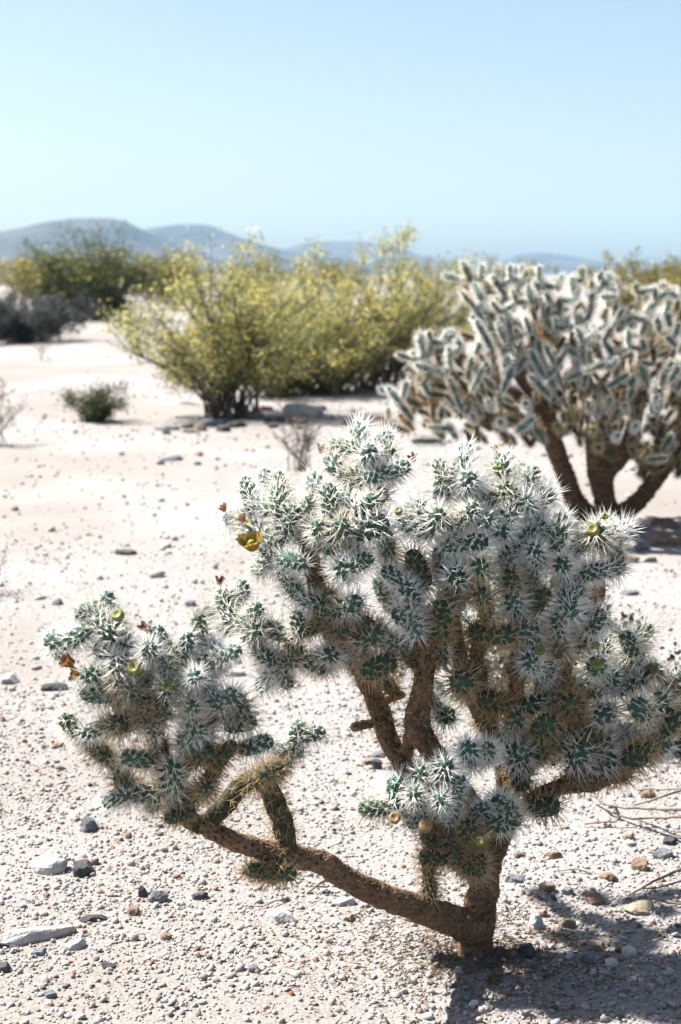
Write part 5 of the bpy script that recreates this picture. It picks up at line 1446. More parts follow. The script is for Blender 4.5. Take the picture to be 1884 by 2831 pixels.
(0.5175,7.317,0.8407,0.5239,7.3125,0.9205,0.009,0),
(1.7741,7.2517,0.7945,1.8311,7.2728,0.8135,0.0089,0),
(1.1279,7.6778,0.967,1.1224,7.7141,1.0267,0.0113,0),
(1.2971,7.2132,0.9119,1.2297,7.2032,0.9629,0.0098,0),
(0.9121,7.342,0.4248,0.8807,7.3035,0.4791,0.0089,0),
(1.7063,7.535,0.3875,1.7403,7.4775,0.4155,0.0094,1),
(1.1213,7.14,0.6293,1.0546,7.0859,0.6512,0.0111,0),
(1.4781,7.3884,0.3839,1.4865,7.3789,0.4343,0.011,0)]
FRONT_STEMS=[
('trunk', [(0.2561, 2.58, -0.0408, 0.0402), (0.2583, 2.58, -0.0031, 0.0348), (0.2644, 2.58, 0.0567, 0.0328), (0.2748, 2.59, 0.119, 0.0302), (0.2854, 2.6, 0.1738, 0.0256), (0.3132, 2.62, 0.2246, 0.0204), (0.3247, 2.64, 0.261, 0.0192), (0.3165, 2.66, 0.3645, 0.0186), (0.2762, 2.66, 0.4526, 0.0179), (0.2444, 2.67, 0.5224, 0.0166), (0.2214, 2.66, 0.6117, 0.0145), (0.2083, 2.64, 0.7018, 0.0123), (0.2182, 2.65, 0.7908, 0.011)]),
('branch', [(0.2707, 2.59, 0.156, 0.0228), (0.2116, 2.6, 0.2034, 0.0229), (0.1807, 2.62, 0.2689, 0.0204), (0.1391, 2.64, 0.3386, 0.0192), (0.1009, 2.66, 0.3903, 0.0193), (0.0764, 2.68, 0.4573, 0.0195), (0.0479, 2.68, 0.5268, 0.0202), (0.0126, 2.66, 0.583, 0.0193), (-0.0256, 2.65, 0.6428, 0.0165), (-0.0494, 2.64, 0.7299, 0.0151), (-0.0634, 2.66, 0.7889, 0.0138), (-0.0982, 2.68, 0.8343, 0.0111)]),
('branch', [(0.2697, 2.6, 0.2768, 0.0162), (0.1921, 2.6, 0.3784, 0.0189), (0.1465, 2.6, 0.4539, 0.0243), (0.1549, 2.58, 0.5346, 0.0187), (0.159, 2.57, 0.6073, 0.016), (0.1392, 2.57, 0.7108, 0.012), (0.1268, 2.6, 0.7661, 0.0094)]),
('branch', [(0.319, 2.64, 0.298, 0.0164), (0.3771, 2.64, 0.3789, 0.0151), (0.4137, 2.64, 0.4554, 0.0151), (0.4254, 2.62, 0.5583, 0.0136), (0.4276, 2.6, 0.6691, 0.0121), (0.4115, 2.63, 0.7599, 0.0102)]),
('branch', [(0.3209, 2.63, 0.2502, 0.0123), (0.383, 2.62, 0.3056, 0.0129), (0.4366, 2.61, 0.3349, 0.0162), (0.458, 2.6, 0.3784, 0.0175), (0.4754, 2.6, 0.4216, 0.0162)]),
('branch', [(0.4367, 2.61, 0.3298, 0.0135), (0.4903, 2.6, 0.3386, 0.0148), (0.5512, 2.6, 0.382, 0.0148)]),
('branch', [(0.3341, 2.62, 0.4797, 0.0122), (0.3338, 2.6, 0.5428, 0.0135), (0.3327, 2.59, 0.6019, 0.0121), (0.3421, 2.58, 0.674, 0.01)]),
('branch', [(0.4519, 2.66, 0.583, 0.011), (0.4884, 2.7, 0.6449, 0.0126), (0.5067, 2.72, 0.6945, 0.012), (0.4997, 2.72, 0.7414, 0.0092)]),
('branch', [(0.2758, 2.57, 0.1502, 0.0173), (0.2357, 2.52, 0.2228, 0.017), (0.1989, 2.49, 0.2779, 0.0168), (0.1711, 2.48, 0.317, 0.0154), (0.1241, 2.47, 0.3349, 0.0128)]),
('branch', [(0.2133, 2.5, 0.2597, 0.0117), (0.2598, 2.5, 0.288, 0.0117), (0.2863, 2.5, 0.302, 0.0104)]),
('arm', [(0.2751, 2.58, 0.0418, 0.0335), (0.2197, 2.55, 0.08, 0.0298), (0.1604, 2.49, 0.1288, 0.0252), (0.0694, 2.38, 0.2113, 0.0216), (0.005, 2.31, 0.2764, 0.0198), (-0.0319, 2.28, 0.3157, 0.0195), (-0.0859, 2.25, 0.3395, 0.0175), (-0.1442, 2.22, 0.3687, 0.0161), (-0.1958, 2.2, 0.3982, 0.0143), (-0.2327, 2.19, 0.4227, 0.0125)]),
('branch', [(-0.0858, 2.25, 0.3433, 0.0152), (-0.0946, 2.25, 0.3892, 0.0175), (-0.1077, 2.24, 0.4373, 0.0169), (-0.123, 2.23, 0.4723, 0.015), (-0.1489, 2.22, 0.4884, 0.0127)]),
('branch', [(-0.225, 2.2, 0.4125, 0.0126), (-0.1892, 2.2, 0.4465, 0.0148), (-0.1661, 2.21, 0.4736, 0.0149), (-0.143, 2.22, 0.4884, 0.0127)]),
('branch', [(-0.2241, 2.19, 0.4134, 0.0125), (-0.2575, 2.18, 0.4482, 0.0147), (-0.2755, 2.17, 0.5067, 0.0146), (-0.2916, 2.17, 0.5669, 0.0152), (-0.3021, 2.17, 0.6087, 0.0135), (-0.3227, 2.18, 0.6473, 0.0107), (-0.3418, 2.18, 0.6888, 0.0085), (-0.3622, 2.19, 0.7333, 0.0068)]),
('branch', [(-0.2729, 2.17, 0.4946, 0.0113), (-0.2313, 2.17, 0.5609, 0.0124), (-0.2076, 2.17, 0.6028, 0.0113), (-0.2193, 2.18, 0.6532, 0.009), (-0.253, 2.18, 0.6888, 0.0074)]),
('branch', [(-0.0257, 2.65, 0.5606, 0.0076), (-0.0573, 2.66, 0.5571, 0.0076), (-0.0995, 2.67, 0.555, 0.0083), (-0.122, 2.67, 0.5478, 0.0097)]),
('branch', [(0.0726, 2.67, 0.4677, 0.0062), (0.1003, 2.66, 0.489, 0.0062), (0.1204, 2.64, 0.5024, 0.0068)]),
('branch', [(0.0619, 2.66, 0.438, 0.0083), (0.0231, 2.65, 0.434, 0.0089)]),
('branch', [(0.1312, 2.63, 0.386, 0.0109), (0.1305, 2.62, 0.4221, 0.0095), (0.1285, 2.61, 0.4327, 0.0074)])]
BACK_STEMS=[
('trunk', [(1.3715, 7.45, -0.0042, 0.0666), (1.2582, 7.42, 0.0884, 0.0537), (1.1826, 7.38, 0.2524, 0.0471), (1.0983, 7.33, 0.4525, 0.0468), (1.0438, 7.28, 0.6372, 0.0403), (0.9101, 7.2, 0.7909, 0.0337), (0.8342, 7.2, 0.9363, 0.0276), (0.7634, 7.25, 1.1154, 0.0231)]),
('branch', [(1.4385, 7.45, 0.0055, 0.0634), (1.3909, 7.4, 0.1302, 0.0567), (1.3553, 7.35, 0.2528, 0.0625), (1.3229, 7.3, 0.4109, 0.0559), (1.2887, 7.25, 0.6399, 0.0401), (1.2004, 7.2, 0.8637, 0.0306), (1.1773, 7.2, 1.0447, 0.023)]),
('branch', [(1.4574, 7.45, 0.0153, 0.0507), (1.5855, 7.42, 0.131, 0.0458), (1.69, 7.4, 0.284, 0.0441), (1.7868, 7.4, 0.4273, 0.0409), (1.8791, 7.4, 0.664, 0.0315), (1.9048, 7.4, 0.9448, 0.0252)]),
('branch', [(1.3464, 7.35, 0.2337, 0.0407), (1.4509, 7.28, 0.3758, 0.0403), (1.5017, 7.2, 0.5893, 0.0337), (1.5288, 7.2, 0.8637, 0.0276), (1.5393, 7.2, 1.0807, 0.0214)]),
('branch', [(1.1025, 7.33, 0.4355, 0.0343), (0.9277, 7.3, 0.5421, 0.0311), (0.7542, 7.25, 0.5844, 0.0278), (0.5907, 7.3, 0.6726, 0.0233), (0.4257, 7.35, 0.743, 0.0188)]),
('branch', [(1.0535, 7.28, 0.6186, 0.0341), (0.8753, 7.2, 0.6995, 0.0306), (0.727, 7.2, 0.8091, 0.026), (0.5465, 7.25, 0.9337, 0.02)]),
('branch', [(1.0906, 7.4, 0.5696, 0.0315), (1.0314, 7.55, 0.747, 0.0289), (1.0701, 7.6, 1.0305, 0.0226)]),
('branch', [(1.4203, 7.5, 0.2703, 0.0383), (1.4689, 7.6, 0.5499, 0.0323), (1.5049, 7.65, 0.9328, 0.0244)])]
FRUITS=[
(0.1025,2.485,0.8851,0.0065),
(0.2854,2.5403,0.9578,0.0058),
(0.4578,2.5379,0.8417,0.0101),
(0.4833,2.5662,0.8622,0.005),
(0.3597,2.4904,0.6301,0.0086),
(0.4678,2.529,0.6292,0.0065),
(0.4728,2.5431,0.5884,0.0094),
(0.6041,2.655,0.547,0.0086),
(-0.1731,2.66,0.8329,0.0085),
(0.2489,2.41,0.2985,0.0078),
(0.0971,2.42,0.3394,0.0093),
(0.1529,2.42,0.3238,0.0112),
(-0.3371,2.1,0.7893,0.0086),
(-0.294,2.1,0.7328,0.008),
(-0.3145,2.1,0.7055,0.0097),
(-0.2654,2.1,0.6787,0.0097),
(-0.2219,2.1,0.6964,0.0074),
(-0.2278,2.1,0.6466,0.0086)]
DRIED=[
(-0.2229,2.71,0.8483),
(-0.1806,2.63,0.841),
(-0.039,2.72,0.9603),
(0.1407,2.69,0.9481),
(0.2992,2.68,0.9653),
(-0.2384,2.72,0.7017),
(-0.2978,2.14,0.7538)]
FLOWERS=[(-0.1639, 2.585, 0.806), (-0.4183, 2.13, 0.7074), (-0.4035, 2.12, 0.6918)]
ROCKS=[
((-0.6059, 2.6344, 0), 0.1709, 0.0314, 24, 'white', 2, 'long pale log shaped stone lying at the left edge of the gravel', None),
((-0.6416, 2.972, 0), 0.081, 0.0401, 5, 'white', 0, 'rounded white stone with shaded front left of the cholla arm', None),
((-0.5646, 2.9527, 0), 0.0475, 0.0276, 10, 'dark', 1, 'dark angular rock touching the rounded white stone', None),
((-0.595, 3.2002, 0), 0.0398, 0.0365, -30, 'slate', 1, 'small blue grey rock with pointed top below the cholla arm', None),
((-0.4958, 3.1498, 0), 0.018, 0.0163, 0, 'brown', 0, 'small reddish brown stone below the cholla arm', None),
((-0.1191, 2.714, 0), 0.069, 0.0282, -8, 'white', 1, 'flat cream slab stone below the bare cholla arm', None),
((-0.3819, 2.8155, 0), 0.0453, 0.0248, 0, 'slate', 1, 'grey wedge rock with bright top in the open gravel', None),
((-0.4186, 2.8331, 0), 0.0191, 0.0265, 0, 'dark', 1, 'small upright black rock beside the grey wedge rock', None),
((-0.2953, 2.8243, 0), 0.0352, 0.0176, 20, 'dark', 1, 'low black rock right of the grey wedge rock', None),
((-0.4254, 2.747, 0), 0.0257, 0.02, 0, 'brown', 0, 'round rust brown stone in front of the black upright rock', None),
((-0.5014, 2.7222, 0), 0.0579, 0.0141, 4, 'dark', 1, 'thin dark slab beside the tip of the long pale stone', None),
((-0.5161, 2.6008, 0), 0.0418, 0.0202, 24, 'white', 1, 'short pale block under the long pale stone', None),
((-0.636, 2.5086, 0), 0.026, 0.0182, 0, 'dark', 0, 'dark pebble sized rock at the left edge of the picture', None),
((-0.5825, 2.5738, 0), 0.0267, 0.0147, 10, 'slate', 0, 'grey stone between the short pale block and left edge', None),
((-0.549, 3.0013, 0), 0.0202, 0.0171, 0, 'tan', 0, 'little tan stone right of the dark angular rock', None),
((-1.1271, 5.5285, 0), 0.0459, 0.0258, 15, 'slate', 1, 'slate wedge standing alone on pale sand at left', None),
((-0.5027, 5.2877, 0), 0.0631, 0.0631, -20, 'slate', 1, 'tall slate rock behind the left tip of the crown', None),
((-0.5928, 5.4911, 0), 0.0456, 0.0285, 0, 'slate', 0, 'low slate rock left of the tall slate rock', None),
((-0.551, 5.3578, 0), 0.0139, 0.025, 0, 'brown', 0, 'tiny upright brown stone between two slate rocks', None),
((-0.9105, 4.3658, 0), 0.0883, 0.0227, 4, 'dark', 1, 'long black sliver of rock left of the yellow buds', None),
((-1.073, 4.4471, 0), 0.0692, 0.03, 12, 'white', 1, 'white stone with dark underside at the left edge', None),
((-1.1934, 10.0358, 0), 0.1614, 0.0417, 8, 'slate', 1, 'flat grey stone alone on bare sand before the bushes', None),
((-1.0134, 6.5497, 0), 0.1053, 0.0255, 2, 'dark', 1, 'thin dark slab lying on the pale flat beyond the crown', None),
((-0.3436, 4.5229, 0), 0.0634, 0.0305, 0, 'white', 0, 'white stone showing between arm and hanging joints', None),
((-1.2538, 9.8396, 0), 0.0562, 0.0306, 0, 'dark', 0, 'small dark stone left of the flat grey stone', None),
((1.6854, 7.3488, 0), 0.1811, 0.0648, 3, 'brown', 1, 'brown flat rock beneath the large cholla at right edge', None),
((1.6119, 6.8596, 0), 0.2135, 0.0534, 2, 'brown', 1, 'broad brown slab in front of the brown flat rock', None),
((1.4476, 6.7103, 0), 0.0836, 0.0418, 0, 'slate', 0, 'grey lump left of the broad brown slab', None),
((1.3255, 6.3633, 0), 0.0957, 0.0396, 5, 'brown', 1, 'brown wedge rock beside the round spiny joint', None),
((1.1838, 5.6967, 0), 0.0916, 0.0207, 8, 'slate', 1, 'thin grey stone on sand right of the crown', None),
((1.4181, 6.3715, 0), 0.0661, 0.0231, 0, 'slate', 1, 'low grey chip right of the brown wedge rock', None),
((0.3934, 2.6977, 0), 0.0336, 0.0294, 20, 'white', 1, 'speckled white rock in the sunlit patch inside the shadow', None),
((0.4149, 2.747, 0), 0.02, 0.0171, 0, 'tan', 0, 'small tan stone behind the speckled white rock', None),
((0.3606, 2.5738, 0), 0.0361, 0.028, 0, 'dark', 0, 'dark round rock at the edge of the trunk shadow', None),
((0.4614, 2.6977, 0), 0.0308, 0.0224, 0, 'tan', 1, 'tan block right of the speckled white rock', None),
((0.6645, 2.9817, 0), 0.0387, 0.0263, 10, 'brown', 0, 'brown crumbly stone with white pebble at its foot', None),
((0.5848, 2.9243, 0), 0.0379, 0.0197, 0, 'brown', 1, 'brown rock with flat top on the sunny gravel', None),
((0.4408, 2.8653, 0), 0.0357, 0.0223, 0, 'tan', 1, 'tan rock with sunlit top right of the trunk', None),
((0.4834, 2.8509, 0), 0.0311, 0.0177, -15, 'slate', 1, 'grey brown rock right of the tan sunlit rock', None),
((0.3795, 2.9149, 0), 0.0454, 0.0166, -8, 'slate', 1, 'blue grey flat stone beside the trunk fork', None),
((0.4806, 3.0412, 0), 0.041, 0.0142, -4, 'brown', 1, 'narrow brown stone on the gravel right of the trunk', None),
((0.5304, 2.812, 0), 0.035, 0.019, 0, 'brown', 1, 'rust brown rock at the upper edge of the shadow', None),
((0.6172, 2.7723, 0), 0.0719, 0.0201, 4, 'tan', 1, 'long cream stone before the thin dry twigs', None),
((0.6715, 3.1498, 0), 0.0278, 0.018, 0, 'tan', 0, 'rounded tan pebble stone under the bleached branch', None),
((0.668, 3.1114, 0), 0.021, 0.0145, 0, 'white', 0, 'white pebble stone touching the rounded tan pebble stone', None),
((0.7284, 3.0452, 0), 0.049, 0.0205, 6, 'slate', 1, 'grey rock below the thin forked twig at right', None),
((0.4051, 3.0513, 0), 0.0269, 0.0127, 0, 'tan', 0, 'cream chip of stone just right of the trunk', None),
((0.7611, 3.1241, 0), 0.0357, 0.0195, 0, 'dark', 1, 'dark stone under the dead branch at right edge', None),
((0.4732, 2.5445, 0), 0.029, 0.0224, 0, 'slate', 1, 'grey rock on the rim of shade in front of sunny patch', None),
((0.5011, 2.6038, 0), 0.0405, 0.0176, 12, 'tan', 1, 'cream slab inside the shadow right of the sunny patch', None),
((0.5587, 2.5738, 0), 0.0294, 0.024, 0, 'white', 0, 'pale lump half in the shadow at right', None),
((0.515, 2.5271, 0), 0.0262, 0.0184, 0, 'white', 0, 'white rounded stone catching sun inside the shadow', None),
((0.7749, 3.4253, 0), 0.0391, 0.0213, 0, 'brown', 0, 'brown stone under the dead shrub shade', None),
((0.1169, 3.7319, 0), 0.0678, 0.0155, 4, 'slate', 1, 'thin grey stone left of the tan stem in mid gravel', None),
((0.0742, 3.6734, 0), 0.0324, 0.0172, 0, 'tan', 0, 'tan stone in front of the thin grey stone', None),
((0.0967, 3.6391, 0), 0.0302, 0.0264, 0, 'dark', 1, 'dark pitted rock close to the tan stem', None),
((0.1285, 3.6335, 0), 0.0358, 0.0283, 40, 'white', 1, 'white leaning stone at the foot of the tan stem', None),
((0.0098, 2.7894, 0), 0.0434, 0.0188, 6, 'white', 1, 'white stone above the flat cream slab near the arm', None),
((0.0169, 2.7172, 0), 0.0254, 0.0155, 0, 'tan', 1, 'cream wedge with dark side below the bare arm', None),
((-0.3781, 13.2393, 0), 0.395, 0.1786, 4, 'white', 1, 'large pale boulder in the shade between the creosote bushes', None),
((-1.1429, 12.369, 0), 0.1925, 0.0834, 0, 'slate', 0, 'grey stone at the foot of the left creosote stems', None),
((-1.3166, 12.2201, 0), 0.1395, 0.0507, 0, 'dark', 0, 'dark stone left of the creosote stem foot', None),
((-0.8127, 13.1708, 0), 0.205, 0.1025, 0, 'tan', 0, 'tan stone between the two creosote stem clumps', None),
((0.2387, 2.3678, 0), 0.0184, 0.0147, 0, 'white', 0, 'white stone at the left rim of the foreground shadow', None),
((0.2279, 2.3935, 0), 0.0273, 0.0186, 0, 'slate', 1, 'grey block beside the white stone in foreground shade', None),
((-0.3448, 2.6344, 0), 0.0232, 0.015, 0, 'brown', 0, 'brown stone in the open gravel near the thin dark slab', None),
((-0.1651, 2.5016, 0), 0.0195, 0.0143, 0, 'slate', 0, 'grey stone alone in the lower middle gravel', None),
((-0.4402, 2.5157, 0), 0.0261, 0.0117, 0, 'dark', 1, 'black chip of rock in the lower left gravel', None),
((-0.5279, 2.4065, 0), 0.025, 0.0125, 0, 'slate', 1, 'slate chip at the lower left corner gravel', None),
((-0.3729, 12.6204, 0), 0.171, 0.0759, 14.393914484395843, 'brown', 0, 'small stone in the litter at the feet of the creosote clump', 'stones under the creosote clump'),
((0.0608, 12.5331, 0), 0.1023, 0.0349, -20.588920661864, 'dark', 1, 'small stone in the litter at the feet of the creosote clump', 'stones under the creosote clump'),
((0.1265, 13.6213, 0), 0.0914, 0.0477, 13.871023006765448, 'tan', 1, 'small stone in the litter at the feet of the creosote clump', 'stones under the creosote clump'),
((-1.193, 12.0051, 0), 0.1146, 0.0644, -25.68409585709837, 'brown', 1, 'small stone in the litter at the feet of the creosote clump', 'stones under the creosote clump'),
((-1.5447, 14.3251, 0), 0.2048, 0.0481, -17.071129846516065, 'dark', 0, 'small stone in the litter at the feet of the creosote clump', 'stones under the creosote clump'),
((-0.9822, 11.9189, 0), 0.1314, 0.0603, -17.71322912797243, 'dark', 1, 'small stone in the litter at the feet of the creosote clump', 'stones under the creosote clump'),
((-1.0891, 13.4903, 0), 0.0991, 0.0421, -26.091617197459424, 'dark', 0, 'small stone in the litter at the feet of the creosote clump', 'stones under the creosote clump'),
((-0.4296, 12.7087, 0), 0.0808, 0.0494, -11.636144452954003, 'dark', 0, 'small stone in the litter at the feet of the creosote clump', 'stones under the creosote clump'),
((-0.6607, 12.7166, 0), 0.0797, 0.078, -28.628066204836756, 'dark', 1, 'small stone in the litter at the feet of the creosote clump', 'stones under the creosote clump'),
((-1.5027, 11.9886, 0), 0.1117, 0.0563, -29.455296790828292, 'slate', 0, 'small stone in the litter at the feet of the creosote clump', 'stones under the creosote clump'),
((-0.3561, 12.0959, 0), 0.0832, 0.0422, 19.169590000231786, 'tan', 1, 'small stone in the litter at the feet of the creosote clump', 'stones under the creosote clump'),
((-0.5759, 12.2436, 0), 0.1002, 0.0523, 5.385802275716387, 'dark', 1, 'small stone in the litter at the feet of the creosote clump', 'stones under the creosote clump'),
((-1.4272, 11.6535, 0), 0.077, 0.0447, 6.649652285557451, 'dark', 1, 'small stone in the litter at the feet of the creosote clump', 'stones under the creosote clump'),
((-1.0583, 12.5263, 0), 0.0829, 0.0637, -11.629735897118852, 'slate', 0, 'small stone in the litter at the feet of the creosote clump', 'stones under the creosote clump'),
((-0.1935, 13.8382, 0), 0.145, 0.0721, -25.14250606893043, 'brown', 1, 'small stone in the litter at the feet of the creosote clump', 'stones under the creosote clump'),
((-1.4921, 12.1166, 0), 0.1102, 0.0424, 9.057986328791358, 'dark', 0, 'small stone in the litter at the feet of the creosote clump', 'stones under the creosote clump'),
((0.3453, 12.8921, 0), 0.1755, 0.0491, -17.576406539720978, 'brown', 0, 'small stone in the litter at the feet of the creosote clump', 'stones under the creosote clump'),
((-0.3547, 12.5026, 0), 0.0845, 0.0522, -21.04527932758453, 'tan', 1, 'small stone in the litter at the feet of the creosote clump', 'stones under the creosote clump'),
((-1.2525, 11.8301, 0), 0.1399, 0.038, 1.3316610992878601, 'tan', 1, 'small stone in the litter at the feet of the creosote clump', 'stones under the creosote clump'),
((-0.7257, 13.8948, 0), 0.1346, 0.0434, -7.3799551328770825, 'brown', 0, 'small stone in the litter at the feet of the creosote clump', 'stones under the creosote clump'),
((-0.3834, 13.2758, 0), 0.1201, 0.0387, -13.661391951808845, 'brown', 1, 'small stone in the litter at the feet of the creosote clump', 'stones under the creosote clump'),
((-1.4217, 12.027, 0), 0.1108, 0.0569, -27.940887916249608, 'dark', 1, 'small stone in the litter at the feet of the creosote clump', 'stones under the creosote clump'),
((-0.5073, 12.8122, 0), 0.1786, 0.0456, 28.857397149897942, 'dark', 1, 'small stone in the litter at the feet of the creosote clump', 'stones under the creosote clump'),
((-0.3301, 13.0486, 0), 0.076, 0.0598, -14.958462718469685, 'dark', 1, 'small stone in the litter at the feet of the creosote clump', 'stones under the creosote clump'),
((-1.0771, 13.0795, 0), 0.1615, 0.0509, -13.567460934491574, 'dark', 1, 'small stone in the litter at the feet of the creosote clump', 'stones under the creosote clump'),
((-0.893, 12.2755, 0), 0.1753, 0.0625, 28.56733129811645, 'dark', 0, 'small stone in the litter at the feet of the creosote clump', 'stones under the creosote clump')]
TWIGS=[
([[(0.6176, 3.375, 0.02), (0.6659, 3.2666, 0.03), (0.7201, 3.178, 0.06), (0.7847, 3.0644, 0.1)], [(0.6659, 3.2666, 0.03), (0.6737, 3.2705, 0.0)], [(0.7328, 3.352, 0.04), (0.834, 3.2649, 0.07)], [(0.6895, 3.2339, 0.04), (0.7282, 3.1793, 0.08), (0.7967, 3.1852, 0.1)]], 0.006, 'bleached dead branch lying under the shade at right', None),
([[(0.5825, 3.2237, 0.005), (0.6533, 3.2202, 0.01), (0.6668, 3.2247, 0.02), (0.7396, 3.2225, 0.02), (0.8135, 3.1744, 0.04)], [(0.7031, 3.2043, 0.02), (0.7494, 3.1866, 0.01), (0.804, 3.1291, 0.005)], [(0.6668, 3.2247, 0.02), (0.6453, 3.227, 0.03)]], 0.0035, 'dark forked twig lying below the bleached branch', None),
([[(0.6066, 2.8438, 0.0), (0.6695, 2.8609, 0.02), (0.7392, 2.867, 0.05)], [(0.6405, 2.8525, 0.005), (0.7381, 2.8573, 0.02)]], 0.0035, 'thin forked dry twig on gravel at right edge', None),
([[(0.6414, 2.7886, 0.01), (0.7147, 2.7602, 0.02)], [(0.6477, 2.7504, 0.0), (0.6777, 2.7595, 0.01), (0.7152, 2.7619, 0.02)]], 0.003, 'pale thin twig in front of the forked dry twig', None),
([[(0.4765, 2.9597, 0.002), (0.5159, 2.9575, 0.008), (0.5472, 2.9444, 0.002)]], 0.0022, 'short bent twig on sunny gravel right of the trunk', None),
([[(-0.2115, 2.7732, 0.002), (-0.1662, 2.768, 0.006), (-0.1115, 2.8077, 0.002)]], 0.002, 'hair thin grey twig beside the flat cream slab', None),
([[(-0.0744, 2.842, 0.0), (-0.0399, 2.8464, 0.02), (-0.0208, 2.8568, 0.03)], [(-0.0553, 2.8469, 0.01), (-0.0284, 2.8433, 0.01)]], 0.0035, 'short dark forked twig under the knot of the arm', None)]
BUSH_SPOTS={'c1': (-1.0646, 13.1708, 0), 'c2': (-0.2093, 15.8281, 0), 'c3': (0.4069, 16.3335, 0), 'c4': (-0.7017, 15.5868, 0), 'far': (-6.9997, 41.0014, 0), 'grey': (-5.9899, 27.8101, 0), 'tuft': (-2.1737, 12.6779, 0), 'dead': (-0.2711, 9.4332, 0), 'edge': (-2.6418, 10.7874, 0), 'sprig': (-4.5734, 21.9091, 0), 'edge2': (-1.4667, 5.7369, 0)}
RIDGES=[
(1800, [(-649.5, 26.9), (-536.2, 41.0), (-450.3, 51.2), (-405.1, 59.6), (-368.8, 67.9), (-332.8, 72.3), (-293.8, 72.7), (-274.6, 69.2), (-256.8, 61.3), (-230.2, 46.8), (-190.0, 31.3), (-154.1, 20.2), (-109.2, 9.1), (-64.1, 1.5)], 'near blue hill'),
(2350, [(-496.3, 1.6), (-406.9, 34.7), (-347.3, 69.3), (-317.8, 75.0), (-270.8, 79.6), (-232.7, 81.4), (-206.3, 79.6), (-177.2, 69.3), (-142.1, 56.6), (-106.9, 45.1), (-71.7, 34.7), (-24.7, 20.2), (34.2, 1.6)], 'second hill'),
(2900, [(-248.8, 1.7), (-175.7, 35.3), (-110.2, 52.5), (-66.7, 63.9), (-15.9, 69.6), (42.0, 69.6), (85.5, 62.4), (150.9, 42.5), (223.8, 21.0), (296.8, 1.7)], 'third'),
(3000, [(231.8, 1.7), (306.7, 21.7), (373.9, 43.9), (418.9, 45.4), (464.0, 40.2), (524.4, 30.6), (569.7, 23.2), (630.3, 9.8), (683.3, 1.7)], 'right'),
(2600, [(461.7, 1.6), (520.2, 7.4), (559.1, 15.8), (591.1, 28.6), (623.4, 36.3), (675.1, 44.6), (752.8, 51.0), (884.3, 25.4), (1016.1, 1.6)], 'far right')]

# ------------------------------------------------------------------ helpers
def link(name, me, mat=None, parent=None, matrix=None):
    o = bpy.data.objects.new(name, me); COL.objects.link(o)
    if mat is not None and me is not None and len(me.materials) == 0: me.materials.append(mat)
    if parent is not None: o.parent = parent
    if matrix is not None: o.matrix_basis = matrix
    return o
def tag(o, label=None, cat=None, group=None, kind=None):
    if label: o['label'] = label
    if cat: o['category'] = cat
    if group: o['group'] = group
    if kind: o['kind'] = kind
    return o
def root(name, loc, label, cat, group=None):
    o = bpy.data.objects.new(name, None); COL.objects.link(o); o.location = loc; o.empty_display_size = 0.1
    return tag(o, label, cat, group)
def np_mesh(name, verts, tris=None, quads=None, smooth=False):
    me = bpy.data.meshes.new(name)
    verts = np.asarray(verts, dtype=np.float32).reshape(-1, 3)
    loops, starts, totals = [], [], []
    n = 0
    for arr, k in ((tris, 3), (quads, 4)):
        if arr is None or len(arr) == 0: continue
        arr = np.asarray(arr, dtype=np.int32).reshape(-1, k)
        loops.append(arr.ravel()); starts.append(n + np.arange(len(arr)) * k); totals.append(np.full(len(arr), k)); n += arr.size
    loops = np.concatenate(loops); starts = np.concatenate(starts).astype(np.int32); totals = np.concatenate(totals).astype(np.int32)
    me.vertices.add(len(verts)); me.vertices.foreach_set('co', verts.ravel())
    me.loops.add(len(loops)); me.loops.foreach_set('vertex_index', loops)
    me.polygons.add(len(starts)); me.polygons.foreach_set('loop_start', starts); me.polygons.foreach_set('loop_total', totals)
    if smooth: me.polygons.foreach_set('use_smooth', np.ones(len(starts), dtype=bool))
    me.update(calc_edges=True)
    return me
def set_color(me, name, cols):
    a = me.color_attributes.new(name, 'FLOAT_COLOR', 'POINT')
    c = np.ones((len(me.vertices), 4), dtype=np.float32); c[:, :3] = cols
    a.data.foreach_set('color', c.ravel())
def gz(x, y):
    d = np.hypot(x, y)
    a = np.clip(d / 10.0, 0.35, 3.0)
    return a * (0.016 * np.sin(1.1 * x + 0.6 * y + 1.0) * np.sin(0.8 * y - 0.5 * x) + 0.007 * np.sin(3.7 * x + 1.3) * np.sin(3.1 * y + x) + 0.004 * np.sin(8.3 * x - 2 * y) * np.sin(7.1 * y + 3 * x))

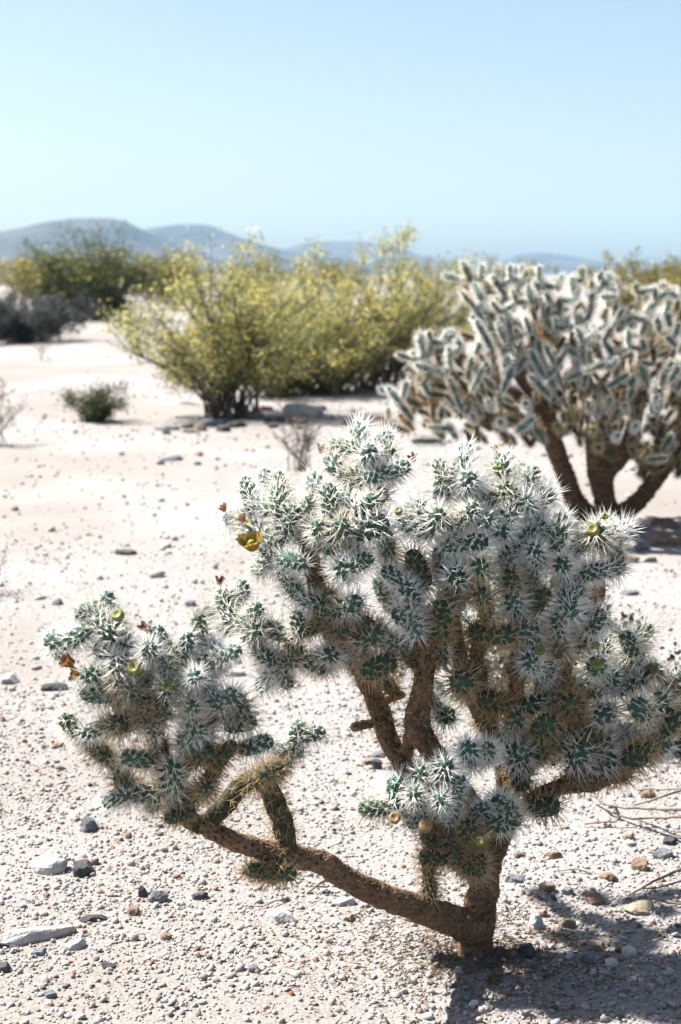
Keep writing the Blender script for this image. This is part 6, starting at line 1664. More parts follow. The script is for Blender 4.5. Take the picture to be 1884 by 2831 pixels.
# ---- materials
def newmat(name):
    m = bpy.data.materials.new(name); m.use_nodes = True
    nt = m.node_tree; nt.nodes.clear()
    out = nt.nodes.new('ShaderNodeOutputMaterial')
    return m, nt, out
def pmat(name, col, rough=0.85, var=None, scale=30.0, bump=0.0, bscale=200.0, attr=None, objrand=0.0, detail=5.0):
    m, nt, out = newmat(name); N, Lk = nt.nodes, nt.links
    b = N.new('ShaderNodeBsdfPrincipled'); b.inputs['Roughness'].default_value = rough
    b.inputs['Specular IOR Level'].default_value = 0.25
    src = None
    tc = N.new('ShaderNodeTexCoord')
    if attr:
        a = N.new('ShaderNodeAttribute'); a.attribute_name = attr; src = a.outputs['Color']
    elif var is not None:
        nz = N.new('ShaderNodeTexNoise'); nz.inputs['Scale'].default_value = scale; nz.inputs['Detail'].default_value = detail
        Lk.new(tc.outputs['Object'], nz.inputs['Vector'])
        r = N.new('ShaderNodeValToRGB'); r.color_ramp.elements[0].color = (*col, 1); r.color_ramp.elements[1].color = (*var, 1)
        r.color_ramp.elements[0].position = 0.36; r.color_ramp.elements[1].position = 0.64
        Lk.new(nz.outputs['Fac'], r.inputs[0]); src = r.outputs[0]
    if objrand:
        oi = N.new('ShaderNodeObjectInfo'); hs = N.new('ShaderNodeHueSaturation')
        mr = N.new('ShaderNodeMapRange'); mr.inputs['To Min'].default_value = 1 - objrand; mr.inputs['To Max'].default_value = 1 + objrand
        Lk.new(oi.outputs['Random'], mr.inputs['Value']); Lk.new(mr.outputs[0], hs.inputs['Value'])
        mh = N.new('ShaderNodeMapRange'); mh.inputs['To Min'].default_value = 0.5 - 0.06 * objrand; mh.inputs['To Max'].default_value = 0.5 + 0.1 * objrand
        Lk.new(oi.outputs['Random'], mh.inputs['Value']); Lk.new(mh.outputs[0], hs.inputs['Hue'])
        if src: Lk.new(src, hs.inputs['Color'])
        else: hs.inputs['Color'].default_value = (*col, 1)
        src = hs.outputs[0]
    if src: Lk.new(src, b.inputs['Base Color'])
    else: b.inputs['Base Color'].default_value = (*col, 1)
    if bump:
        nb = N.new('ShaderNodeTexNoise'); nb.inputs['Scale'].default_value = bscale; nb.inputs['Detail'].default_value = 6
        Lk.new(tc.outputs['Object'], nb.inputs['Vector'])
        bp = N.new('ShaderNodeBump'); bp.inputs['Strength'].default_value = bump; bp.inputs['Distance'].default_value = 0.01
        Lk.new(nb.outputs['Fac'], bp.inputs['Height']); Lk.new(bp.outputs[0], b.inputs['Normal'])
    Lk.new(b.outputs[0], out.inputs['Surface'])
    return m
def thin_mat(name, col, trans_col, fac=0.4, attr=None):
    """thin plant tissue: diffuse reflection plus light passing through"""
    m, nt, out = newmat(name); N, Lk = nt.nodes, nt.links
    d = N.new('ShaderNodeBsdfDiffuse'); t = N.new('ShaderNodeBsdfTranslucent'); mx = N.new('ShaderNodeMixShader')
    d.inputs['Color'].default_value = (*col, 1); t.inputs['Color'].default_value = (*trans_col, 1); mx.inputs[0].default_value = fac
    if attr:
        a = N.new('ShaderNodeAttribute'); a.attribute_name = attr
        Lk.new(a.outputs['Color'], d.inputs['Color']); Lk.new(a.outputs['Color'], t.inputs['Color'])
    Lk.new(d.outputs[0], mx.inputs[1]); Lk.new(t.outputs[0], mx.inputs[2]); Lk.new(mx.outputs[0], out.inputs['Surface'])
    return m
M = {}
def spine_mat(name, c0, c1, fac):
    m = thin_mat(name, c0, c0, fac); nt = m.node_tree; N, Lk = nt.nodes, nt.links
    oi = N.new('ShaderNodeObjectInfo'); mx = N.new('ShaderNodeMix'); mx.data_type = 'RGBA'
    pw = N.new('ShaderNodeMath'); pw.operation = 'POWER'; pw.inputs[1].default_value = 2.2; Lk.new(oi.outputs['Random'], pw.inputs[0]); Lk.new(pw.outputs[0], mx.inputs[0])
    mx.inputs[6].default_value = (*c0, 1); mx.inputs[7].default_value = (*c1, 1)
    for n in N:
        if n.type in ('BSDF_DIFFUSE', 'BSDF_TRANSLUCENT'): Lk.new(mx.outputs[2], n.inputs['Color'])
    return m
M['spine'] = spine_mat('spine', (0.85, 0.85, 0.82), (0.74, 0.69, 0.57), 0.5)
M['old_spine'] = spine_mat('old_spine', (0.55, 0.45, 0.29), (0.44, 0.29, 0.14), 0.45)
M['mass_spine'] = thin_mat('mass_spine', (0.62, 0.54, 0.40), (0.56, 0.47, 0.32), 0.5)
M['flesh'] = pmat('flesh', (0.018, 0.055, 0.038), 0.6, (0.036, 0.085, 0.052), 60, 0.25, 260, objrand=0.35)
M['old_flesh'] = pmat('old_flesh', (0.020, 0.050, 0.034), 0.75, (0.045, 0.065, 0.036), 50, 0.4, 240, objrand=0.3)
M['bark'] = pmat('bark', (0.17, 0.10, 0.055), 0.95, attr='bark', bump=1.0, bscale=130)
M['fruit'] = pmat('fruit', (0.16, 0.20, 0.03), 0.5, attr='tint', bump=0.2, bscale=300)
M['petal'] = thin_mat('petal', (0.30, 0.22, 0.06), (0.32, 0.22, 0.05), 0.4)
M['petal_brown'] = thin_mat('petal_brown', (0.24, 0.13, 0.045), (0.24, 0.12, 0.03), 0.3)
M['dried'] = thin_mat('dried', (0.17, 0.085, 0.055), (0.15, 0.07, 0.04), 0.25)
M['dried_litter'] = thin_mat('dried_litter', (0.17, 0.12, 0.08), (0.16, 0.11, 0.07), 0.2)
M['stamen'] = pmat('stamen', (0.10, 0.13, 0.02), 0.8, (0.3, 0.24, 0.05), 300)
M['twig'] = pmat('twig', (0.11, 0.085, 0.065), 0.9, (0.2, 0.165, 0.135), 40, 0.4, 120)
M['bleached'] = pmat('bleached', (0.24, 0.215, 0.19), 0.9, (0.13, 0.11, 0.095), 35, 0.5, 120)
M['stem'] = pmat('stem', (0.06, 0.05, 0.04), 0.9, (0.11, 0.09, 0.07), 20)
M['leaf'] = thin_mat('leaf', (0.1, 0.1, 0.03), (0.1, 0.1, 0.03), 0.5, attr='leaf')
M['gravel'] = pmat('gravel', (0.25, 0.23, 0.22), 0.9, attr='pebble', bump=0.35, bscale=500)
ROCKCOL = {'white': ((0.40, 0.385, 0.37), (0.29, 0.275, 0.26)), 'tan': ((0.23, 0.19, 0.155), (0.16, 0.115, 0.085)), 'slate': ((0.085, 0.095, 0.105), (0.15, 0.155, 0.16)),
           'brown': ((0.14, 0.085, 0.055), (0.2, 0.145, 0.11)), 'dark': ((0.035, 0.036, 0.04), (0.075, 0.072, 0.07))}
for k, (a, b) in ROCKCOL.items():
    M['rock_' + k] = pmat('rock_' + k, a, 0.9, b, 38, 0.6, 110, objrand=0.12)

def ground_material():
    m, nt, out = newmat('desert_ground'); N, Lk = nt.nodes, nt.links
    b = N.new('ShaderNodeBsdfPrincipled'); b.inputs['Roughness'].default_value = 0.95; b.inputs['Specular IOR Level'].default_value = 0.1
    tc = N.new('ShaderNodeTexCoord')
    def nz(scale, detail=6, rough=0.6):
        n = N.new('ShaderNodeTexNoise'); n.inputs['Scale'].default_value = scale; n.inputs['Detail'].default_value = detail; n.inputs['Roughness'].default_value = rough
        Lk.new(tc.outputs['Object'], n.inputs['Vector']); return n.outputs['Fac']
    def ramp(f, p0, c0, p1, c1):
        r = N.new('ShaderNodeValToRGB'); r.color_ramp.elements[0].position = p0; r.color_ramp.elements[1].position = p1
        r.color_ramp.elements[0].color = (*c0, 1); r.color_ramp.elements[1].color = (*c1, 1); Lk.new(f, r.inputs[0]); return r.outputs[0]
    def mix(fac, a, c, mode='MIX'):
        x = N.new('ShaderNodeMix'); x.data_type = 'RGBA'; x.blend_type = mode
        if isinstance(fac, float): x.inputs[0].default_value = fac
        else: Lk.new(fac, x.inputs[0])
        Lk.new(a, x.inputs[6])
        if isinstance(c, tuple): x.inputs[7].default_value = (*c, 1)
        else: Lk.new(c, x.inputs[7])
        return x.outputs[2]
    base = ramp(nz(0.9), 0.35, (0.232, 0.224, 0.216), 0.65, (0.266, 0.258, 0.254))
    grain = ramp(nz(170, 3), 0.34, (0.80, 0.76, 0.74), 0.62, (1.08, 1.07, 1.06))
    c = mix(1.0, base, grain, 'MULTIPLY')
    fl = ramp(nz(14, 5, 0.7), 0.29, (1, 1, 1), 0.36, (0, 0, 0))
    patch = ramp(nz(0.55, 4, 0.6), 0.42, (0, 0, 0), 0.62, (1, 1, 1))
    fm = N.new('ShaderNodeMath'); fm.operation = 'MULTIPLY'; Lk.new(fl, fm.inputs[0]); Lk.new(patch, fm.inputs[1])
    c = mix(fm.outputs[0], c, (0.13, 0.105, 0.09))
    wash = ramp(nz(0.23, 5, 0.55), 0.40, (0.90, 0.86, 0.82), 0.60, (1.03, 1.03, 1.04))
    c = mix(1.0, c, wash, 'MULTIPLY')
    vo = N.new('ShaderNodeTexVoronoi'); vo.inputs['Scale'].default_value = 95; Lk.new(tc.outputs['Object'], vo.inputs['Vector'])
    cellv = N.new('ShaderNodeHueSaturation'); cellv.inputs['Saturation'].default_value = 0.12; cellv.inputs['Value'].default_value = 1.0; Lk.new(vo.outputs['Color'], cellv.inputs['Color'])
    c = mix(0.12, c, cellv.outputs[0], 'MULTIPLY')
    Lk.new(c, b.inputs['Base Color'])
    add = N.new('ShaderNodeMath'); add.operation = 'MULTIPLY_ADD'; add.inputs[1].default_value = -0.6
    Lk.new(vo.outputs['Distance'], add.inputs[0]); Lk.new(nz(60, 8), add.inputs[2])
    bp = N.new('ShaderNodeBump'); bp.inputs['Strength'].default_value = 0.55; bp.inputs['Distance'].default_value = 0.008
    Lk.new(add.outputs[0], bp.inputs['Height']); Lk.new(bp.outputs[0], b.inputs['Normal'])
    Lk.new(b.outputs[0], out.inputs['Surface'])
    return m
M['ground'] = ground_material()
M['hill'] = pmat('hill', (0.060, 0.052, 0.046), 0.95, (0.008, 0.012, 0.014), 0.012, 0.0)

# ------------------------------------------------------------------ ground and hills
def graded(lo, hi, step, far, ratio=1.35):
    mid = list(np.arange(lo, hi + 1e-6, step)); a, d = hi, step
    up = []
    while a < far: d *= ratio; a += d; up.append(min(a, far))
    a, d = lo, step; dn = []
    while a > -far: d *= ratio; a -= d; dn.append(max(a, -far))
    return np.array(dn[::-1] + mid + up)
gx = graded(-2.2, 2.4, 0.06, 3500); gy = graded(0.6, 9.0, 0.06, 3500)
X, Y = np.meshgrid(gx, gy); Z = gz(X, Y) * (np.hypot(X, Y) < 300)
nx, ny = len(gx), len(gy)
idx = np.arange(nx * ny).reshape(ny, nx)
q = np.stack([idx[:-1, :-1], idx[:-1, 1:], idx[1:, 1:], idx[1:, :-1]], -1).reshape(-1, 4)
g = link('ground', np_mesh('ground', np.stack([X, Y, Z], -1).reshape(-1, 3), quads=q, smooth=True), M['ground'])
tag(g, kind='structure')

for k, (D, prof, _n) in enumerate(RIDGES):
    xs = np.array([p[0] for p in prof]); zs = np.maximum(np.array([p[1] for p in prof]), 0)
    n, m = 110, 26
    px = np.linspace(xs[0], xs[-1], n); pz = np.interp(px, xs, zs)
    ker = np.array([1, 2, 3, 2, 1]) / 9.0; pz = np.convolve(np.pad(pz, 2, mode='edge'), ker, 'valid')
    V = []
    for j in range(m):
        t = j / (m - 1) * 2 - 1                       # -1 front foot, 0 crest, 1 back foot
        for i in range(n):
            prof_t = max(0.0, 1 - abs(t)) ** 1.15
            h = pz[i] * prof_t
            nzv = noise.fractal(Vector((px[i] * 0.006 + k * 7, t * 2.2, k * 3.1)), 0.9, 2.1, 5)
            h += nzv * pz[i] * 0.36 * math.sin(math.pi * min(1, abs(t))) ** 0.8
            V.append((px[i], D + t * 420.0, max(h, -2.0) if 0 < j < m - 1 else -2.0))
    id2 = np.arange(n * m).reshape(m, n)
    q = np.stack([id2[:-1, :-1], id2[:-1, 1:], id2[1:, 1:], id2[1:, :-1]], -1).reshape(-1, 4)
    tag(link('hills', np_mesh('hills', V, quads=q, smooth=True), M['hill']), kind='structure')

HX, HT, HB = 3600.0, 150.0, -3.4
hv = [(x, y, z) for x in (-HX, HX) for y in (-HX, HX) for z in (HB, HT)]
hf = [(0, 1, 3, 2), (4, 6, 7, 5), (0, 4, 5, 1), (2, 3, 7, 6), (0, 2, 6, 4), (1, 5, 7, 3)]
hm, hnt, hout = newmat('haze_air')
pv = hnt.nodes.new('ShaderNodeVolumePrincipled'); pv.inputs['Color'].default_value = (0.44, 0.73, 1.0, 1); pv.inputs['Density'].default_value = 0.00016
hnt.links.new(pv.outputs[0], hout.inputs['Volume'])
tag(link('haze', np_mesh('haze', hv, quads=hf), hm), kind='stuff')

# ------------------------------------------------------------------ tubes, sticks
def catmull(pts, step):
    P = [np.array(p, dtype=float) for p in pts]
    P = [2 * P[0] - P[1]] + P + [2 * P[-1] - P[-2]]
    out = []
    for i in range(1, len(P) - 2):
        seg = np.linalg.norm(P[i + 1][:3] - P[i][:3]); k = max(1, int(seg / step))
        for j in range(k):
            t = j / k; a, b, c, d = P[i - 1], P[i], P[i + 1], P[i + 2]
            out.append(0.5 * ((2 * b) + (-a + c) * t + (2 * a - 5 * b + 4 * c - d) * t * t + (-a + 3 * b - 3 * c + d) * t ** 3))
    out.append(P[-2]); return np.array(out)
def frames(C):
    T = np.gradient(C, axis=0); T /= np.linalg.norm(T, axis=1)[:, None] + 1e-12
    u = np.cross(T[0], [0.3, 0.9, 0.2]); u /= np.linalg.norm(u); U = [u]
    for i in range(1, len(C)):
        u = U[-1] - T[i] * np.dot(U[-1], T[i]); u /= np.linalg.norm(u); U.append(u)
    U = np.array(U); return T, U, np.cross(T, U)
def sticks(lines, nside=4):
    """many thin tapered tubes: lines = list of (points, r0, r1)"""
    V, Q, Tn = [], [], []
    for pts, r0, r1 in lines:
        C = np.array(pts, dtype=float); T, U, W = frames(C); n = len(C); b = len(V)
        for i in range(n):
            r = r0 + (r1 - r0) * i / (n - 1)
            for k in range(nside):
                a = 2 * math.pi * k / nside
                V.append(C[i] + r * (math.cos(a) * U[i] + math.sin(a) * W[i]))
        for i in range(n - 1):
            for k in range(nside):
                k2 = (k + 1) % nside
                Q.append((b + i * nside + k, b + i * nside + k2, b + (i + 1) * nside + k2, b + (i + 1) * nside + k))
        e = len(V); V.append(C[-1] + T[-1] * r1)
        for k in range(nside): Tn.append((b + (n - 1) * nside + k, b + (n - 1) * nside + (k + 1) % nside, e))
    return np.array(V), Tn, Q
def needles(B, Dn, Ln, Rn):
    """thin tapered spines (two crossed blades each) from base points B along unit directions Dn"""
    B, Dn, Ln, Rn = map(np.asarray, (B, Dn, Ln, Rn)); n = len(B)
    ref = np.where(np.abs(Dn[:, 2:3]) > 0.8, np.array([[1.0, 0, 0]]), np.array([[0, 0, 1.0]]))
    U = np.cross(Dn, ref); U /= np.linalg.norm(U, axis=1)[:, None]; W = np.cross(Dn, U)
    V = np.empty((n, 5, 3)); r_ = Rn[:, None] * 1.1
    V[:, 0] = B + r_ * U; V[:, 1] = B - r_ * U; V[:, 2] = B + r_ * W; V[:, 3] = B - r_ * W; V[:, 4] = B + Dn * Ln[:, None]
    i = np.arange(n)[:, None] * 5
    T = np.concatenate([i + np.array([[0, 1, 4]]), i + np.array([[2, 3, 4]])])
    return V.reshape(-1, 3), T

# ------------------------------------------------------------------ cholla joints
RJ = 0.0138
def joint_variant(L, seed, old, R, slen, srad, fam):
    rs = np.random.RandomState(seed)
    n = int(2 * math.pi * R * L / 0.0098 ** 2) + 6
    ai = np.arange(n); az = L * (ai + 0.5) / n; ath = ai * 2.399963 + seed
    def prof(t):
        e = 1 - np.abs(2 * t - 1) ** (3.0 if fam == 'near' else 2.3)
        return R * np.sqrt(np.clip(e, 0, 1)) * ((0.90 + 0.14 * t) if fam == 'near' else (0.72 + 0.42 * t) * (1 + 0.10 * np.sin(9 * t + seed)))
    nt_, nz_ = (24, 20) if fam == 'near' else (16, 14)
    tz = (1 - np.cos(np.linspace(0.0, math.pi, nz_))) / 2
    V = [(0, 0, 0)]
    for t in tz[1:-1]:
        r = prof(t)
        for k in range(nt_):
            th = 2 * math.pi * k / nt_
            dth = (ath - th + math.pi) % (2 * math.pi) - math.pi
            d2 = (R * dth) ** 2 + (az - t * L) ** 2
            bump = 0.0034 * np.exp(-d2.min() / 0.0042 ** 2) - 0.0006
            V.append(((r + bump) * math.cos(th), (r + bump) * math.sin(th), t * L))
    V.append((0, 0, L)); e = len(V) - 1
    T, Q = [], []
    for k in range(nt_):
        T.append((0, 1 + (k + 1) % nt_, 1 + k)); b = 1 + (nz_ - 3) * nt_; T.append((b + k, b + (k + 1) % nt_, e))
    for i in range(nz_ - 3):
        for k in range(nt_):
            Q.append((1 + i * nt_ + k, 1 + i * nt_ + (k + 1) % nt_, 1 + (i + 1) * nt_ + (k + 1) % nt_, 1 + (i + 1) * nt_ + k))
    body = np_mesh('joint', V, T, Q, smooth=True)
    B, Dn, Ln, Rn = [], [], [], []
    for i in range(n):
        t = az[i] / L; r = float(prof(t)); dr = (float(prof(min(t + .01, .999))) - float(prof(max(t - .01, .001)))) / (.02 * L)
        rad = np.array([math.cos(ath[i]), math.sin(ath[i]), 0]); nrm = rad - np.array([0, 0, 1.0]) * dr; nrm /= np.linalg.norm(nrm)
        p = rad * r + np.array([0, 0, az[i]]) + nrm * 0.0022
        nl = (rs.randint(3, 6) if fam == 'near' else rs.randint(4, 7)) if not old else rs.randint(3, 5)
        lf = rs.uniform(0.55, 1.15) if fam == 'far' else rs.uniform(0.8, 1.1)
        for j in range(nl):
            d = nrm + rs.normal(0, 0.34 if fam == 'near' else 0.24, 3) + np.array([0, 0, 0.2]); d /= np.linalg.norm(d)
            B.append(p); Dn.append(d); Ln.append(rs.uniform(*slen) * lf); Rn.append(rs.uniform(*srad))
        for j in range(4 if fam == 'near' else 0):
            a = 2 * math.pi * (j + rs.rand() * 0.5) / 4
            tn = np.cross(nrm, [0.31, 0.2, 0.9]); tn /= np.linalg.norm(tn); bt = np.cross(nrm, tn)
            d = nrm * rs.uniform(0.25, 0.6) + math.cos(a) * tn + math.sin(a) * bt; d /= np.linalg.norm(d)
            B.append(p); Dn.append(d); Ln.append(rs.uniform(0.006, 0.010)); Rn.append(0.00030)
    sv, st = needles(B, Dn, Ln, Rn)
    return body, np_mesh('spines', sv, st)
LENS = {'near': (0.045, 0.058, 0.074, 0.095), 'far': (0.06, 0.085, 0.115, 0.15)}
RADS = {'near': RJ, 'far': 0.0118}
VAR = {}
for fam in ('near', 'far'):
    for old in (0, 1):
        for li, L in enumerate(LENS[fam]):
            for s in range(2):
                bd, sp = joint_variant(L, 11 + li * 7 + s * 3 + old * 50 + (fam == 'far') * 90, old, RADS[fam], (0.015, 0.033) if fam == 'near' else (0.018, 0.033), (0.00052, 0.00080) if fam == 'near' else (0.0006, 0.0009), fam)
                bd.materials.append(M['old_flesh'] if old else M['flesh']); sp.materials.append(M['old_spine'] if old else M['spine'])
                VAR[(fam, old, li, s)] = (bd, sp)
def place_joints(rootob, table, seed, minL, fam):
    rnd = random.Random(seed); base = Vector(rootob.location)
    for row in table:
        a, b = Vector(row[0:3]), Vector(row[3:6]); R, old = row[6], row[7]
        R *= rnd.uniform(0.93, 1.08)
        d = b - a; L = d.length
        if L < minL: a = b - d * (minL / L); d = b - a; L = minL
        d.normalize(); a = a - d * R * 0.35; L += R * 0.35
        s = R / RADS[fam]; want = L / s; LN = LENS[fam]
        li = min(range(len(LN)), key=lambda i: abs(LN[i] - want))
        sz = min(max(L / LN[li], 0.8 * s), 1.3 * s)
        bd, sp = VAR[(fam, old, li, rnd.randrange(2))]
        Mx = Matrix.Translation(a - base) @ d.to_track_quat('Z', 'Y').to_matrix().to_4x4() @ Matrix.Rotation(rnd.uniform(0, 6.28), 4, 'Z') @ Matrix.Diagonal((s, s, sz, 1))
        j = link('old_joint' if old else 'joint', bd, None, rootob, Mx); tag(link('spines', sp, None, j), kind='stuff')

def joint_mass(rootob, table, seed):
    rnd = random.Random(seed); base = Vector(rootob.location); acc = {0: ([], []), 1: ([], [])}
    cache = {}
    for row in table:
        a, b = Vector(row[0:3]), Vector(row[3:6]); d = b - a; L = d.length; d.normalize(); s = row[6] / RADS['far']
        li = min(range(4), key=lambda i: abs(LENS['far'][i] - L / s)); pair = VAR[('far', row[7], li, rnd.randrange(2))]
        Mx = np.array(Matrix.Translation(a - base) @ d.to_track_quat('Z', 'Y').to_matrix().to_4x4() @ Matrix.Rotation(rnd.uniform(0, 6.28), 4, 'Z') @ Matrix.Diagonal((s, s, L / LENS['far'][li], 1)))
        for w in (0, 1):
            me = pair[w]
            if me.name not in cache:
                co = np.empty(len(me.vertices) * 3, dtype=np.float32); me.vertices.foreach_get('co', co); me.calc_loop_triangles()
                tr = np.empty(len(me.loop_triangles) * 3, dtype=np.int32); me.loop_triangles.foreach_get('vertices', tr); cache[me.name] = (co.reshape(-1, 3), tr.reshape(-1, 3))
            co, tr = cache[me.name]; acc[w][0].append(co @ Mx[:3, :3].T + Mx[:3, 3]); acc[w][1].append(tr)
    par = rootob
    for w, nm, mt in ((0, 'joint_mass', M['old_flesh']), (1, 'spines', M['mass_spine'])):
        n = 0; tris = []
        for co, tr in zip(*acc[w]): tris.append(tr + n); n += len(co)
        par = tag(link(nm, np_mesh(nm, np.concatenate(acc[w][0]), np.concatenate(tris), smooth=(w == 0)), mt, par), kind='stuff')

def woody_stem(rootob, name, pts, seed, spine_len, spine_n, tan, scale=1.0):
    base = np.array(rootob.location); rs = np.random.RandomState(seed)
    C4 = catmull(pts, 0.0045 * scale); C, Rd = C4[:, :3] - base, np.maximum(C4[:, 3], 0.004)
    T, U, W = frames(C); n = len(C); ns = int(min(56, max(18, 2 * math.pi * float(Rd.max()) / (0.0042 * scale))))
    seglen = np.concatenate([[0], np.cumsum(np.linalg.norm(np.diff(C, axis=0), axis=1))])
    Lt = seglen[-1]; sp = 0.0165 * scale
    rm = float(Rd.mean()); na = int(2 * math.pi * rm * Lt / sp ** 2)
    ia = np.arange(na); a_s = Lt * (ia + 0.5) / na; a_th = ia * 2.399963
    V, CL = [], []
    for i in range(n):
        sel = np.abs(a_s - seglen[i]) < sp * 1.6
        as_, at_ = a_s[sel], a_th[sel]
        for k in range(ns):
            th = 2 * math.pi * k / ns
            dth = (at_ - th + math.pi) % (2 * math.pi) - math.pi
            d2 = float(((Rd[i] * dth) ** 2 + (as_ - seglen[i]) ** 2).min()) if len(as_) else 1.0
            ring = math.exp(-d2 / (0.0075 * scale) ** 2); core = math.exp(-d2 / (0.0038 * scale) ** 2)
            nv = noise.noise(Vector((C[i][0] * 40 + math.cos(th), C[i][1] * 40 + math.sin(th), C[i][2] * 40)))
            n3 = noise.noise(Vector((C[i][0] * 75 + 2 * math.cos(th), C[i][1] * 75 + 2 * math.sin(th), C[i][2] * 60 + 5)))
            r = Rd[i] * (0.97 + 0.17 * nv + 0.10 * n3) + scale * (0.0042 * ring - 0.0085 * core)
            V.append(C[i] + r * (math.cos(th) * U[i] + math.sin(th) * W[i]))
            n2 = noise.noise(Vector((C[i][0] * 140 + 3 * math.cos(th), C[i][1] * 140 + 3 * math.sin(th), C[i][2] * 110)))
            f = max(0.25, 0.85 + 0.45 * nv + 0.45 * n2)
            c = np.array(tan) * f * (0.55 + 0.75 * ring) * (1 - 0.93 * core); CL.append(c)
    Q = []
    for i in range(n - 1):
        for k in range(ns): Q.append((i * ns + k, i * ns + (k + 1) % ns, (i + 1) * ns + (k + 1) % ns, (i + 1) * ns + k))
    e = len(V); V.append(C[-1] + T[-1] * Rd[-1] * 0.7); CL.append(np.array(tan) * 0.7)
    Tr = [((n - 1) * ns + k, (n - 1) * ns + (k + 1) % ns, e) for k in range(ns)]
    me = np_mesh(name, V, Tr, Q, smooth=True); set_color(me, 'bark', np.array(CL))
    o = link(name, me, M['bark'], rootob)
    B, Dn, Ln, Rn = [], [], [], []
    for s_, th in zip(a_s, a_th):
        i = int(np.searchsorted(seglen, s_)); i = min(i, n - 1)
        fr = s_ / Lt
        keep = spine_n(fr)
        nrm = math.cos(th) * U[i] + math.sin(th) * W[i]; p = C[i] + nrm * Rd[i] * 0.96
        k = int(keep) + (rs.rand() < keep - int(keep))
        for _ in range(k):
            d = nrm + rs.normal(0, 0.55, 3); d /= np.linalg.norm(d)
            B.append(p); Dn.append(d); Ln.append(rs.uniform(0.5, 1.1) * spine_len); Rn.append(rs.uniform(0.0004, 0.00058) * scale)
    if B:
        sv, st = needles(B, Dn, Ln, Rn); tag(link('spines', np_mesh('spines', sv, st), M['old_spine'], o), kind='stuff')
    return o

# ------------------------------------------------------------------ front cholla
FC = root('cholla_cactus', (0.266, 2.58, 0.0), 'spiny cholla cactus in sharp focus with yellow flower and bare low arm', 'cactus')
place_joints(FC, FRONT_JOINTS, 3, 0.05, 'near')
for k, (nm, pts) in enumerate(FRONT_STEMS):
    if nm == 'trunk': fn = lambda f: 0.5 if f < 0.16 else (2.2 if f < 0.3 else 5.0)
    elif nm == 'arm': fn = lambda f: 1.4 + 5.0 * max(0.0, f - 0.5)
    else: fn = lambda f: 8.0 + 3.0 * f
    woody_stem(FC, nm, pts, 100 + k, 0.013 if nm in ('trunk', 'arm') else 0.026, fn, (0.065, 0.062, 0.036) if pts[0][1] < 2.3 and nm == 'branch' else (0.205, 0.125, 0.075))
def petal_mesh(L, Wd, curl, seed):
    rs = random.Random(seed); V = []; nu, nv = 7, 5
    for i in range(nu):
        t = i / (nu - 1); w = Wd * math.sin(math.pi * (0.12 + 0.80 * t)) ** 0.7
        for j in range(nv):
            s = j / (nv - 1) * 2 - 1
            x = s * w * 0.5; up = L * math.sin(t * curl) / curl; out = L * (1 - math.cos(t * curl)) / curl
            V.append((x, -out * 0.2 - 0.35 * L * t + 0.18 * w * s * s + rs.uniform(-.0006, .0006), up + rs.uniform(-.0006, .0006)))
    Q = [(i * nv + j, i * nv + j + 1, (i + 1) * nv + j + 1, (i + 1) * nv + j) for i in range(nu - 1) for j in range(nv - 1)]
    return np_mesh('petal', V, quads=Q, smooth=True)
def flower(rootob, loc, axis, size, npet, mat, seed, spread):
    base = Vector(rootob.location); ax = Vector(axis).normalized(); rnd = random.Random(seed)
    V, T, Q = [], [], []
    bm = bmesh.new(); bmesh.ops.create_icosphere(bm, subdivisions=2, radius=size * 0.26)
    for v in bm.verts: v.co.z = v.co.z * 1.15 + size * 0.05; v.co *= 1 + 0.15 * noise.noise(v.co * 300)
    me = bpy.data.meshes.new('flower'); bm.to_mesh(me); bm.free()
    o = link('flower', me, M['stamen'], rootob, Matrix.Translation(Vector(loc) - base) @ ax.to_track_quat('Z', 'Y').to_matrix().to_4x4())
    pm = [petal_mesh(size, size * 0.6, 0.9, seed + i) for i in range(3)]
    for m_ in pm: m_.materials.append(mat)
    for i in range(npet):
        tilt = spread * (0.5 if i % 2 else 1.0) * rnd.uniform(0.8, 1.2)
        link('petal', pm[i % 3], None, o, Matrix.Rotation(2 * math.pi * (i + rnd.uniform(-.2, .2)) / npet, 4, 'Z') @ Matrix.Translation((0, -size * 0.30, -size * 0.28)) @ Matrix.Rotation(tilt, 4, 'X') @ Matrix.Scale(rnd.uniform(0.85, 1.1), 4))
    return o
flower(FC, FLOWERS[0], (-0.2, -0.42, 0.88), 0.032, 15, M['petal'], 5, 0.12)
flower(FC, FLOWERS[1], (-0.8, -0.3, 0.5), 0.020, 9, M['petal_brown'], 9, -0.1)
flower(FC, FLOWERS[2], (-0.9, -0.4, 0.25), 0.021, 9, M['petal_brown'], 12, -0.15)
def fruit_mesh(R, green):
    V, CL = [], []; nu, nv = 11, 16
    pr = [(0.0, -1.1), (0.55, -1.0), (0.85, -0.6), (1.0, -0.1), (1.02, 0.3), (0.96, 0.6), (0.82, 0.78), (0.62, 0.76), (0.4, 0.66), (0.2, 0.6), (0.0, 0.58)]
    for i, (r, z) in enumerate(pr):
        for k in range(nv):
            th = 2 * math.pi * k / nv; bmp = 1 + 0.07 * math.cos(4 * th + i * 1.7)
            V.append((R * r * bmp * math.cos(th), R * r * bmp * math.sin(th), R * z))
            f = max(0.0, min(1.0, (z + 0.2) / 0.9)) if i < 7 else 1.0
            c = np.array((0.07, 0.12, 0.035)) * (1 - f) + np.array(green) * f
            CL.append(c * (0.75 if i > 8 else 1.0))
    Q = [(i * nv + k, i * nv + (k + 1) % nv, (i + 1) * nv + (k + 1) % nv, (i + 1) * nv + k) for i in range(nu - 1) for k in range(nv)]
    me = np_mesh('fruit', V, quads=Q, smooth=True); set_color(me, 'tint', np.array(CL)); return me
rnd = random.Random(8)
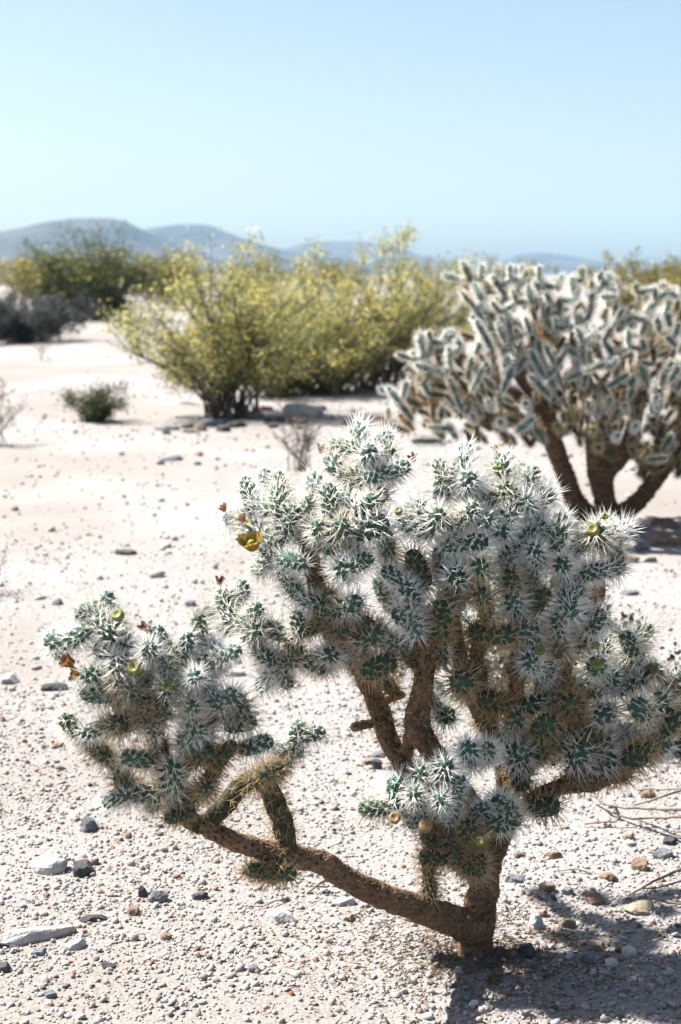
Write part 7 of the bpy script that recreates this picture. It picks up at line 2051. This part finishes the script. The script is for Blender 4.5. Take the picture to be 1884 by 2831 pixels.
for i, (x, y, z, r) in enumerate(FRUITS):
    gcol = [(0.15, 0.15, 0.035), (0.09, 0.115, 0.03), (0.17, 0.155, 0.04)][i % 3] if i not in (10, 11) else (0.22, 0.13, 0.06)
    r *= 1.1
    ax = Vector((rnd.uniform(-.25, .2), -0.75, 0.62 + rnd.uniform(-.15, .2))).normalized()
    link('fruit', fruit_mesh(r, gcol), M['fruit'], FC, Matrix.Translation(Vector((x, y, z)) - FC.location) @ ax.to_track_quat('Z', 'Y').to_matrix().to_4x4())
DM = [petal_mesh(0.020, 0.009, 1.3, 40 + i) for i in range(3)]
for i, p in enumerate(DRIED):
    V, Q = [], []
    for k in range(5):
        m_ = DM[k % 3]; R_ = Matrix.Rotation(k * 1.257 + rnd.uniform(-.3, .3), 4, 'Z') @ Matrix.Translation((0, -0.003, 0)) @ Matrix.Rotation(rnd.uniform(-.2, .25), 4, 'X')
        b = len(V); V += [tuple(R_ @ v.co) for v in m_.vertices]; Q += [tuple(b + v for v in pl.vertices) for pl in m_.polygons]
    ax = Vector((rnd.uniform(-.6, .4), rnd.uniform(-.5, .1), 0.8))
    link('dried_flower', np_mesh('dried_flower', V, quads=Q), M['petal_brown'] if i in (2, 4) else M['dried'], FC, Matrix.Translation(Vector(p) - FC.location) @ ax.to_track_quat('Z', 'Y').to_matrix().to_4x4())

# ------------------------------------------------------------------ back cholla
BC = root('cholla_cactus', (1.37, 7.45, 0.0), 'tall many branched cholla cactus out of focus behind at right', 'cactus')
place_joints(BC, BACK_JOINTS, 5, 0.06, 'far')
joint_mass(BC, BACK_MASS, 6)
for k, (nm, pts) in enumerate(BACK_STEMS):
    woody_stem(BC, nm, pts, 300 + k, 0.024, (lambda f: 0.8 if f < 0.2 else 2.5), (0.17, 0.105, 0.065), scale=1.8)

# ------------------------------------------------------------------ shrubs
def grow(rs, base, h, w, nst, lean=(0, 0), sub=6, droop=0.0, tmin=0.22, foot=0.075):
    lines, tips = [], []
    for s in range(nst):
        az = rs.rand() * 2 * math.pi; sp = math.sqrt(rs.rand())
        ex, ey = math.cos(az) * sp * w * 0.5 + lean[0], math.sin(az) * sp * w * 0.5 + lean[1]
        top = h * (1.0 - 0.34 * sp * sp) * rs.uniform(0.5, 1.05)
        n = 7; P = []
        for i in range(n):
            t = i / (n - 1); k = t ** (0.75 if droop else 1.25)
            P.append((base[0] + ex * k + rs.normal(0, 0.012 * h), base[1] + ey * k + rs.normal(0, 0.012 * h), base[2] + top * (t ** (0.85 + droop)) ))
        bx_, by_ = rs.normal(0, foot * w), rs.normal(0, foot * w)
        P = [(p[0] + bx_ * (1 - i / 6), p[1] + by_ * (1 - i / 6), p[2]) for i, p in enumerate(P)]
        P[0] = (P[0][0], P[0][1], base[2] - 0.03); lines.append((P, 0.0085 * h, 0.0025 * h)); A = np.array(P)
        for b in range(sub):
            t = rs.uniform(tmin, 0.97); q0 = A[int(t * (n - 1))] * (1 - (t * (n - 1)) % 1) + A[min(n - 1, int(t * (n - 1)) + 1)] * ((t * (n - 1)) % 1)
            d = np.array([rs.normal(0, 1) + ex / w, rs.normal(0, 1) + ey / w, rs.uniform(0.1, 1.3)]); d /= np.linalg.norm(d); L = h * rs.uniform(0.14, 0.30)
            q1 = q0 + d * L * 0.5 + rs.normal(0, .02 * h, 3); q2 = q0 + d * L + np.array([0, 0, L * 0.2])
            lines.append(([q0, q1, q2], 0.0045 * h, 0.0015 * h)); tips.append((q0, q1, q2))
    return lines, tips
def leaf_cloud(rs, tips, n, size, sigma, palette, probs):
    tp = np.array(tips); wt = rs.gamma(0.9, 1.0, len(tp)); k = rs.choice(len(tp), n, p=wt / wt.sum()); t = rs.beta(2.0, 1.1, n)[:, None]
    c = np.where(t < .5, tp[k, 0] * (1 - 2 * t) + tp[k, 1] * 2 * t, tp[k, 1] * (2 - 2 * t) + tp[k, 2] * (2 * t - 1))
    c = c + rs.normal(0, sigma, (n, 3))
    a = rs.normal(0, 1, (n, 3)); a[:, 2] += 0.5; a /= np.linalg.norm(a, axis=1)[:, None]; b = np.cross(a, rs.normal(0, 1, (n, 3))); b /= np.linalg.norm(b, axis=1)[:, None]
    s = size * rs.uniform(0.6, 1.4, n)[:, None]
    V = np.stack([c, c + a * s * 0.5 + b * s * 0.32, c + a * s, c + a * s * 0.5 - b * s * 0.32], 1).reshape(-1, 3)
    Q = np.arange(4 * n).reshape(n, 4)
    pi = rs.choice(len(palette), n, p=probs); col = np.array(palette)[pi] * rs.uniform(0.75, 1.25, n)[:, None]
    me = np_mesh('crown', V, quads=Q); set_color(me, 'leaf', np.repeat(col, 4, 0)); return me
GREENS = [(0.28, 0.285, 0.11), (0.40, 0.39, 0.18), (0.16, 0.19, 0.09)]
YELLOW = [(0.60, 0.47, 0.11), (0.64, 0.54, 0.19)]
def shrub(name, label, loc, h, w, nst, nleaf, lsize, seed, flowers=0.2, palette=GREENS, lean=(0, 0), group=None, sub=6, sigma=0.045, stem_mat='stem', cat='bush', wisps=0, low=False):
    rs = np.random.RandomState(seed)
    x, y = loc[0], loc[1]; r = root(name, (x, y, float(gz(x, y)) if abs(y) < 60 else 0.0), label, cat, group)
    lines, tips = grow(rs, (0, 0, 0), h, w, nst, lean, sub, droop=-0.35 * 0 if not low else 0.25, tmin=0.04 if low else 0.22)
    for i in range(wisps):
        az = rs.rand() * 6.28; rr = w * 0.3 * rs.rand(); b0 = np.array([math.cos(az) * rr * .6 + lean[0], math.sin(az) * rr * .6, h * .7]); b1 = b0 + np.array([math.cos(az) * .12, math.sin(az) * .12, h * rs.uniform(.3, .5)])
        lines.append(([b0, (b0 + b1) / 2 + rs.normal(0, .02, 3), b1], .006, .002)); tips.append((b0, (b0 + b1) / 2, b1))
    v, t, q = sticks(lines, 4)
    link('stem', np_mesh('stem', v, t, q), M[stem_mat], r)
    if nleaf:
        pal = palette + YELLOW; pr = [(1 - flowers) / len(palette)] * len(palette) + [flowers / 2] * 2
        tag(link('crown', leaf_cloud(rs, tips, nleaf, lsize, sigma, pal, pr), M['leaf'], r), kind='stuff')
    return r
BS = BUSH_SPOTS
def bs(k): return BS[k][0], BS[k][1]
shrub('creosote_bush', 'yellow flowering creosote bush with bare dark stem foot, leftmost of the blooming clump', bs('c1'), 1.48, 2.15, 58, 27000, 0.027, 1, 0.24, wisps=3, sigma=0.06)
shrub('creosote_bush', 'middle creosote bush of the blooming clump behind the pale boulder', bs('c2'), 1.52, 2.6, 58, 27000, 0.028, 2, 0.30, wisps=3, sigma=0.06, low=True)
shrub('creosote_bush', 'creosote bush of the blooming clump reaching behind the large blurred cholla', bs('c3'), 1.62, 2.6, 58, 27000, 0.028, 3, 0.24, lean=(0.25, 0.2), wisps=5, sigma=0.06)
shrub('creosote_bush', 'low creosote bush filling the gap in the blooming clump', bs('c4'), 1.25, 1.7, 34, 16000, 0.032, 21, 0.2, sigma=0.06, low=True)
DARKG = [(0.08, 0.10, 0.04), (0.12, 0.13, 0.05), (0.06, 0.08, 0.04)]
shrub('creosote_bush', 'dark green round bush standing before the blue hill at left', bs('far'), 2.35, 4.0, 60, 26000, 0.075, 4, 0.06, DARKG, sigma=0.13, wisps=3, low=True)
GREY = [(0.10, 0.09, 0.07), (0.07, 0.075, 0.055), (0.13, 0.11, 0.09)]
shrub('grey_shrub', 'low grey twiggy shrub at the left edge before the dark green bush', bs('grey'), 0.95, 2.6, 50, 24000, 0.05, 5, 0.0, [(0.055, 0.066, 0.068), (0.045, 0.055, 0.055), (0.11, 0.10, 0.09)], sigma=0.07, low=True)
shrub('grey_shrub', 'small dark tufted shrub alone on the sand left of the creosote foot', bs('tuft'), 0.34, 0.66, 34, 6000, 0.02, 6, 0.06, [(0.04, 0.055, 0.035), (0.06, 0.075, 0.045)], sigma=0.03, low=True)
shrub('dry_shrub', 'thin wispy dry plant with pale sprigs cut by the left edge', bs('edge'), 0.55, 0.6, 14, 700, 0.016, 7, 0.1, GREY, sub=5, sigma=0.02)
shrub('dry_shrub', 'small bare sapling with reddish stem before the grey shrub', bs('sprig'), 0.55, 0.5, 4, 260, 0.02, 8, 0.1, GREY, sub=4, sigma=0.03)
shrub('dead_shrub', 'dead dark leafless bush standing in front of the pale boulder', bs('dead'), 0.50, 0.42, 16, 0, 0, 9, sub=9)
shrub('dry_shrub', 'wispy grey twigs at the left edge beside the open sand', bs('edge2'), 0.28, 0.3, 12, 300, 0.012, 10, 0.1, GREY, sub=5, sigma=0.02)
shrub('dry_shrub', 'dense dead brush added behind the right side of the near cholla to cast shade', (0.60, 3.95), 0.42, 0.46, 60, 5200, 0.022, 11, 0.0, GREY, sub=9, sigma=0.03)  # brush added, mostly unseen, to throw shade on the ground at right
shrub('dead_shrub', 'low heap of dead twigs added at the right edge, coloured dark for the shade above the bleached branch', (1.04, 3.80), 0.26, 0.42, 80, 9000, 0.02, 13, 0.0, [(0.07, 0.065, 0.055), (0.05, 0.05, 0.045)], sub=9, sigma=0.03, low=True)  # dark leaf and twig colours here stand in for the shaded patch
far = [(-6.2, 52, 2.0, 3.0, 'yellowish bush behind the gap between dark bush and blooming clump'), (-8.4, 64, 2.2, 4.0, None), (-3.5, 58, 2.0, 3.4, None), (-13, 60, 2.3, 4.2, None), (-16, 75, 2.4, 5, None), (-1, 75, 2.3, 5.0, None),
       (9.5, 46, 1.7, 3.2, None), (12.2, 52, 1.8, 3.6, None), (14.8, 62, 2.0, 4.2, None), (7.0, 60, 1.9, 4.0, None), (5.0, 80, 2.3, 6.0, None), (-9.5, 90, 2.6, 7.0, None), (11, 95, 2.4, 8, None), (19, 100, 2.6, 8.0, None), (2, 110, 2.5, 8, None), (-22, 105, 2.6, 8, None), (-5, 130, 2.6, 9, None)]
for i, (x, y, h, w, lab) in enumerate(far):
    pal = [(0.14, 0.13, 0.035), (0.17, 0.15, 0.04), (0.10, 0.10, 0.035)]
    shrub('creosote_bush', lab or 'hazy yellow green bush on the far plain', (x, y), h, w, 22, 4200, 0.085, 40 + i, 0.15, pal, group=None if lab else 'far bushes on the plain', sigma=0.13)

# ------------------------------------------------------------------ rocks and twigs on the ground
def rock_mesh(w, h, seed, ang):
    rs = np.random.RandomState(seed); bm = bmesh.new(); bmesh.ops.create_icosphere(bm, subdivisions=3, radius=0.5)
    planes = [(rs.normal(0, 1, 3), rs.uniform(0.29, 0.42) if ang else rs.uniform(0.36, 0.46)) for _ in range(11 if ang else 6)]
    planes = [(Vector(n).normalized(), d) for n, d in planes] + [(Vector((rs.normal(0, .22), rs.normal(0, .22), 1)).normalized(), 0.30)]
    off = Vector(rs.uniform(-9, 9, 3))
    for v in bm.verts:
        c = v.co.copy()
        for n, d in planes:
            e = c.dot(n) - d
            if e > 0: c -= n * e
        c *= 1 + 0.10 * noise.noise(c * 4 + off) + 0.045 * noise.noise(c * 11 + off)
        v.co = c
    xs = [v.co.x for v in bm.verts]; zs = [v.co.z for v in bm.verts]
    sx = w / (max(xs) - min(xs)); sz = 1.5 * h / (max(zs) - min(zs)); sy = min(sx, max(sz * 0.9, sx * 0.55)) if ang < 2 else sx * 0.26
    for v in bm.verts: v.co = Vector((v.co.x * sx, v.co.y * sy, v.co.z * sz))
    me = bpy.data.meshes.new('rock'); bm.to_mesh(me); bm.free()
    return me
for i, (p, w, h, rot, colr, ang, lab, grp) in enumerate(ROCKS):
    me = rock_mesh(w, h, 900 + i, ang)
    o = link('rock', me, M['rock_' + colr]); o.location = (p[0], p[1], float(gz(p[0], p[1])) + h * 0.18); o.rotation_euler = (0, 0, math.radians(rot))
    tag(o, lab, 'rock', grp)
for i, (pls, r, lab, grp) in enumerate(TWIGS):
    rs = np.random.RandomState(70 + i); lines = []
    p0 = pls[0][0]; tw = []
    for k, pl in enumerate(pls):
        C = catmull([tuple(c) + (0,) for c in pl], 0.03)[:, :3]; C = C + rs.normal(0, 0.0025, C.shape); C[:, 2] += gz(C[:, 0], C[:, 1]) + r
        rr = r * (1 if k == 0 else 0.7); lines.append((C - np.array([p0[0], p0[1], 0]), rr * 0.6, rr))
    v, t, q = sticks(lines, 6)
    o = link('dead_branch' if r > .005 else 'twig', np_mesh('twig', v, t, q, smooth=True), M['bleached'] if i in (0, 3) else M['twig']); o.location = (p0[0], p0[1], 0)
    tag(o, lab, 'branch' if r > .005 else 'twig', grp)

# ------------------------------------------------------------------ dead spines and scraps under the plant
rs = np.random.RandomState(31); nl_ = 1700
ang = rs.rand(nl_) * 6.283; rad = np.abs(rs.normal(0, 0.16, nl_)) + 0.03
lx = 0.266 + rad * np.cos(ang) * 1.3; ly = 2.56 + rad * np.sin(ang)
dirs = np.stack([rs.normal(0, 1, nl_), rs.normal(0, 1, nl_), rs.normal(0, 0.15, nl_)], 1); dirs /= np.linalg.norm(dirs, axis=1)[:, None]
sv, st = needles(np.stack([lx, ly, gz(lx, ly) + rs.uniform(0.003, 0.010, nl_)], 1), dirs, rs.uniform(0.006, 0.03, nl_), rs.uniform(0.0005, 0.0022, nl_))
tag(link('plant_litter', np_mesh('plant_litter', sv, st), M['dried_litter']), 'brown dead spines and scraps scattered round the trunk foot', 'litter', kind='stuff')
# ------------------------------------------------------------------ gravel (too many to count)
def gravel(name, label, n, y0, y1, med, sig, seed, lo, hi, fin, fout, dark=1.0):
    rs = np.random.RandomState(seed)
    phi = (1 + 5 ** .5) / 2
    ico = np.array([(-1, phi, 0), (1, phi, 0), (-1, -phi, 0), (1, -phi, 0), (0, -1, phi), (0, 1, phi), (0, -1, -phi), (0, 1, -phi), (phi, 0, -1), (phi, 0, 1), (-phi, 0, -1), (-phi, 0, 1)]) / 1.902
    fac = np.array([(0, 11, 5), (0, 5, 1), (0, 1, 7), (0, 7, 10), (0, 10, 11), (1, 5, 9), (5, 11, 4), (11, 10, 2), (10, 7, 6), (7, 1, 8), (3, 9, 4), (3, 4, 2), (3, 2, 6), (3, 6, 8), (3, 8, 9), (4, 9, 5), (2, 4, 11), (6, 2, 10), (8, 6, 7), (9, 8, 1)])
    yy = np.sqrt(rs.uniform(y0 ** 2, y1 ** 2, n)); half = yy * 0.30 + 0.12; xx = rs.uniform(-1, 1, n) * half
    dens = 0.55 + 0.40 * np.sin(4.1 * xx + 2.0 * yy + np.sin(3 * yy)) * np.sin(3.3 * yy - 2.7 * xx + 0.6) + 0.2 * np.sin(11 * xx + 3 * yy) * np.sin(9 * yy - 4 * xx)
    keep = rs.rand(n) < np.clip(dens + 0.15, 0.06, 1) * np.clip((yy - fin[0]) / fin[1], 0, 1) * np.clip((fout[0] - yy) / fout[1], 0, 1); xx, yy = xx[keep], yy[keep]; n = len(xx)
    s = np.clip(np.exp(rs.normal(math.log(med), sig, n)), lo, hi) * 0.5
    V = ico[None] * rs.uniform(0.72, 1.2, (n, 12, 1))
    V = V * (np.stack([rs.uniform(0.8, 1.35, n), rs.uniform(0.7, 1.1, n), rs.uniform(0.5, 0.9, n)], 1) * s[:, None])[:, None, :]
    a = rs.rand(n) * 6.283; ca, sa = np.cos(a)[:, None], np.sin(a)[:, None]
    tx = rs.normal(0, 0.35, n)[:, None]; Vz = V[:, :, 2] + V[:, :, 0] * tx
    Vx = V[:, :, 0] * ca - V[:, :, 1] * sa; Vy = V[:, :, 0] * sa + V[:, :, 1] * ca
    W_ = np.stack([Vx + xx[:, None], Vy + yy[:, None], Vz + (gz(xx, yy) + s * 0.28)[:, None]], -1)
    F_ = (fac[None] + (np.arange(n) * 12)[:, None, None]).reshape(-1, 3)
    me = np_mesh(name, W_.reshape(-1, 3), F_)
    pal = np.array([(0.255, 0.238, 0.225), (0.29, 0.275, 0.265), (0.225, 0.19, 0.16), (0.18, 0.12, 0.085), (0.12, 0.115, 0.115), (0.06, 0.06, 0.065), (0.16, 0.08, 0.05)])
    ci = rs.choice(7, n, p=[0.40 + 0.15 * (1 - dark), 0.28, 0.17, 0.06 * dark, 0.04 * dark, 0.02 * dark, 0.03 * dark]); col = 1.12 * pal[ci] * rs.uniform(0.85, 1.12, (n, 1))
    set_color(me, 'pebble', np.repeat(col, 12, 0))
    tag(link(name, me, M['gravel']), label, 'gravel', kind='stuff')
gravel('gravel', 'coarse pale gravel covering the ground near the cholla', 80000, 2.0, 4.6, 0.0056, 0.48, 1, 0.0025, 0.020, (0, 0.1), (4.6, 2.2))
gravel('gravel', 'pale pebbles strewn over the sand between the two chollas', 26000, 2.6, 8.0, 0.0068, 0.55, 2, 0.004, 0.032, (2.6, 1.6), (8.0, 3.0), 0.6)
gravel('gravel', 'scattered stones on the flat sand around the bushes', 4000, 5.0, 17.0, 0.020, 0.5, 3, 0.008, 0.07, (5.0, 2.0), (17.0, 2.0), 0.55)
